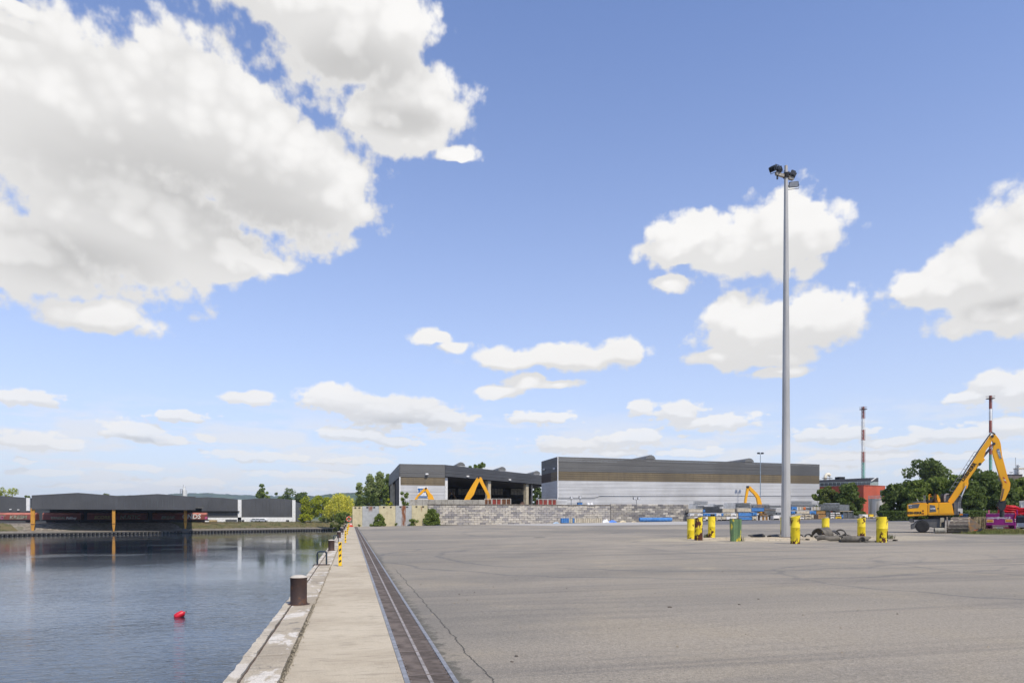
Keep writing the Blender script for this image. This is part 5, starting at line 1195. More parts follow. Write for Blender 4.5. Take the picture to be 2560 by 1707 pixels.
def floodlight(c, w, h, dpt_, rx, rz):
    f_ = MB().bbox(-w/2, w/2, -dpt_/2, dpt_/2, -h/2, h/2, .04).build('floodlight', hous, mst); f_.location = c; f_.rotation_euler = (rx, 0, rz)
    MB().box(-w/2 + .04, w/2 - .04, -dpt_/2 - .012, -dpt_/2 - .002, -h/2 + .04, h/2 - .04).build('lens', lens_m, f_)
    for i in range(4): MB().box(-w/2 + .05 + i*(w-.1)/4, -w/2 + .08 + i*(w-.1)/4, dpt_/2, dpt_/2 + .1, -h/2 + .05, h/2 - .05).build('cooling_fin', hous, f_)
    MB().tube([(-w/2 - .03, 0, 0), (-w/2 - .03, 0, -h/2 - .1), (w/2 + .03, 0, -h/2 - .1), (w/2 + .03, 0, 0)], .02, 6).build('bracket', hous, f_)
ah = (aR - aL).normalized()
floodlight(aL - ah*.22 + Vector((0, 0, .28)), .5, .34, .34, math.radians(-35), 2.0); floodlight(aL + ah*.25 + Vector((0, 0, .30)), .5, .34, .28, math.radians(20), .9 + math.pi)
floodlight(aR - ah*.08 + Vector((0, 0, .30)), .52, .34, .32, math.radians(-25), 1.2 + math.pi); floodlight(aR - ah*.5 + Vector((0, 0, .22)), .3, .2, .2, math.radians(15), 2.6)
floodlight(aR + ah*.06 + Vector((0, 0, -.36)), .62, .36, .16, math.radians(24), -TH - .25)
MB().tube([aL + Vector((0, 0, .3)), aL + Vector((0, 0, .62)), aL + ah*.3 + Vector((0, 0, .62)), aL + ah*.55 + Vector((0, 0, .2)), Vector((-.1, 0, HM - .1))], .018, 6).build('cable', black_m, mst)
MB().cyl(aL + ah*.15 + Vector((0, 0, -.35)), aL + ah*.15, .06, n=8).build('junction_tube', hous, mst)
# crash posts
def paint_mat(name, col, rust_amt, seed):
    m, T, b = base_mat(name); tc = T.new('ShaderNodeTexCoord'); v = T.vec('ADD', tc.outputs['Object'], (seed*3.7, seed*1.9, seed*.7)); s = T.sep(tc.outputs['Object'])
    c = T.mix(T.ramp(T.noise(v, 3, 5, .6), .4, .7), col, tuple(q*.82 for q in col))
    low = T.math('MULTIPLY', T.ramp(s[2], .05, .5, 1, 0), .10)
    f = T.ramp(T.math('ADD', T.noise(T.vec('MULTIPLY', v, (1, 1, .6)), 3.2, 7, .68), low), .635 - rust_amt, .665 - rust_amt)
    c = T.mix(f, c, T.mix(T.noise(v, 9, 4, .6), (.11, .028, .012), (.04, .018, .012)))
    fl = T.ramp(T.noise(v, 16, 3, .6), .71, .73); c = T.mix(fl, c, (.12, .06, .03))
    T.put(b.inputs['Base Color'], c); T.put(b.inputs['Roughness'], T.math('ADD', .42, T.math('MULTIPLY', f, .5)))
    bn = T.new('ShaderNodeBump'); bn.inputs['Distance'].default_value = .01; T.put(bn.inputs['Height'], T.noise(v, 5, 4, .6)); T.put(b.inputs['Normal'], bn.outputs[0]); return m
fillm = mat('concrete_fill', (.26, .235, .19), .95, var=.25, scale=8)
def crash_post(xa, xb, yt, yb, slant, ring, rust_amt, label, fill=0., col=(.80, .61, .016), seed=1, top_m=None):
    p = PG((xa+xb)/2, yb); k = depth(p)/F; r = (xb-xa)*k/2; h = (yb-yt)*k
    t = thing('crash_post', label, 'bollard', (p.x, p.y, p.z - .03), -TH, group='steel crash posts round the mast')
    m = paint_mat('post_paint_%d' % seed, col, rust_amt, seed); n = 28; mb = MB()
    def ringv(rr, z, sl): return [(rr*math.cos(2*math.pi*i/n), rr*math.sin(2*math.pi*i/n), z + sl*math.cos(2*math.pi*i/n)) for i in range(n)]
    zr = h*ring
    rows = [(r, 0, 0), (r*.985, zr - .015, 0), (r*1.015, zr, 0), (r*.985, zr + .015, 0), (r, h - abs(slant)*k/2, slant*k/2), (r*.88, h - abs(slant)*k/2, slant*k/2), (r*.88, h - abs(slant)*k/2 - .25, slant*k/2)]
    for rr, z, sl in rows: mb.v += ringv(rr, z, sl)
    for j in range(len(rows)-1): mb.f += [(j*n+i, j*n+(i+1) % n, (j+1)*n+(i+1) % n, (j+1)*n+i) for i in range(n)]
    mb.build('steel_tube', m, t, smooth=True)
    mb = MB(); zt_ = h - abs(slant)*k/2 - .10; mb.v = ringv(r*.87, 0, 0) + ringv(r*.87, zt_, slant*k/2); mb.f = [(i, (i+1) % n, n+(i+1) % n, n+i) for i in range(n)] + [tuple(range(n, 2*n))]
    mb.build('concrete_core', fillm, t, smooth=True)
    if fill:
        q = fill*k; mb = MB(); mb.v = ringv(r*.84, zt_ - .1, 0) + [(x, y, zt_ + .10 + q*(.5 + .5*x/r)) for x, y, _ in ringv(r*.78, 0, 0)]; mb.f = [(i, (i+1) % n, n+(i+1) % n, n+i) for i in range(n)] + [tuple(range(n, 2*n))]
        mb.build('broken_core', fillm, t, smooth=True)
    return t
crash_post(1717.9, 1735.7, 1295.5, 1346.7, 0, .45, .05, 'yellow crash post with broken concrete top, leftmost by the mast', 10, seed=1)
crash_post(1736.2, 1756.2, 1290, 1350, 5, .52, .12, 'yellow crash post with slanted top and dark rust scars, second from left', seed=2)
crash_post(1770, 1788, 1289.5, 1343.7, 0, .52, .07, 'yellow crash post with weeds at its foot, third from left', seed=3)
crash_post(1976.7, 1999.5, 1286.5, 1358.7, 5, .58, .09, 'yellow crash post with rusty base just right of the mast', seed=4)
crash_post(1951.5, 1968, 1291, 1335, 0, .5, .06, 'yellow crash post almost hidden behind the mast', seed=5)
crash_post(2055, 2072.8, 1293.6, 1336, 0, .5, .11, 'yellow crash post behind the torn rubber pipes', 4, seed=6)
crash_post(2144, 2163, 1292, 1343.5, 4, .55, .07, 'yellow crash post with cut top between pipes and right pair', seed=7)
crash_post(2191.8, 2215.6, 1290, 1355, 0, .55, .07, 'front yellow crash post of the right-hand pair', seed=8)
crash_post(2201, 2218.8, 1295, 1345, -2, .5, .14, 'rust-streaked yellow crash post behind the right-hand pair front', seed=9)
def green_post():
    xa, xb, yt, yb = 1826, 1852.6, 1295.7, 1352.6
    p = PG((xa+xb)/2, yb); k = depth(p)/F; r = (xb-xa)*k/2; h = (yb-yt)*k
    t = thing('guard_post', 'dented green guard post of folded steel with yellow paint remnants', 'bollard', (p.x, p.y, p.z - .03), -TH)
    m, T, b = base_mat('green_flaking_paint'); tc = T.new('ShaderNodeTexCoord'); v = tc.outputs['Object']
    c = T.mix(T.ramp(T.noise(v, 3, 5, .6), .4, .7), (.115, .20, .085), (.085, .15, .07)); c = T.mix(T.ramp(T.noise(T.vec('MULTIPLY', v, (1.3, 1, .55)), 2.6, 5, .6), .56, .62), c, (.60, .47, .03))
    c = T.mix(T.ramp(T.noise(v, 7, 4, .6), .66, .7), c, (.08, .035, .02)); T.put(b.inputs['Base Color'], c); b.inputs['Roughness'].default_value = .6
    def folded(z0, z1, r0, r1, name):
        mb = MB(); pr = [(-1, -.35), (-.62, -.62), (-.22, -.42), (0, -.46), (.22, -.42), (.62, -.62), (1, -.35), (1, .5), (-1, .5)]; n = len(pr)
        mb.v = [(x*r0, y*r0, z0) for x, y in pr] + [(x*r1, y*r1, z1) for x, y in pr]; mb.f = [(i, (i+1) % n, n+(i+1) % n, n+i) for i in range(n)] + [tuple(range(n, 2*n)), tuple(reversed(range(n)))]
        mb.build(name, m, t)
    folded(0, h*.34, r*.88, r*.92, 'lower_plate'); folded(h*.345, h, r*.95, r, 'upper_plate')
    MB().box(-r*.95, r*.95, -.1, .25, h + .002, h + .03).build('top_plate', rust_m, t)
    return p
gp = green_post()
# torn rubber and plastic pipe pieces
rub = mat('weathered_rubber', (.075, .068, .058), .75, scale=2.5, col2=(.145, .13, .105), bump=.01, bscale=12); rubd = mat('dark_rubber', (.04, .038, .035), .7, var=.3, scale=3)
def shell(x, y, L, r0, r1, arc, yaw, label, m, roll=0., tilt=0., lift=0., wav=.0, name='pipe_piece', th=.055):
    "torn piece of a thick pipe wall: part of a cylinder, edges uneven"
    p = PG(x, y); t = thing(name, label, 'pipe piece', (p.x, p.y, p.z + lift)); rr = random.Random(int(x*7 + y)); nu, nv = 10, 18; mb = MB()
    for s_ in (0, 1):
        for i in range(nu+1):
            f = i/nu; r = r0 + (r1-r0)*f - s_*th
            for j in range(nv+1):
                e = 1 + .10*math.sin(5*f + x) + .08*math.sin(9*f + y)
                a = math.radians(arc)*(j/nv - .5)*e + math.pi/2 + roll
                xx = L*(f - .5) + (.06*L*math.sin(3*a + x) if i in (0, nu) else 0)
                mb.v.append((xx, r*math.cos(a), r*math.sin(a) + wav*math.sin(2.5*f*math.pi)))
    W_ = nv + 1; N = (nu+1)*W_
    for i in range(nu):
        for j in range(nv):
            a = i*W_ + j; mb.f += [(a, a+1, a+W_+1, a+W_), (N+a+W_, N+a+W_+1, N+a+1, N+a)]
    for i in range(nu): a = i*W_; mb.f += [(a, a+W_, N+a+W_, N+a), (a+W_-1, N+a+W_-1, N+a+2*W_-1, a+2*W_-1)]
    for j in range(nv): b_ = nu*W_ + j; mb.f += [(j, N+j, N+j+1, j+1), (b_, b_+1, N+b_+1, N+b_)]
    o = mb.build('wall_piece', m, t, smooth=50); o.rotation_euler = (0, tilt, yaw - TH)
    zmin = min((Matrix.Rotation(tilt, 3, 'Y') @ Vector(v)).z for v in mb.v); o.location.z = -zmin - .02
    return t
shell(1890, 1343, 1.05, .10, .19, 210, .1, 'flattened dark rubber curl left of the mast', rubd, .3)
shell(1937, 1344, .95, .24, .30, 150, .4, 'dull grey pipe half lying against the mast foot', rub)
shell(2001, 1343, .45, .20, .22, 160, 1.2, 'small dark pipe end just right of the rusty post', rubd)
shell(2021, 1344, .6, .26, .24, 175, 1.3, 'dark arched pipe piece beside the big curl', rubd)
shell(2058, 1346, .9, .50, .42, 200, .5, 'largest upright torn pipe curl in front of the far post', rub, .2, -.15)
shell(2082, 1345, .7, .40, .46, 150, 1.0, 'wide pipe shell with its hollow side facing right', rubd, -.3)
shell(2069, 1352, 1.45, .16, .20, 230, .05, 'long twisted dark pipe strip in front of the curls', rub, .4, .02, wav=.04)
shell(2101, 1345, .34, .30, .36, 190, 1.1, 'short pipe shell standing upright beside the wide one', rubd, .5, .35)
shell(2116, 1346, .8, .30, .26, 170, .9, 'arched pipe half between ring and long pipe', rub)
shell(2137, 1355, 1.5, .20, .17, 330, -.15, 'long pale pipe with open dark end in front', rub, 2.6)
shell(2158, 1355, .55, .17, .15, 340, .9, 'stub of pale pipe beside the long pipe end', rub, 2.2)
shell(2178, 1355, .8, .09, .09, 200, .1, 'thin flat pipe strip left of the right-hand posts', rub)
shell(2152, 1343, .35, .22, .2, 120, .3, 'small pipe plate leaning at the cut-top post', rub, .9, .5)
for (x, y, lab) in ((2227, 1352, 'small broken pallet piece right of the last crash posts'), (2008, 1350, 'short grey plank lying beside the rusty post')):
    p = PG(x, y); t = thing('timber_scrap', lab, 'timber', (p.x, p.y, p.z), -TH + .1)
    for k in range(3): MB().bbox(-.38, .38, -.12 + k*.12, -.03 + k*.12, .08, .105, .005).build('board', rub, t)
    for x_ in (-.3, .3): MB().bbox(x_-.05, x_+.05, -.12, .21, 0, .079, .005).build('bearer', rub, t)
# loose stones and weeds round the posts
mb = MB(); r = random.Random(12)
for i in range(420):
    a_, q = r.gauss(0, 3.2), r.gauss(0, 1.3); x, y = SANDC.x + CT*a_ + ST*q, SANDC.y - ST*a_ + CT*q; z = gz(x, y) + .02; s_ = r.uniform(.012, .045)
    mb.add([(x-s_, y-s_*.7, z), (x+s_, y-s_*.5, z), (x+s_*.6, y+s_, z), (x-s_*.8, y+s_*.6, z), (x, y, z+s_*1.1)], [(0,1,4),(1,2,4),(2,3,4),(3,0,4)])
for i in range(260):
    x, y = 1.3 + 26*r.random()**1.4, 6 + 34*r.random(); s_ = r.uniform(.006, .02); z = gz(x, y) + .002
    mb.add([(x-s_, y-s_*.7, z), (x+s_, y-s_*.5, z), (x+s_*.6, y+s_, z), (x-s_*.8, y+s_*.6, z), (x, y, z+s_*.9)], [(0,1,4),(1,2,4),(2,3,4),(3,0,4)])
mb.build('loose_stones', mat('stones', (.24, .205, .15), .95, var=.5, scale=8), kind='stuff', label='small loose stones scattered on the sand and yard', cat='stones')
wp = []
for (x, y, n) in ((1767, 1343.5, 26), (1834, 1352, 34), (1972, 1344, 8), (2222, 1346, 14), (1852, 1352, 5)):
    q = PG(x, y)
    for i in range(n): wp.append((q.x + r.gauss(0, .12), q.y + r.gauss(0, .08) - .1, q.z))
tufts('post_weeds', wp, .30, mat('weed_dull', (.09, .10, .045), .9, var=.4, scale=3), 'dull weeds growing at the feet of the crash posts', 'weeds', 5, .04)
# ================================================================== material handlers
yk = mat('machine_yellow', (.86, .405, .006), .42, var=.06, scale=.8, coat=.2); gk = mat('machine_grey', (.105, .115, .13), .55, var=.15, scale=1.2); dk_ = mat('machine_dark', (.035, .036, .04), .6, var=.3, scale=2)
chrome = mat('piston_chrome', (.7, .7, .72), .2, .9); under_m = mat('undercarriage_grey', (.115, .118, .12), .7, scale=1.5, col2=(.19, .17, .14), cut=(.45, .75)); tyre_m = mat('tyre_rubber', (.028, .028, .028), .85, var=.2, scale=6)
cabw = mat('cab_white', (.62, .60, .55), .5); logo_m = mat('black_lettering', (.02, .018, .016), .6); logo_w = mat('white_lettering', (.75, .76, .78), .6)
def Ez(zx, zy): return (2255 + .08503*zx, 1220 + .08503*zy)
def Fz(zx, zy): return (2240 + .19127*zx, 1060 + .19127*zy)
MP = PG(2305, 1330.5); MD = depth(MP); uu = (2330-CX)/F; KX = MD/F*math.cos(math.atan(uu)); KZ = MD/F
def Lx(px): return (px - 2330)*KX
def Lz(py): return (1330.5 - py)*KZ
def LE(zx, zy): a_ = Ez(zx, zy); return (Lx(a_[0]), Lz(a_[1]))
def LF(zx, zy): a_ = Fz(zx, zy); return (Lx(a_[0]), Lz(a_[1]))
mloc = PD(2330, HY, MD); mloc.z = MP.z
head = math.atan(uu) + TH + math.pi/2                        # heading of the machine, clockwise from +Y
mh = thing('material_handler', 'big yellow wheeled material handler with raised boom at the right of the yard', 'excavator', mloc, math.pi/2 - head)
PR = lambda pts, f=LE: [f(*q) for q in pts]
def bev(name, m, poly, y0, y1, parent, b=.04, smooth=True):
    mb = MB().prism(poly, y0, y1); me = mb.mesh(name, m); bm = bmesh.new(); bm.from_mesh(me)
    bmesh.ops.bevel(bm, geom=[e for e in bm.edges], offset=b, segments=2, affect='EDGES', clamp_overlap=True); bm.to_mesh(me); bm.free()
    if smooth: me.polygons.foreach_set('use_smooth', [True]*len(me.polygons)); me.set_sharp_from_angle(angle=math.radians(35))
    return obj(name, me, parent)
YN, YFr = -1.3, 1.3
cw_ = bev('counterweight', yk, PR([(152,500),(172,462),(540,432),(752,440),(752,800),(165,832),(150,790)]), YN, YFr, mh, .09)
cov = bev('engine_cover', yk, PR([(760,442),(1440,425),(1512,790),(760,800)]), YN + .02, YFr, mh, .05)
bev('grey_panel', gk, PR([(188,478),(530,455),(485,580),(198,600)]), YN - .012, YN + .05, cw_, .008)
bev('grey_panel', gk, PR([(818,490),(965,515),(1005,690),(812,708)]), YN + .006, YN + .06, cov, .008)
MB().prism(PR([(1076,430),(1084,430),(1084,745),(1076,745)]), YN + .012, YN + .03).build('door_gap', dk_, cov)
MB().prism(PR([(762,745),(1510,742),(1510,752),(762,755)]), YN + .010, YN + .03).build('sill_line', mat('yellow_painted_shadow', (.45, .16, .01), .5), cov)  # shadow line along the sill, painted as a strip of darker yellow
for zy in (670, 745): MB().cyl((LE(620, zy)[0], YN - .005, LE(620, zy)[1]), (LE(620, zy)[0], YN + .05, LE(620, zy)[1]), .075, n=14).build('air_vent', mat('vent_red', (.22, .04, .01), .6), cw_)
MB().cyl((LE(1055, 600)[0], YN + .008, LE(1055, 600)[1]), (LE(1055, 600)[0], YN + .03, LE(1055, 600)[1]), .05, n=12).build('door_lock', logo_m, cov)
def letters(txt, c, size, ang, y, m, parent, f=LE, bold=.02, space=1.0):
    x, z = f(*c); o = obj('lettering', text_mesh(txt, size, m, bold*size, .004, 0, space), parent, loc=(x, y, z)); o.rotation_euler = Matrix.Rotation(ang, 3, 'Y').to_euler() if False else (math.pi/2, -ang, 0); return o
letters('LIEBHERR', (340, 728), .265, math.radians(.5), YN - .008, logo_m, cw_, bold=.05, space=1.05); letters('LH30', (905, 605), .15, 0, YN - .002, logo_w, cov, bold=.05)
letters('HIGH', (238, 505), .11, 0, YN - .020, logo_w, cw_); letters('RISE', (262, 560), .06, 0, YN - .020, logo_w, cw_)
# deck on top: engine hood, exhaust, hand rails, seat guard
bev('engine_hood', gk, PR([(290,415),(500,380),(720,375),(715,440),(290,450)]), -.9, .9, mh, .05); bev('air_box', dk_, PR([(740,300),(940,300),(940,435),(700,440)]), -.6, 1.0, mh, .05)
MB().tube([(LE(1000,170)[0], -.9, LE(1000,170)[1]), (LE(950,260)[0], -.9, LE(950,260)[1]), (LE(990,420)[0], -.9, LE(990,420)[1])], .09, 8).build('intake_pipe', rust_m, mh, smooth=True)
bev('boom_cheek', yk, PR([(1015,200),(1050,190),(1115,330),(1130,405),(1060,425),(1020,330)]), -.85, -.55, mh, .03)
for zx in (645, 680): MB().cyl((LE(zx,210)[0], -1.0, LE(zx,210)[1]), (LE(zx,430)[0], -1.0, LE(zx,430)[1]), .022, n=6).build('hand_rail', galv_m, mh)
MB().tube([(LE(795,350)[0], -.8, LE(795,350)[1]), (LE(795,190)[0], -.8, LE(795,190)[1]), (LE(850,190)[0], -.8, LE(850,190)[1])], .03, 6).build('mirror_arm', yk, mh); MB().tube([(LE(430,310)[0], -.6, LE(430,310)[1]), (LE(490,390)[0], -.6, LE(490,390)[1])], .03, 6).build('exhaust_stub', galv_m, mh)
bev('beacon', mat('beacon_orange', (.7, .2, .02), .4), PR([(835,225),(865,225),(865,262),(835,262)]), -.85, -.72, mh, .01)
# cab on the far side
cab = bev('cab_frame', dk_, PR([(1130,160),(1660,195),(1745,300),(1750,640),(1670,760),(1180,760)]), .35, 1.28, mh, .05)
bev('window', glass_m, PR([(1230,215),(1640,235),(1700,320),(1700,600),(1230,600)]), .33, .36, cab, .004)
bev('roof_post', cabw, PR([(1230,380),(1235,200),(1275,155),(1390,160),(1390,190),(1300,200),(1290,385)]), .28, .40, cab, .02); bev('roof_trim', cabw, PR([(1620,195),(1715,200),(1715,228),(1640,230)]), .3, 1.2, cab, .01)
bev('access_step', gk, PR([(1540,430),(1650,420),(1660,790),(1520,790)]), -.9, .2, mh, .03); bev('side_sign', cabw, PR([(1620,600),(1755,605),(1750,745),(1690,740),(1680,690),(1615,680)]), -1.15, -1.05, mh, .008)
bev('step_lamp', mat('lamp_orange', (.75, .25, .02), .4), PR([(1665,752),(1755,752),(1755,798),(1665,798)]), -1.15, -.95, mh, .01)
for zx in (1530, 1640, 1680): MB().cyl((LE(zx,410)[0], -1.1, LE(zx,410)[1]), (LE(zx,780)[0], -1.1, LE(zx,780)[1]), .02, n=6).build('grab_rail', galv_m, mh)
# undercarriage: slew ring, arched chassis, blade, outrigger, wheels, sheltered front
MB().cyl((LE(1080,0)[0], 0, Lz(Ez(0,905)[1])), (LE(1080,0)[0], 0, Lz(Ez(0,815)[1])), .75, n=24).build('slew_ring', dk_, mh, smooth=True)
bev('chassis', under_m, PR([(345,1005),(470,930),(640,900),(1100,905),(1230,860),(1260,900),(1250,1180),(1000,1170),(780,1125),(640,1120),(480,1135),(260,1215),(250,1050),(330,1060)]), -1.1, 1.1, mh, .05)
bev('outrigger', under_m, PR([(200,890),(300,885),(345,960),(345,1010),(300,1000),(245,1010),(215,980)]), -1.15, 1.15, mh, .04); bev('stabiliser_leg', cream_m, PR([(1115,865),(1230,860),(1225,990),(1150,1010),(1140,1130),(1105,1130)]), -1.22, -1.0, mh, .03)
wz = .51; tyme = MB().lathe([(.22, -.15), (.40, -.18), (.50, -.14), (.51, 0), (.50, .14), (.40, .18), (.22, .15)], 28).mesh('wheel', tyre_m, True); rim = MB().lathe([(.0001, -.09), (.12, -.1), (.2, -.13), (.23, -.15), (.23, .15), (.0001, .1)], 20).mesh('rim', gk, True)
for zx in (600, 1640):
    for y in (-.98, .98):
        w_ = obj('wheel', tyme, mh, loc=(LE(zx,0)[0], y, wz), rot=(math.pi/2, 0, 0)); obj('rim', rim, w_)
mb = MB()
for i in range(9): mb.tube([(LE(1210 + 12*(i % 3), 0)[0], -1.15, Lz(Ez(0,940)[1]) - .085*i - .045*math.cos(a)) for a in (0,)] + [(LE(1222,0)[0], -1.15, Lz(Ez(0,945)[1]) - .085*(i+1))], .04, 6)
mb.build('chain', dk_, mh)
# boom, conduit, stick, rams, grab hanger
bpoly = PR([(672,1010),(735,1045),(870,862),(905,855),(935,800),(930,745),(1005,640),(1065,560),(1080,555),(1142,492),(1120,470),(1150,375),(1205,305),(1232,190),(1198,192),(1050,400),(880,690)], LF)
boom = bev('boom', yk, bpoly, -.36, .30, mh, .035)
spoly = PR([(1212,200),(1232,176),(1262,178),(1310,245),(1328,300),(1345,450),(1415,730),(1442,795),(1436,870),(1372,1012),(1318,1015),(1345,870),(1348,800),(1305,690),(1222,400),(1242,300),(1215,245)], LF)
stick = bev('stick', yk, spoly, -.26, .22, mh, .035)
mb = MB(); cl_ = [LF(690,960), LF(790,790), LF(900,610), LF(1040,390), LF(1170,205)]
for k, y in enumerate((-.30, -.22, -.14, -.06, .02, .1)): mb.tube([(x + .06 - .02*(k % 2), y, z + .03) for x, z in cl_] + [(LF(1222,150)[0], y, LF(1222,150)[1]), (LF(1262,178)[0], y, LF(1262,178)[1])], .035, 6)
mb.build('hydraulic_hoses', dk_, boom, smooth=True)
mb = MB(); a_, c_ = LF(715,880), LF(1030,395)
for f in np.linspace(0, 1, 10): x, z = a_[0] + (c_[0]-a_[0])*f, a_[1] + (c_[1]-a_[1])*f; mb.tube([(x + .16, -.36, z), (x - .12, -.36, z + .04), (x - .12, .1, z + .04)], .02, 5)
mb.tube([(a_[0] - .12, -.36, a_[1] + .04), (c_[0] - .12, -.36, c_[1] + .04)], .018, 5); mb.build('boom_walkway_rail', galv_m, boom)
def ram(p, q, r0, r1, split, parent, y):
    (xa, za), (xb, zb0) = p, q; xm, zm = xa + (xb-xa)*split, za + (zb0-za)*split
    MB().cyl((xa, y, za), (xm, y, zm), r0, n=14).build('ram_cylinder', gk, parent, smooth=True); MB().cyl((xm, y, zm), (xb, y, zb0), r1, n=12).build('ram_rod', chrome, parent, smooth=True)
ram(LF(800,1060), LF(905,815), .10, .055, .42, boom, -.46); ram(LF(1095,478), LF(1245,305), .085, .05, .72, boom, -.12)
for c_ in ((1225,205), (1245,298), (905,805), (1075,545)): x, z = LF(*c_); MB().cyl((x, -.41, z), (x, .36, z), .10, n=14).build('pivot_pin', dk_, boom)
bev('bracket_plate', yk, PR([(880,770),(915,755),(932,800),(918,850),(880,855)], LF), -.42, .36, boom, .02)
ang = math.atan2(LF(1000,560)[1]-LF(880,720)[1], LF(1000,560)[0]-LF(880,720)[0])
letters('LIEBHERR', (936, 640), .37, ang, -.372, logo_m, boom, LF, .04, 1.05)
sp_ = bev('sticker', cabw, PR([(1277,378),(1312,368),(1338,470),(1310,482)], LF), -.275, -.262, stick, .004)
angs = math.atan2(LF(1328,470)[1]-LF(1300,372)[1], LF(1328,470)[0]-LF(1300,372)[0]); letters('ELSTON', (1307, 424), .22, angs, -.281, mat('sticker_letter', (.05, .14, .25), .6), stick, LF, .02)
for k in range(3): MB().prism(PR([(1352+10*k, 712+26*k), (1376+10*k, 726+26*k), (1378+10*k, 742+26*k), (1354+10*k, 728+26*k)], LF), -.272, -.262).build('hazard_stripe', mat('stripe_red', (.5, .04, .04), .5) if k != 1 else cabw, stick)
MB().prism(PR([(1352,860),(1372,862),(1352,960),(1338,1005),(1322,1008)], LF), -.30, .26).build('worn_edge', mat('worn_steel', (.20, .12, .07), .6, .3), stick)
gx, gz_ = LF(1345, 1015)
gr_ = bev('grab_hanger', dk_, [(gx-.2, gz_+.1), (gx+.22, gz_+.1), (gx+.26, gz_-.4), (gx+.1, gz_-.75), (gx-.14, gz_-.75), (gx-.24, gz_-.35)], -.2, .2, mh, .03)
MB().cyl((gx, 0, gz_-1.25), (gx, 0, gz_-.74), .16, n=14).build('rotator', dk_, gr_); MB().tube([(gx-.2, -.2, gz_), (gx-.36, -.2, gz_-.3), (gx-.1, -.15, gz_-.8)], .03, 6).build('grab_hose', dk_, gr_)
# handlers beyond the block wall: the same body, their own arms
def handler(label, d, xf, left, boom_px, stick_px, ram_px, ym=yk):
    q = PD(xf, HY, d); k = d/F; q.z = gz(q.x, q.y) if q.x > 1 else 0
    fx, fz = LF(712, 1015)
    t = copy_tree(mh, None, ('boom', 'stick', 'grab_hanger', 'cab_frame')); t['label'] = label; t['group'] = 'material handlers behind the block wall'; s = -1 if left else 1
    t.location = (q.x - CT*fx*s, q.y + ST*fx*s, q.z); t.rotation_euler = (0, 0, -TH + (math.pi if left else 0)); t['category'] = 'excavator'
    L_ = lambda pts: [(s*((x-xf)*k) + fx, EYE + (HY-y)*k - q.z) for x, y in pts]
    b_ = bev('boom', ym, L_(boom_px), -.32, .32, t, .04); s_ = bev('stick', ym, L_(stick_px), -.26, .26, t, .04)
    (p0, p1) = L_(ram_px); ram(p0, p1, .11, .07, .6, b_, -.1 if not left else .1)
    x_, z_ = L_([stick_px[0]])[0]; MB().cyl((x_, -.4, z_ - .2), (x_, .4, z_ - .2), .22, n=12).build('pivot_pin', dk_, b_); return t
Z3 = lambda zx, zy: (850 + .2126*zx, 1100 + .2126*zy)
zz = lambda pts: [Z3(*q) for q in pts]
h2 = handler('yellow handler arm raised highest in front of the open shed', 146, Z3(1425,800)[0], False, zz([(1400,820),(1450,820),(1505,745),(1535,690),(1575,640),(1605,555),(1642,478),(1645,430),(1612,440),(1560,520),(1500,620),(1445,730)]),
        zz([(1632,428),(1665,440),(1692,505),(1762,640),(1767,690),(1752,745),(1722,735),(1732,660),(1642,492)]), [Z3(1570,590), Z3(1650,470)])
bm_ = [c for c in h2.children if c.name.startswith('boom') and 'cheek' not in c.name and 'walk' not in c.name]
h1 = handler('yellow handler arm bent low in front of the notice board', 158, Z3(1112,790)[0], True, zz([(1130,800),(1085,800),(1060,720),(1035,690),(1030,640),(1005,590),(1000,560),(1030,575),(1060,620),(1090,650),(1108,700)]),
        zz([(1012,556),(1030,570),(1020,590),(985,612),(920,668),(900,715),(872,715),(880,690),(915,640),(985,570)]), [Z3(1030,660), Z3(1005,590)])
shade_brn = mat('arm_painted_shade', (.16, .10, .06), .6)  # yellow arm under the shed roof: its shade is painted into this brown
h3 = handler('yellow handler arm, its shade painted brown, parked inside the open shed', 190, Z3(1235,790)[0], False, zz([(1215,790),(1250,790),(1275,680),(1310,625),(1322,600),(1310,595),(1290,615),(1255,665)]),
        zz([(1312,596),(1330,605),(1352,650),(1378,700),(1362,705),(1340,665),(1315,615)]), [Z3(1290,650), Z3(1320,610)], shade_brn)
Z5z = lambda zx, zy: (1650 + .2126*zx, 1100 + .2126*zy)
z5 = lambda pts: [Z5z(*q) for q in pts]
h4 = handler('yellow handler arm curved above the stored scaffolding before the white warehouse', 149, Z5z(1165,810)[0], True, z5([(1140,820),(1195,820),(1192,740),(1175,680),(1145,630),(1110,595),(1060,545),(1040,540),(1035,560),(1060,600),(1100,635),(1130,680),(1142,740)]),
        z5([(1030,538),(1055,545),(1040,600),(1022,680),(1012,760),(985,760),(995,690),(1012,590),(1018,555)]), [Z5z(1110,640), Z5z(1048,570)])
# dredging bucket, concrete pipe, rusty sheet in the grass
p = PD(2393, HY, MD - 2.7); p.z = gz(p.x, p.y); t = thing('dredging_bucket', 'worn clamshell bucket with ribbed curved back lying beside the machine', 'bucket', (p.x, p.y, p.z), math.pi/2 - head)
k = depth(p)/F; kx = k*.84; Lb, Hb = 50*kx, 38*k; bk_m = mat('bucket_steel', (.14, .115, .095), .75, .2, scale=4, col2=(.50, .43, .30), cut=(.55, .66), stretch=(.6, 1, 2)); rib_m = mat('bucket_rib', (.34, .30, .24), .8, scale=5, col2=(.17, .145, .12)); tan_m = mat('bucket_tan', (.36, .21, .09), .7, scale=3, col2=(.20, .17, .14)); 
arcf = lambda a, r: (-r*.95*math.cos(a), Hb*.5 + r*math.sin(a))
n = 6
xl = lambda f: -Lb/2 + Lb*.26*max(0, f)**1.6; xr = lambda f: Lb/2 + Lb*.15*max(0, f)
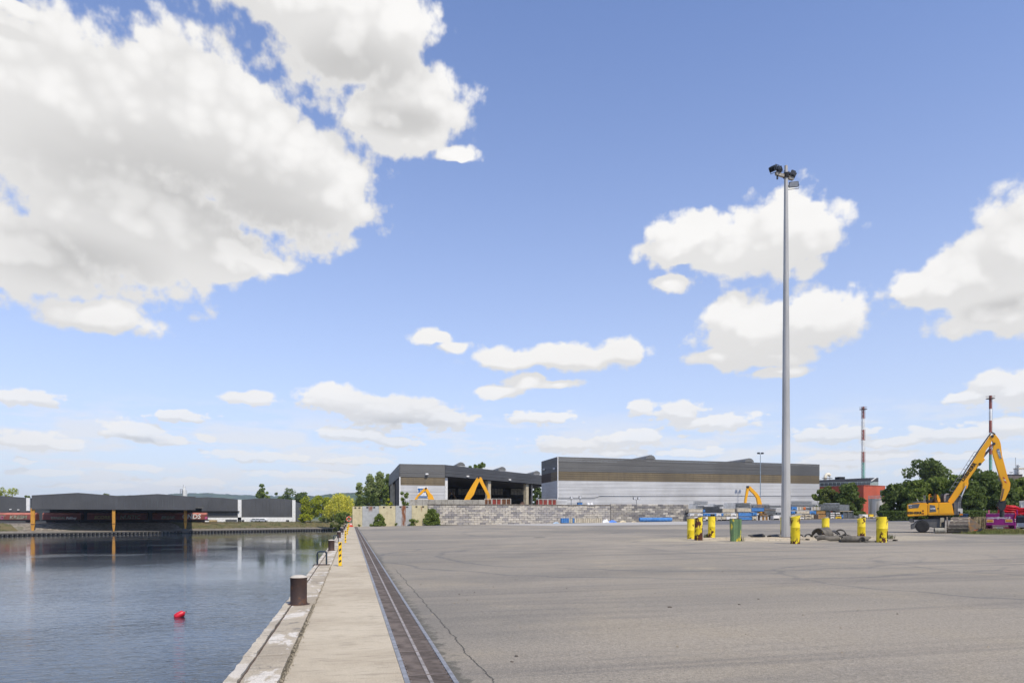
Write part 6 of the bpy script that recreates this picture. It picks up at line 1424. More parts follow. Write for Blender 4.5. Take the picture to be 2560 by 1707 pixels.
def band(f0, f1, r0, r1, name, m, ex=0.):
    mb = MB(); K = 3; rows = []
    for j in range(K+1):
        f = f0 + (f1-f0)*j/K; a = -1.15 + 2.5*f
        for rr in (r0, r1): y, z = arcf(a, rr); rows.append([(xl(f) - ex, y + Hb*.3, max(.0, z)), (xr(f) + ex, y + Hb*.3, max(.0, z))])
    for q in rows: mb.v += q
    for j in range(K):
        o = 4*j; mb.f += [(o, o+4, o+5, o+1), (o+2, o+3, o+7, o+6), (o, o+2, o+6, o+4), (o+1, o+5, o+7, o+3)]
    mb.f += [(0, 1, 3, 2), (4*K, 4*K+2, 4*K+3, 4*K+1)]; mb.build(name, m, t)
for i in range(n):
    band(i/n + .012, (i+1)/n - .012, Hb*.58, Hb*.52, 'back_plate', bk_m); band(i/n - .012, i/n + .026, Hb*.605, Hb*.5, 'wear_rib', rib_m, .02)
for x, m_ in ((-Lb/2 - .05, bk_m), (Lb/2 + .06, tan_m)):
    mb = MB(); pr = [arcf(-1.15 + 2.5*i/12, Hb*.6) for i in range(13)] + [(Hb*.75, Hb*.75), (Hb*1.1, Hb*.35), (Hb*.9, .02)]; pr = [(y + Hb*.3, max(0.0, z)) for y, z in pr]; nn = len(pr)
    sgn = 1 if x > 0 else .2
    mb.v = [(x + .28*sgn*max(0, y)/Hb, y, z) for y, z in pr] + [(x + .08 + .28*sgn*max(0, y)/Hb, y, z) for y, z in pr]; mb.f = [tuple(range(nn)), tuple(reversed(range(nn, 2*nn)))] + [(i, (i+1) % nn, nn+(i+1) % nn, nn+i) for i in range(nn)]; mb.build('end_plate', m_, t)
mb = MB(); mb.prism([(Lb/2+.08, .1), (Lb/2+.9, Hb*.42), (Lb/2+.75, Hb*.62), (Lb/2+.25, Hb*.98), (Lb/2+.1, Hb*.9)], Hb*.0, Hb*.08); mb.build('side_jaw', tan_m, t); MB().bar((Lb/2+.62, -.05, .1), (Lb/2+.95, .0, Hb*.33), .06, .16).build('cutting_edge', dk_, t)
p = PD(2349, HY, MD - 2.3); p.z = gz(p.x, p.y); t = thing('concrete_pipe', 'short grey concrete pipe lying beside the bucket', 'pipe', (p.x, p.y, p.z), math.pi/2 - head + .25); k = depth(p)/F; rp = 6.8*k
mb = MB(); nn = 24
for x, rr in ((-.36, rp), (.36, rp), (.36, rp*.72), (-.36, rp*.72)): mb.v += [(x, rr*math.cos(2*math.pi*i/nn), rp + rr*math.sin(2*math.pi*i/nn)) for i in range(nn)]
for j in range(4): mb.f += [(j*nn+i, j*nn+(i+1) % nn, ((j+1) % 4)*nn+(i+1) % nn, ((j+1) % 4)*nn+i) for i in range(nn)]
mb.build('pipe_body', mat('pipe_concrete', (.27, .255, .21), .9, var=.2, scale=4), t, smooth=True); MB().lathe([(rp*1.04, .28), (rp*1.04, .34)], 24).build('collar_band', fillm, t).matrix_local = Matrix.Translation((0, 0, rp)) @ Matrix.Rotation(math.pi/2, 4, 'Y')
p = PG(2436, 1330.5); t = thing('rusty_plate', 'bent orange rusty plate lying in the grass', 'metal plate', (p.x, p.y, p.z + .02), .2); k = depth(p)/F
MB().prism([(-13*k, .0), (-4*k, .12), (6*k, .2), (14*k, .16), (14*k, .20), (5*k, .25), (-5*k, .17), (-13*k, .05)], -.25, .3).build('plate', mat('orange_rust', (.36, .08, .025), .8), t); MB().bar((-10*k, .31, .06), (12*k, .31, .2), .05).build('edge_lip', rust_m, t)
# ================================================================== trucks at the right edge
pur = mat('purple_paint', (.30, .018, .20), .5, scale=2.2, col2=(.24, .02, .15), cut=(.4, .7)); purd = mat('purple_frame', (.16, .012, .09), .6, var=.2)
redh = mat('red_hose', (.62, .012, .025), .45, var=.12, scale=3); amber = mat('reflector_amber', (.60, .27, .01), .4); pale_b = mat('reflector_border', (.75, .55, .33), .5)
def Tz(zx, zy): return (2440 + .06376*zx, 1240 + .06376*zy)
TP = PG(2500, 1326); TD = depth(TP); tu = (2500-CX)/F; tkx = TD/F*math.cos(math.atan(tu)); tkz = TD/F; tgz = TP.z
def tl(zx, zy): a_ = Tz(zx, zy); return ((a_[0]-2500)*tkx, (1326 - a_[1])*tkz)
tr = thing('tipper_truck', 'purple tipper truck seen from behind with hose coils on top', 'truck', (TP.x, TP.y, tgz), -(math.atan(tu) + TH))
def tbx(name, m, z0, z1, y0, y1, parent, b=.02, root=None):
    (xa, za), (xb, zb0) = tl(*z0), tl(*z1); return MB().bbox(min(xa, xb), max(xa, xb), y0, y1, min(za, zb0), max(za, zb0), b).build(name, m, parent)
tg = tbx('tailgate', pur, (388, 690), (1490, 1140), 0, .10, tr)
tbx('top_rim', mat('rim_scuffed', (.45, .25, .36), .6, scale=5, col2=(.3, .05, .2)), (380, 672), (1500, 700), -.03, .12, tg); tbx('press_line', purd, (392, 782), (1485, 800), -.012, -.001, tg, .003)
for z0, z1 in (((405, 905), (685, 1030)), ((1140, 900), (1430, 1020))):
    rp_ = tbx('reflector_plate', pale_b, z0, z1, -.022, -.004, tg, .003); tbx('reflector', amber, (z0[0]+22, z0[1]+24), (z1[0]-22, z1[1]-24), -.030, -.023, tg, .002)
x, z = tl(880, 842); obj('lettering', text_mesh('contact@vespir.fr', .235, logo_w, .004, .003, .22), tg, loc=(x, -.006, z), rot=(math.pi/2, 0, 0))
(xa, za), (xb, zb0) = tl(388, 690), tl(1490, 1140)
for xs_ in (xa, xb - .08): MB().box(xs_, xs_ + .08, .11, 4.2, zb0, za - .05).build('side_wall', pur, tr)
MB().box(xa, xb, .11, 4.2, zb0, zb0 + .06).build('bed_floor', purd, tr); MB().box(xa, xb, 4.12, 4.2, zb0 + .06, za).build('head_board', pur, tr)
side = tbx('corner_column', pur, (1490, 680), (1560, 1300), .0, .25, tr)
for k in range(2): tbx('tail_lamp', cabw, (1512, 885 + 70*k), (1552, 925 + 70*k), -.03, .0, side, .005)
bm__ = tbx('rear_beam', purd, (392, 1165), (1500, 1205), .05, .3, tr); tbx('rear_frame', purd, (392, 1262), (1555, 1300), .02, .3, tr)
for zx in (392, 630, 1060, 1480): tbx('frame_upright', purd, (zx, 1205), (zx+26, 1262), .05, .28, tr, .005)
tbx('number_plate', cabw, (815, 1205), (1060, 1270), .0, .03, tr, .003)
for k in range(5): tbx('plate_mark', logo_m, (835 + 44*k, 1218), (862 + 44*k, 1258), -.004, -.001, tr, .001)
tbx('lamp_box', mat('lamp_dark_red', (.2, .01, .04), .4), (1110, 1208), (1300, 1258), .0, .05, tr, .005); tbx('corner_post', mat('pink_post', (.55, .12, .2), .6), (475, 540), (530, 690), .05, .2, tr, .01); tbx('corner_post', pur, (1585, 525), (1630, 750), .3, .45, tr, .01)
for zx, s_ in ((520, 1), (1390, -1)):
    for y in (1.0, 3.4, 5.2): o = obj('wheel', tyme, tr, loc=(tl(zx, 0)[0], y, .5), rot=(math.pi/2, 0, math.pi/2)); obj('rim', rim, o)
cb = MB().bbox(xa + .1, xb - .1, 4.4, 6.0, .6, za - .1, .1).build('cab', pur, tr); MB().bbox(xa + .3, xb - .3, 4.39, 4.395, .9, za - .2, .001).build('window', glass_m, cb); MB().box(xa + .5, xb - .5, .3, 6.0, .45, .62).build('chassis', dk_, tr)
def hose_coil(label, c, R, n, seed, parent_z, sx=1.0):
    r = random.Random(seed); t = thing('hose_coil', label, 'hose', c); t.rotation_euler.z = tr.rotation_euler.z
    for i in range(n):
        rr = R*r.uniform(.72, 1.0); cx, cz = r.uniform(-.15, .15)*sx, .03 + .055*i; tx, ty = r.uniform(-.55, .55), r.uniform(-.2, .9)
        pts = []
        for a in np.linspace(0, 2*math.pi, 26): x_, y_ = rr*math.cos(a)*sx, rr*math.sin(a)*.9; pts.append((cx + x_, y_ + .1, max(.03, cz + .16*tx*x_ + ty*.35*(rr - y_)*.6)))
        MB().tube(pts, .042, 7, False).build('hose_loop', redh, t, smooth=True)
    return t
def tw_(zx, zy, y): x, z = tl(zx, zy); v = Matrix.Rotation(tr.rotation_euler.z, 4, 'Z') @ Vector((x, y, z)); return Vector((TP.x + v.x, TP.y + v.y, tgz + v.z))
hose_coil('heaped bright red hose coil on the purple truck', tw_(1270, 690, .8), .56, 12, 3, 0, 1.15); hose_coil('small loose red hose loop left on the purple truck', tw_(1010, 690, .7), .3, 3, 5, 0, 1.1)
MB().tube([tw_(1480, 610, .3), tw_(1530, 640, .1), tw_(1555, 700, -.05), tw_(1530, 790, -.06), tw_(1500, 870, -.05)], .042, 7).build('hose_end', redh, label='end of red hose hanging over the corner of the purple truck', cat='hose')
# second, darker truck
nav = mat('navy_black', (.012, .016, .028), .45, var=.3); 
(xa2, za2), (xb2, zb2) = tl(1580, 755), tl(2650, 1045)
t2k = thing('flatbed_truck', 'dark navy truck body with grey underside at the right edge', 'truck', (TP.x, TP.y, tgz), tr.rotation_euler.z)
MB().bbox(xa2, xb2, .2, 5, zb2, za2, .03).build('body', nav, t2k); MB().bbox(xa2 + .02, xb2, .17, .24, zb2 + (za2-zb2)*.72, za2 - .02, .01).build('upper_panel', mat('navy_panel', (.03, .05, .075), .5), t2k)
(q0, q1), (q2, q3) = tl(1585, 1052), tl(2650, 1180); MB().bbox(q0, q2, .12, .5, q3, q1, .02).build('tail_board', mat('grey_blue_board', (.22, .25, .33), .5, scale=4, col2=(.45, .47, .52), cut=(.55, .65)), t2k)
(q0, q1), (q2, q3) = tl(1575, 1185), tl(2650, 1215); MB().bbox(q0, q2, .05, .4, q3, q1, .01).build('bumper_bar', galv_m, t2k); (q0, q1) = tl(1840, 1280); MB().cyl((q0, .05, q1), (q0, .12, q1), .05, n=12).build('tail_lamp', cabw, t2k)
MB().box(q0 - .3, q2, .6, 5, .5, q3 + .05).build('chassis', dk_, t2k)
for y in (1.2, 3.8): o = obj('wheel', tyme, t2k, loc=(tl(1750, 0)[0] + .2, y, .5), rot=(math.pi/2, 0, math.pi/2)); obj('rim', rim, o)
for y in (1.2, 3.8): o = obj('wheel', tyme, t2k, loc=(tl(2550, 0)[0], y, .5), rot=(math.pi/2, 0, math.pi/2)); obj('rim', rim, o)
hose_coil('wide heap of darker red hoses on the navy truck', tw_(1880, 752, 1.0), .62, 11, 9, 0, 1.4)
# skips beyond the trucks
def yard_box(name, x0, x1, y0, y1, d, m, label, cat, dep=2.2, ribs=6, rim_m=None):
    p = PD((x0+x1)/2, y1, d); zb0 = gz(p.x, p.y); a_ = math.atan(((x0+x1)/2-CX)/F); w = (x1-x0)*d/F*math.cos(a_)/2; h = EYE + (HY-y0)/F*d - zb0
    t = thing(name, label, cat, (p.x, p.y, zb0), -(a_ + TH))
    b_ = MB(); b_.bbox(-w, w, 0, dep, .02, h, .02); body = b_.build('body', m, t)
    for k in range(ribs): x_ = -w + .06 + (2*w-.12)*(k+.5)/ribs; MB().box(x_ - .04, x_ + .04, -.06, -.003, .1, h - .12).build('side_rib', m, t)
    MB().box(-w - .04, w + .04, -.09, -.003, h - .1, h + .03).build('rim', rim_m or m, t); return t
yard_box('grey_green_skip', 2504, 2551, 1265, 1290, 78, mat('skip_green', (.10, .11, .09), .7, scale=1.5, col2=(.2, .16, .12)), 'weathered grey-green skip behind the purple truck', 'skip'); yard_box('white_container', 2548, 2640, 1252, 1290, 92, mat('container_white', (.58, .58, .54), .6, var=.15), 'white ribbed container end at the right edge', 'container', 6, 12)
yard_box('brown_skip', 2384, 2445, 1292.5, 1306, 74, mat('skip_brown', (.045, .036, .03), .8, var=.3), 'low dark brown skip behind the bucket', 'skip', 2.5, 10)
yard_box('blue_compressor', 2402, 2420, 1284, 1293, 80, mat('compressor_blue', (.03, .06, .12), .6), 'small blue unit behind the driver cab steps', 'machine', 1.6, 3)
# grass strip under the trucks
gp_ = []; r = random.Random(21)
for i in range(2600):
    x = r.uniform(2405, 2640); y = r.gauss(1329.5, 2.4) - max(0, (2440-x)*.02); q = PG(x, min(1334.5, max(1318, y))); gp_.append((q.x, q.y, q.z))
tufts('verge_grass', gp_, .22, mat('verge_green', (.12, .15, .035), .9, scale=.8, col2=(.22, .19, .07)), 'rough green grass along the foot of the trucks and bucket', 'grass', 7, .12, 3)
gp_ = []
for i in range(200): q = PG(r.gauss(2452, 6), r.uniform(1317, 1326)); gp_.append((q.x, q.y, q.z))
tufts('tall_dry_grass', gp_, 1.05, mat('dry_straw', (.34, .27, .15), .9, var=.3, scale=1), 'tall dry straw grass left of the purple truck', 'grass', 8, .10, 4, .35)
p0_ = [PG(x, y) for x, y in ((2380,1333.5),(2440,1335.5),(2520,1337),(2700,1338),(2700,1316),(2440,1318),(2400,1326))]
mb = MB(); mb.add([(p.x, p.y, gz(p.x, p.y) + .012) for p in p0_], [tuple(range(len(p0_)))]); mb.build('verge', mat('verge_soil', (.13, .115, .075), .95, scale=1.5, col2=(.11, .13, .04)), kind='structure')
# ================================================================== stored crates and scaffolding beyond the yard
YCR = 126.0
pal = {'cream': mat('crate_cream', (.52, .46, .35), .8, scale=2, col2=(.40, .35, .27), rand=.08), 'white': mat('crate_white', (.70, .68, .65), .7, var=.08, scale=2, rand=.06), 'blue': mat('crate_blue', (.045, .17, .43), .65, scale=2, col2=(.10, .24, .48), cut=(.4, .75), rand=.1),
       'yellow': mat('crate_yellow', (.75, .50, .03), .6), 'brown': mat('crate_wood', (.33, .18, .06), .85, var=.25, scale=3, stretch=(1, 1, 5)), 'grey': mat('rack_grey', (.20, .215, .23), .6, .2, rand=.15), 'orange': mat('rack_orange', (.62, .16, .03), .6), 'dark': mat('crate_dark', (.07, .05, .04), .8)}
steel_b = mat('scaffold_steel', (.16, .175, .19), .55, .4, var=.3, scale=3, rand=.2); steel_p = mat('scaffold_pale', (.30, .32, .34), .55, .4, var=.2, rand=.15)
Z5 = lambda zx, zy: (1700 + .11054*zx, 1240 + .11054*zy); Z6 = lambda zx, zy: (1960 + .12755*zx, 1240 + .12755*zy)
items = [(Z5, c, k) for c, k in (((200,285,515,375),'cream'),((960,280,1240,375),'cream'),((1295,268,1615,360),'cream'),((1620,262,1905,350),'blue'),
   ((520,300,572,378),'blue'),((528,382,640,456),'blue'),((640,384,822,456),'blue'),((1325,370,1625,462),'blue'),((1640,358,1742,448),'blue'),((1330,466,1625,552),'blue'),((1640,452,1732,550),'cream'),
   ((398,392,517,456),'white'),((230,392,322,456),'white'),((326,400,396,456),'cream'),((205,458,322,566),'cream'),((326,458,400,512),'white'),((404,458,520,566),'dark'),((326,514,402,566),'cream'),
   ((680,398,796,456),'cream'),((824,392,936,456),'white'),((940,384,982,458),'blue'),((985,390,1046,458),'cream'),((1050,386,1150,458),'cream'),((1154,386,1276,456),'white'),((1280,384,1318,552),'cream'),
   ((820,460,932,511),'cream'),((940,461,1042,511),'cream'),((1050,460,1147,509),'white'),((1154,458,1280,509),'white'),((845,513,936,566),'white'),((943,513,1042,566),'cream'),((1050,512,1142,564),'white'),((1150,512,1278,562),'cream'),
   ((525,458,572,511),'cream'),((578,458,632,511),'white'),((525,514,575,567),'white'),((582,514,636,567),'cream'),((640,458,815,567),'dark'),
   ((2115,433,2246,490),'white'),((2112,492,2248,547),'white'),((2200,350,2300,430),'grey'))]
items += [(Z6, c, k) for c, k in (((150,203,255,277),'blue'),((388,210,426,277),'orange'),((430,205,538,277),'grey'),((150,288,222,356),'blue'),((248,288,500,348),'cream'),
   ((150,360,300,452),'cream'),((304,363,400,410),'cream'),((304,412,398,453),'white'),((415,352,532,400),'cream'),((415,402,530,451),'cream'),((502,284,632,358),'blue'),((538,362,582,442),'cream'),((584,362,672,442),'dark'),((638,288,812,356),'brown'),((674,358,822,441),'brown'),
   ((915,318,988,352),'white'),((912,355,992,397),'white'),((914,399,988,442),'white'),((1018,316,1098,354),'white'),((1026,358,1122,399),'cream'),((1010,401,1127,443),'yellow'),((1129,363,1162,441),'blue'),((1100,284,1320,304),'cream'),
   ((1540,353,1647,409),'white'),((1588,411,1647,441),'white'),((1675,350,1756,398),'yellow'),((1670,400,1776,441),'white'),((1480,383,1585,441),'cream'),((1785,373,1818,411),'cream'),((836,286,908,440),'grey'),((1165,306,1266,440),'grey'),((1270,306,1362,440),'grey'),((1380,368,1462,440),'grey'),((992,358,1008,440),'grey'))]
cnt = {}
ordn = ['first','second','third','fourth','fifth','sixth','seventh','eighth','ninth','tenth','eleventh','twelfth','thirteenth','fourteenth','fifteenth','sixteenth']
rows_ = []
for fz, (x0, y0, x1, y1), kd in items:
    a_, b_ = fz(x0, y0), fz(x1, y1); rows_.append((a_[0], a_[1], b_[0], b_[1], kd))
rows_.sort()
kindname = {'cream': 'cream crate', 'white': 'white crate', 'blue': 'blue stillage box', 'yellow': 'yellow crate', 'brown': 'timber box', 'grey': 'grey mesh cage', 'orange': 'orange crate', 'dark': 'dark timber box'}
def stack_z(x, y): return PY(x, y, YCR).z
foots = {}
for (x0, y0, x1, y1, kd) in rows_:
    a_, b_ = PY(x0, y1, YCR), PY(x1, y0, YCR); gzz = gz((a_.x+b_.x)/2, YCR); zb0, zt_ = a_.z, b_.z
    if zb0 < gzz + .45: zb0 = gzz
    lvl = 'ground' if zb0 <= gzz + .05 else ('middle' if zb0 < gzz + 1.35 else 'upper')
    key = (kd, lvl, x0 > 1955); cnt[key] = cnt.get(key, 0) + 1
    lab = '%s %s from left, %s layer of the store %s of the mast' % (ordn[cnt[key]-1], kindname[kd], lvl, 'right' if x0 > 1955 else 'left')
    w = b_.x - a_.x; h = zt_ - zb0; dep = 1.15 if w < 1.6 else 1.5
    t = thing({'grey': 'mesh_cage', 'brown': 'timber_box', 'dark': 'timber_box', 'blue': 'stillage_box'}.get(kd, 'storage_crate'), lab, {'grey': 'cage', 'brown': 'box', 'dark': 'box'}.get(kd, 'crate'), (a_.x, YCR, zb0), group='boxes in the crate store')
    m = pal[kd]
    if kd == 'grey':
        for x_ in (0.03, w - .03):
            for y_ in (.03, dep - .03): MB().box(x_-.03, x_+.03, y_-.03, y_+.03, 0, h - .02).build('post', m, t)
        mb = MB(); nh = max(3, int(h/.16)); nv = max(3, int(w/.14))
        for k in range(nh): mb.box(.06, w-.06, .0, .014, .06 + (h-.1)*k/nh, .075 + (h-.1)*k/nh)
        for k in range(nv): mb.box(.06 + (w-.12)*k/nv, .075 + (w-.12)*k/nv, -.013, -.001, .05, h-.06)
        mb.build('wire_mesh', m, t); MB().box(.05, w-.05, .2, dep-.05, .06, h*.8).build('contents', steel_b, t); continue
    ft_ = .10 if h > .3 else .05
    if kd in ('brown', 'dark'):
        n = max(3, int(h/.17))
        for k in range(n): MB().box(.0, w-.02, 0, dep, ft_ + (h-ft_)*k/n, ft_ + (h-ft_)*(k+1)/n - .025).build('board', m, t)
    else:
        MB().bbox(.015, w-.015, 0, dep, ft_, h - .012, .02).build('body', m, t)
        MB().box(.0, w, -.025, -.002, h - .07, h - .012).build('rim', m, t)
        if w > 1.8:
            for k in range(4): MB().box(.05 + (w-.1)*k/3.9, .09 + (w-.1)*k/3.9, -.02, -.001, ft_, h - .075).build('side_rib', m, t)
        else: MB().box(w*.25, w*.75, -.012, -.001, ft_ + (h-ft_)*.12, ft_ + (h-ft_)*.30).build('hand_slot', black_m, t)
    for x_ in (w*.08, w*.42, w*.76): MB().box(x_, x_ + w*.16, .02, dep-.02, 0, ft_ - .003).build('foot', dk_, t)
# bundles of scaffold tubes and frames
def bundle(fz, rc, kind, label, m=None, back=.6):
    a0, b0 = fz(rc[0], rc[3]), fz(rc[2], rc[1]); Y = YCR + back; a_, b_ = PY(a0[0], a0[1], Y), PY(b0[0], b0[1], Y); w, h = b_.x - a_.x, b_.z - a_.z
    t = thing({'tubes': 'tube_bundle', 'frames': 'frame_bundle', 'lattice': 'girder_bundle', 'mesh': 'mesh_stack', 'slats': 'slat_pallet'}[kind], label, 'scaffolding' if kind != 'slats' else 'pallet', (a_.x, Y, a_.z)); r = random.Random(int(a0[0]*3)); m = m or steel_b
    if kind == 'tubes':
        n = max(3, int(h/.12))
        for k in range(n):
            for j in range(3): MB().cyl((r.uniform(-.08, .05), .1 + j*.3 + r.uniform(-.06, .06), .06 + (h-.1)*k/n), (w + r.uniform(-.3, .08), .1 + j*.3 + r.uniform(-.06, .06), .06 + (h-.1)*k/n + r.uniform(-.03, .03)), .05, n=6).build('tube', m, t)
    elif kind == 'frames':
        n = max(3, int(w/.33)); mb = None
        for k in range(n):
            x_ = w*k/n; sk = h*.28; mb = MB()
            mb.bar((x_, 0, 0), (x_ + sk, .2, h), .05); mb.bar((x_ + w/n*.62, 0, 0), (x_ + w/n*.62 + sk, .2, h), .05)
            for q in range(5): f = (q+.5)/5; mb.bar((x_ + sk*f, .2*f, h*f), (x_ + sk*f + w/n*.62, .2*f, h*f), .05)
            mb.build('frame', steel_p if k % 2 else m, t)
    elif kind == 'lattice':
        n = max(2, int(h/.25))
        for k in range(n):
            z = h*k/n; mb = MB(); mb.bar((0, 0, z+.03), (w, 0, z+.03), .05); mb.bar((0, 0, z + h/n*.8), (w, 0, z + h/n*.8), .05); q = int(w/.3)
            for i in range(q): mb.bar((w*i/q, 0, z+.03), (w*(i+.5)/q, 0, z + h/n*.8), .03); mb.bar((w*(i+.5)/q, 0, z + h/n*.8), (w*(i+1)/q, 0, z+.03), .03)
            mb.build('girder', m, t); o = mb.build('girder', m, t); o.location.y = .5
    elif kind == 'mesh':
        for j in range(4):
            mb = MB()
            for k in range(int(w/.13)): mb.box(k*.13, k*.13+.02, j*.22, j*.22+.02, 0, h - .04*j)
            for k in range(int(h/.13)): mb.box(0, w, j*.22-.018, j*.22-.001, k*.13, k*.13+.02)
            mb.build('mesh_panel', m, t)
        MB().box(.03, w-.03, .95, 1.0, 0, h*.95).build('back_sheet', dk_, t)
    else:
        n = max(3, int(w/.24))
        for k in range(n): MB().box(w*k/n, w*(k+.62)/n, 0, .9, .06, h*r.uniform(.82, 1)).build('slat', m if k % 3 else pal['white'], t)
        MB().box(0, w, .0, .9, 0, .055).build('base_board', dk_, t)
for rc, kd, lab, m_, bk_ in (((200,168,400,282),'frames','pale ladder-like frames leaning on the first cream crate',steel_p,.2),((330,108,630,200),'lattice','uppermost grey girders left of the curved yellow arm',None,1.6),((400,200,565,290),'tubes','dark tube bundle behind the pale ladder frames',None,1.2),((575,228,955,376),'mesh','square stack of dark mesh panels between cream crates',None,.1),
        ((640,166,800,228),'frames','small rack of pale frames above the mesh panel stack',steel_p,.5),((800,178,985,232),'tubes','short tube bundle right of the small frame rack',None,.9),((985,152,1290,280),'frames','wide rack of leaning frames above the second cream crate',steel_p,.4),((1295,142,1615,266),'tubes','thick grey tube bundle under the stick of the curved arm',None,.3),
        ((1650,172,2040,260),'tubes','long grey tube bundle at the foot of the curved boom',None,.5),((1912,256,2185,415),'tubes','tall pile of long tubes beside the blue box',None,.2),((2040,192,2310,255),'tubes','thin tube bundle just left of the mast',None,.8)):
    bundle(Z5, rc, kd, lab, m_, bk_)
for rc, kd, lab, m_, bk_ in (((150,96,552,150),'lattice','upper girder stack right of the mast against the white wall',None,1.4),((150,150,640,202),'tubes','tube layer under the girders right of the mast',None,1.0),((260,205,385,277),'slats','pallet of upright cream slats right of the mast',pal['cream'],.1),((542,205,722,277),'slats','second pallet of upright cream slats beside the long tubes',pal['cream'],.1),
        ((724,150,1080,282),'tubes','longest grey tube pile before the dark trees',None,.2),((1082,162,1280,282),'lattice','pale lattice girders at the right end of the tubes',steel_p,.2),((815,134,1095,152),'tubes','single top layer of tubes with orange end',steel_p,.5),((1165,286,1362,304),'tubes','low tubes over the grey mesh cages',steel_p,.3)):
    bundle(Z6, rc, kd, lab, m_, bk_)
# heap of planks with a lid
bundle(Z5, (1738,430,1838,550), 'slats', 'upright dark boards at the end of the timber heap', pal['dark'], .1); bundle(Z5, (1840,448,2012,548), 'slats', 'pale brown timber heap left of the mast', pal['brown'], .05)
a0 = PY(*Z5(1800,440), YCR); t = thing('board_pile', 'slanting stack of boards on top of the timber heap', 'timber', (a0.x, YCR, a0.z))
for k in range(5): MB().bar((.1*k, .1 + .15*k, .02 + .10*k), (1.75 + .08*k, .1 + .15*k, .12*k + (.22 if k == 2 else .04)), .5, .05).build('board', pal['brown'], t)
# ================================================================== things along the block wall
def wall_foot(x, y): p = PY(x, y, YB - 1.6); p.z = gz(p.x, p.y); return p
pa, pb = wall_foot(1404, 1308), wall_foot(1506, 1307); L = pb.x - pa.x; t = thing('panel_stack', 'long low stack of blue and cream panels against the block wall', 'panels', pa)
n = 22
for k in range(n): MB().bbox(L*k/n, L*(k+.8)/n, 0, .8, .10, 1.02 - .02*(k % 3), .015).build('panel', pal['blue'] if k in (0, 1, 2, 3, 6) else pal['cream'], t)
MB().box(0, L, .05, .75, 0, .098).build('bearer', dk_, t)
p = wall_foot(1600, 1303.5); q = wall_foot(1683, 1303); L = q.x - p.x; t = thing('blue_tank', 'long blue cylindrical tank lying at the foot of the block wall', 'tank', p); rt_ = .42
mb = MB(); nn = 18; prof = [(0, .0001), (.02, .2), (.12, .38), (.25, rt_), (L*.5 - .02, rt_), (L*.5, rt_*1.04), (L*.5 + .02, rt_), (L - .25, rt_), (L - .12, .38), (L - .02, .2), (L, .0001)]
for x_, rr in prof: mb.v += [(x_, .5 + rr*math.cos(2*math.pi*i/nn), .5 + rr*math.sin(2*math.pi*i/nn)) for i in range(nn)]
for j in range(len(prof)-1): mb.f += [(j*nn+i, j*nn+(i+1) % nn, (j+1)*nn+(i+1) % nn, (j+1)*nn+i) for i in range(nn)]
mb.build('shell', pal['blue'], t, smooth=True)
for x_ in (L*.2, L*.8): MB().box(x_-.1, x_+.1, .15, .85, 0, .2).build('cradle', dk_, t)
def crumple(name, x, y, w, h, m, label, cat, seed):
    p = wall_foot(x, y) if y < 1312 else PG(x, y); r = random.Random(seed); t = thing(name, label, cat, p); mb = MB(); n = 12
    for j in range(n+1):
        for i in range(n+1):
            u, v = i/n - .5, j/n - .5; e = max(0, 1 - (2*u)**2)*max(0, 1 - (2*v)**2); mb.v.append((u*w + r.uniform(-.04, .04), v*w*.45, max(.0, e**.6*h*(1 + r.uniform(-.5, .5))) + .004))
    for j in range(n):
        for i in range(n): a = j*(n+1)+i; mb.f.append((a, a+1, a+n+2, a+n+1))
    mb.build('sheet', m, t); MB().tube([(-w*.4, -w*.2, .03), (0, -w*.25, .05), (w*.35, -w*.18, .03)], .02, 5).build('fold', m, t)
whs = mat('white_sheeting', (.68, .68, .68), .5); bls = mat('blue_sheeting', (.08, .22, .62), .5)
crumple('white_sheeting', 1514, 1306, 1.4, .55, whs, 'crumpled white sheeting right of the panel stack', 'sheeting', 1); crumple('blue_sheeting', 1531, 1306, 1.7, .4, bls, 'crumpled blue sheeting beside the white one', 'sheeting', 2)
crumple('blue_sheeting', 1094, 1311, .9, .32, bls, 'small blue plastic scrap under the large bush', 'sheeting', 3); crumple('blue_sheeting', 1390, 1308, 1.2, .25, mat('pale_blue_sheet', (.3, .4, .5), .6), 'pale blue scrap left of the panel stack', 'sheeting', 4)
crumple('sand_pile', 1557, 1306, 1.5, .30, mat('light_sand', (.55, .47, .33), .9), 'small sand pile between blue sheeting and blue tank', 'sand', 5); crumple('sand_pile', 1585, 1305, 1.0, .18, mat('light_sand2', (.55, .47, .33), .9), 'second smaller sand pile near the blue tank', 'sand', 6)
# pale washed-out strip at the foot of the wall
near = [PG(x, y) for x, y in ((1240, 1311.2), (1390, 1314), (1560, 1312.3), (1724, 1310.5))]; far_ = [PY(x, 1305, YB - .25) for x in (1240, 1390, 1560, 1724)]
mb = MB(); nseg = 8
for i in range(4):
    for k in range(nseg+1): q = near[i].lerp(far_[i], k/nseg); mb.v.append((q.x, q.y, gz(q.x, q.y) + .008))
for i in range(3):
    for k in range(nseg): a = i*(nseg+1)+k; mb.f.append((a, a+nseg+1, a+nseg+2, a+1))
mb.build('pale_apron', mat('pale_washed_concrete', (.40, .385, .355), .9, scale=.6, col2=(.36, .345, .315), cut=(.4, .75)), kind='structure')
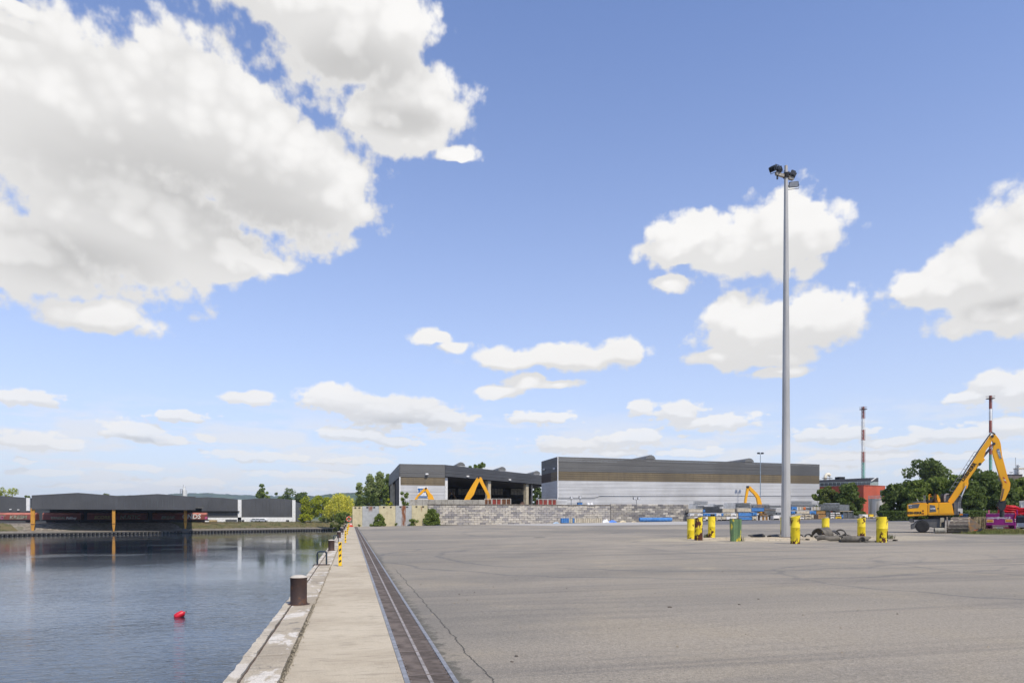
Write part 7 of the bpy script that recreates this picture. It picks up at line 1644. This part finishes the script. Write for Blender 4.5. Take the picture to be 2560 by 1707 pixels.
# beyond the wall: retaining wall, caged skips, scrap heap, lamps
YR = 141.0
conc2 = conc_mat('retaining_concrete', (.40, .38, .33), (.30, .28, .24), 0, 3, (.13, .12, .10))
a_, b_ = PY(1024, 1248, YR), PY(1211, 1247.5, YR); t = thing('retaining_wall', 'weathered concrete retaining wall behind the boundary wall', 'wall', (a_.x, YR, 0))
n = 12
for k in range(n): MB().bbox(a_.x + (b_.x-a_.x)*k/n + .015, a_.x + (b_.x-a_.x)*(k+1)/n - .015, YR, YR + .35, 0, a_.z + .02*(k % 2), .03).build('wall_slab', conc2, t, world=True)
redc = mat('skip_red', (.30, .035, .03), .7, scale=1.2, col2=(.18, .05, .03)); brc = mat('skip_rust', (.16, .06, .02), .8, scale=1.5, col2=(.09, .045, .025)); frm = mat('pale_frame', (.45, .42, .37), .7)
def cage_skip(x0, x1, y0, Y, m, label):
    a_, b_ = PY(x0, y0, Y), PY(x1, y0, Y); g0 = gz(a_.x, Y); w, h = b_.x - a_.x, a_.z - g0
    t = thing('open_skip', label, 'skip', (a_.x, Y, g0), group='open skips behind the block wall')
    for s_ in (0, 2.2): MB().box(.1, w-.1, s_, s_+.06, .3, h-.15).build('side_sheet', m, t)
    for s_ in (.1, w-.16): MB().box(s_, s_+.06, .07, 2.19, .3, h-.15).build('end_sheet', m, t)
    MB().box(.1, w-.1, .07, 2.19, .15, .29).build('floor', m, t)
    for k in range(3): x_ = (w-.12)*k/2; MB().box(x_, x_+.12, -.06, -.003, 0, h).build('frame_post', frm, t)
    MB().box(0, w, -.06, -.003, h+.002, h + .1).build('top_rail', frm, t)
    for k in range(5): x_ = .2 + (w-.4)*k/5; MB().box(x_, x_+.06, -.05, -.002, .3, h-.16).build('side_rib', m, t)
    for k in range(3): MB().box(.13, w-.13, -.075, -.062, h*(.35+.2*k), h*(.35+.2*k)+.05).build('cross_wire', frm, t)
cage_skip(1211, 1229, 1247, 142, brc, 'rusty brown open skip beside the tall yellow arm'); cage_skip(1229.5, 1253, 1247, 142, redc, 'crimson open skip right of the yellow arm'); cage_skip(1253.5, 1277.5, 1247, 142, brc, 'rusty orange-brown open skip with pale frame before the shed')
cage_skip(1346, 1369, 1247.5, 144, redc, 'left red open skip at the corner of the white warehouse'); cage_skip(1369.5, 1391, 1247.5, 144, redc, 'right red open skip beside the white container'); 
a_, b_ = PY(1391.5, 1248, 145), PY(1417, 1248, 145); g0 = gz(a_.x, 145); t = thing('site_container', 'small dirty white container right of the red skips', 'container', (a_.x, 145, g0)); w, h = b_.x-a_.x, a_.z-g0
MB().bbox(0, w, 0, 2.3, 0, h, .03).build('body', white_m, t)
for k in range(9): MB().box(.06 + (w-.15)*k/9, .12 + (w-.15)*k/9, -.04, -.002, .15, h-.15).build('side_rib', white_m, t)
a_ = PY(1306, 1262, 150); t = thing('scrap_heap', 'brown heap of shredded scrap before the shed column', 'scrap', (a_.x, 150, gz(a_.x, 150))); hh = PY(1306, 1248, 150).z - gz(a_.x, 150); wd = 2.6
mb = MB(); r = random.Random(31)
for j in range(14):
    for i in range(26):
        rr, an = wd*1.25*(1 - j/13), 2*math.pi*i/26; mb.v.append((rr*math.cos(an)*(1 + r.uniform(-.08, .08)), rr*math.sin(an)*.8, hh*(j/13)**.75*(1 - .12*(j/13)) + r.uniform(-.06, .06)))
for j in range(13):
    for i in range(26): mb.f.append((j*26+i, j*26+(i+1) % 26, (j+1)*26+(i+1) % 26, (j+1)*26+i))
scm = mat('scrap_brown', (.20, .12, .075), .85, scale=5, col2=(.10, .06, .045)); mb.build('heap', scm, t); mb = MB()
for i in range(1500):
    f = r.random()**.7; an = r.uniform(0, 6.283); rr = wd*1.25*f; z = hh*(1-f)**.75*(1 - .12*(1-f)); s_ = r.uniform(.06, .16); c = Vector((rr*math.cos(an), rr*math.sin(an)*.8, z + .05)); d1 = Vector((r.gauss(0,1), r.gauss(0,1), r.gauss(0,1))).normalized(); d2 = d1.orthogonal().normalized()*s_*.5; d1 = d1*s_
    mb.add([c-d1-d2, c+d1-d2, c+d1+d2, c-d1+d2], [(0,1,2,3)])
o = mb.build('scrap_pieces', scm, t); o['kind'] = 'stuff'
def yard_lamp(x, y0, Y, label, heads):
    p = PY(x, y0, Y); g0 = gz(p.x, Y); t = thing('yard_lamp', label, 'lamp post', (p.x, Y, g0)); h = p.z - g0
    MB().cyl((0, 0, 0), (0, 0, h), .09, .06, n=8).build('post', gk, t, smooth=True)
    for s_ in heads: f_ = MB().bbox(s_*.55 - .32, s_*.55 + .32, -.32, .05, h - .05, h + .55, .05).build('lamp_head', hous, t); MB().box(s_*.55 - .26, s_*.55 + .26, -.335, -.322, h, h + .5).build('lens', lens_m, f_); MB().bar((0, 0, h - .1), (s_*.55, -.1, h), .06).build('arm', gk, t)
yard_lamp(1428, 1246.5, 146, 'single-head floodlight just right of the white container', (0,)); yard_lamp(1450, 1245.5, 146, 'single-head floodlight above the blue box', (0,)); yard_lamp(1591, 1248, 146, 'double-head floodlight in the middle of the white warehouse', (-1, 1))
yard_lamp(834+1, 1247, 210, 'lamp with dark head beside the willow', (0,)) if False else None
a_ = PY(1446, 1262, 146); t = thing('blue_bin', 'blue box top showing over the block wall', 'box', (a_.x, 146, gz(a_.x, 146))); h = PY(1446, 1256, 146).z - gz(a_.x, 146); MB().bbox(0, .95, 0, 1.0, 0, h, .03).build('body', pal['blue'], t); MB().box(-.04, .99, -.04, 1.04, h + .002, h + .08).build('lid', bluep, t)
for k, x in enumerate((1471, 1479)):
    a_ = PY(x, 1262, 146); t = thing('bulk_bag', ['left white bulk bag showing over the wall', 'right white bulk bag showing over the wall'][k], 'bag', (a_.x, 146, gz(a_.x, 146))); h = PY(x, 1256.5, 146).z - gz(a_.x, 146)
    MB().lathe([(.3, 0), (.42, .3), (.44, h*.6), (.40, h*.92), (.2, h), (.0001, h*.98)], 14).build('bag', whs, t, smooth=True); MB().tube([(-.3, 0, h*.95), (-.25, 0, h*1.04), (.25, 0, h*1.04), (.3, 0, h*.95)], .03, 5).build('loop', whs, t)
# slim double lamp before the warehouse
p = PY(1901, 1135, 147); g0 = gz(p.x, 147); t = thing('street_lamp', 'slim tall lamp post with twin heads before the white warehouse', 'lamp post', (p.x, 147, g0)); h = p.z - g0
MB().cyl((0, 0, 0), (0, 0, h), .14, .07, n=10).build('post', mat('pale_blue_post', (.30, .36, .42), .5, .3), t, smooth=True)
for s_ in (-1, 1):
    MB().bar((0, 0, h - .05), (s_*.4, 0, h + .1), .07).build('arm', galv_m, t); f_ = MB().bbox(s_*.5 - .3, s_*.5 + .3, -.25, .25, h + .05, h + .42, .06).build('lamp_head', hous, t)

# ---- small things lying on the yard
p = PG(1350, 1343.2); t = thing('manhole_cover', 'dark round manhole cover in the yard before the block wall', 'manhole cover', (p.x, p.y, gz(p.x, p.y)))
MB().lathe([(.0001, .012), (.40, .012), (.42, .008), (.42, -.02)], 24).build('cover', mat('cast_iron_dark', (.05, .048, .045), .7, .3), t); MB().lathe([(.425, -.02), (.425, .006), (.5, .006), (.5, -.02)], 24).build('frame', mat('manhole_frame', (.16, .15, .14), .8), t)
stm = mat('dark_stone', (.085, .072, .058), .9, var=.4, scale=12)
for (x, y, s_, lab) in ((1674, 1517.5, .055, 'dark stone lying alone in the middle of the yard'), (1291, 1640, .045, 'larger dark clod near the front of the yard'), (1280, 1654, .03, 'smaller dark clod just below the larger one'), (1148, 1485, .035, 'small dark stone near the crack beside the drain'),
        (1186, 1480, .03, 'small stone right of the one near the crack'), (1896, 1497, .035, 'small dark stone in the yard in front of the mast'), (1848, 1511, .04, 'brown scrap lying in the yard below the mast'), (1417, 1471, .03, 'tiny stone left of the yard centre')):
    s_ *= .42; p = PG(x, y); r = random.Random(int(x)); t = thing('stone', lab, 'stone', (p.x, p.y, gz(p.x, p.y)), r.uniform(0, 3)); mb = MB(); n = 9
    for j, (rr, z) in enumerate(((1.0, 0), (1.1, .35), (.75, .8), (.0001, .95))):
        mb.v += [(rr*s_*1.5*math.cos(6.283*i/n)*r.uniform(.75, 1.2), rr*s_*math.sin(6.283*i/n)*r.uniform(.75, 1.2), z*s_) for i in range(n)]
    for j in range(3): mb.f += [(j*n+i, j*n+(i+1) % n, (j+1)*n+(i+1) % n, (j+1)*n+i) for i in range(n)]
    mb.build('lump', stm, t)
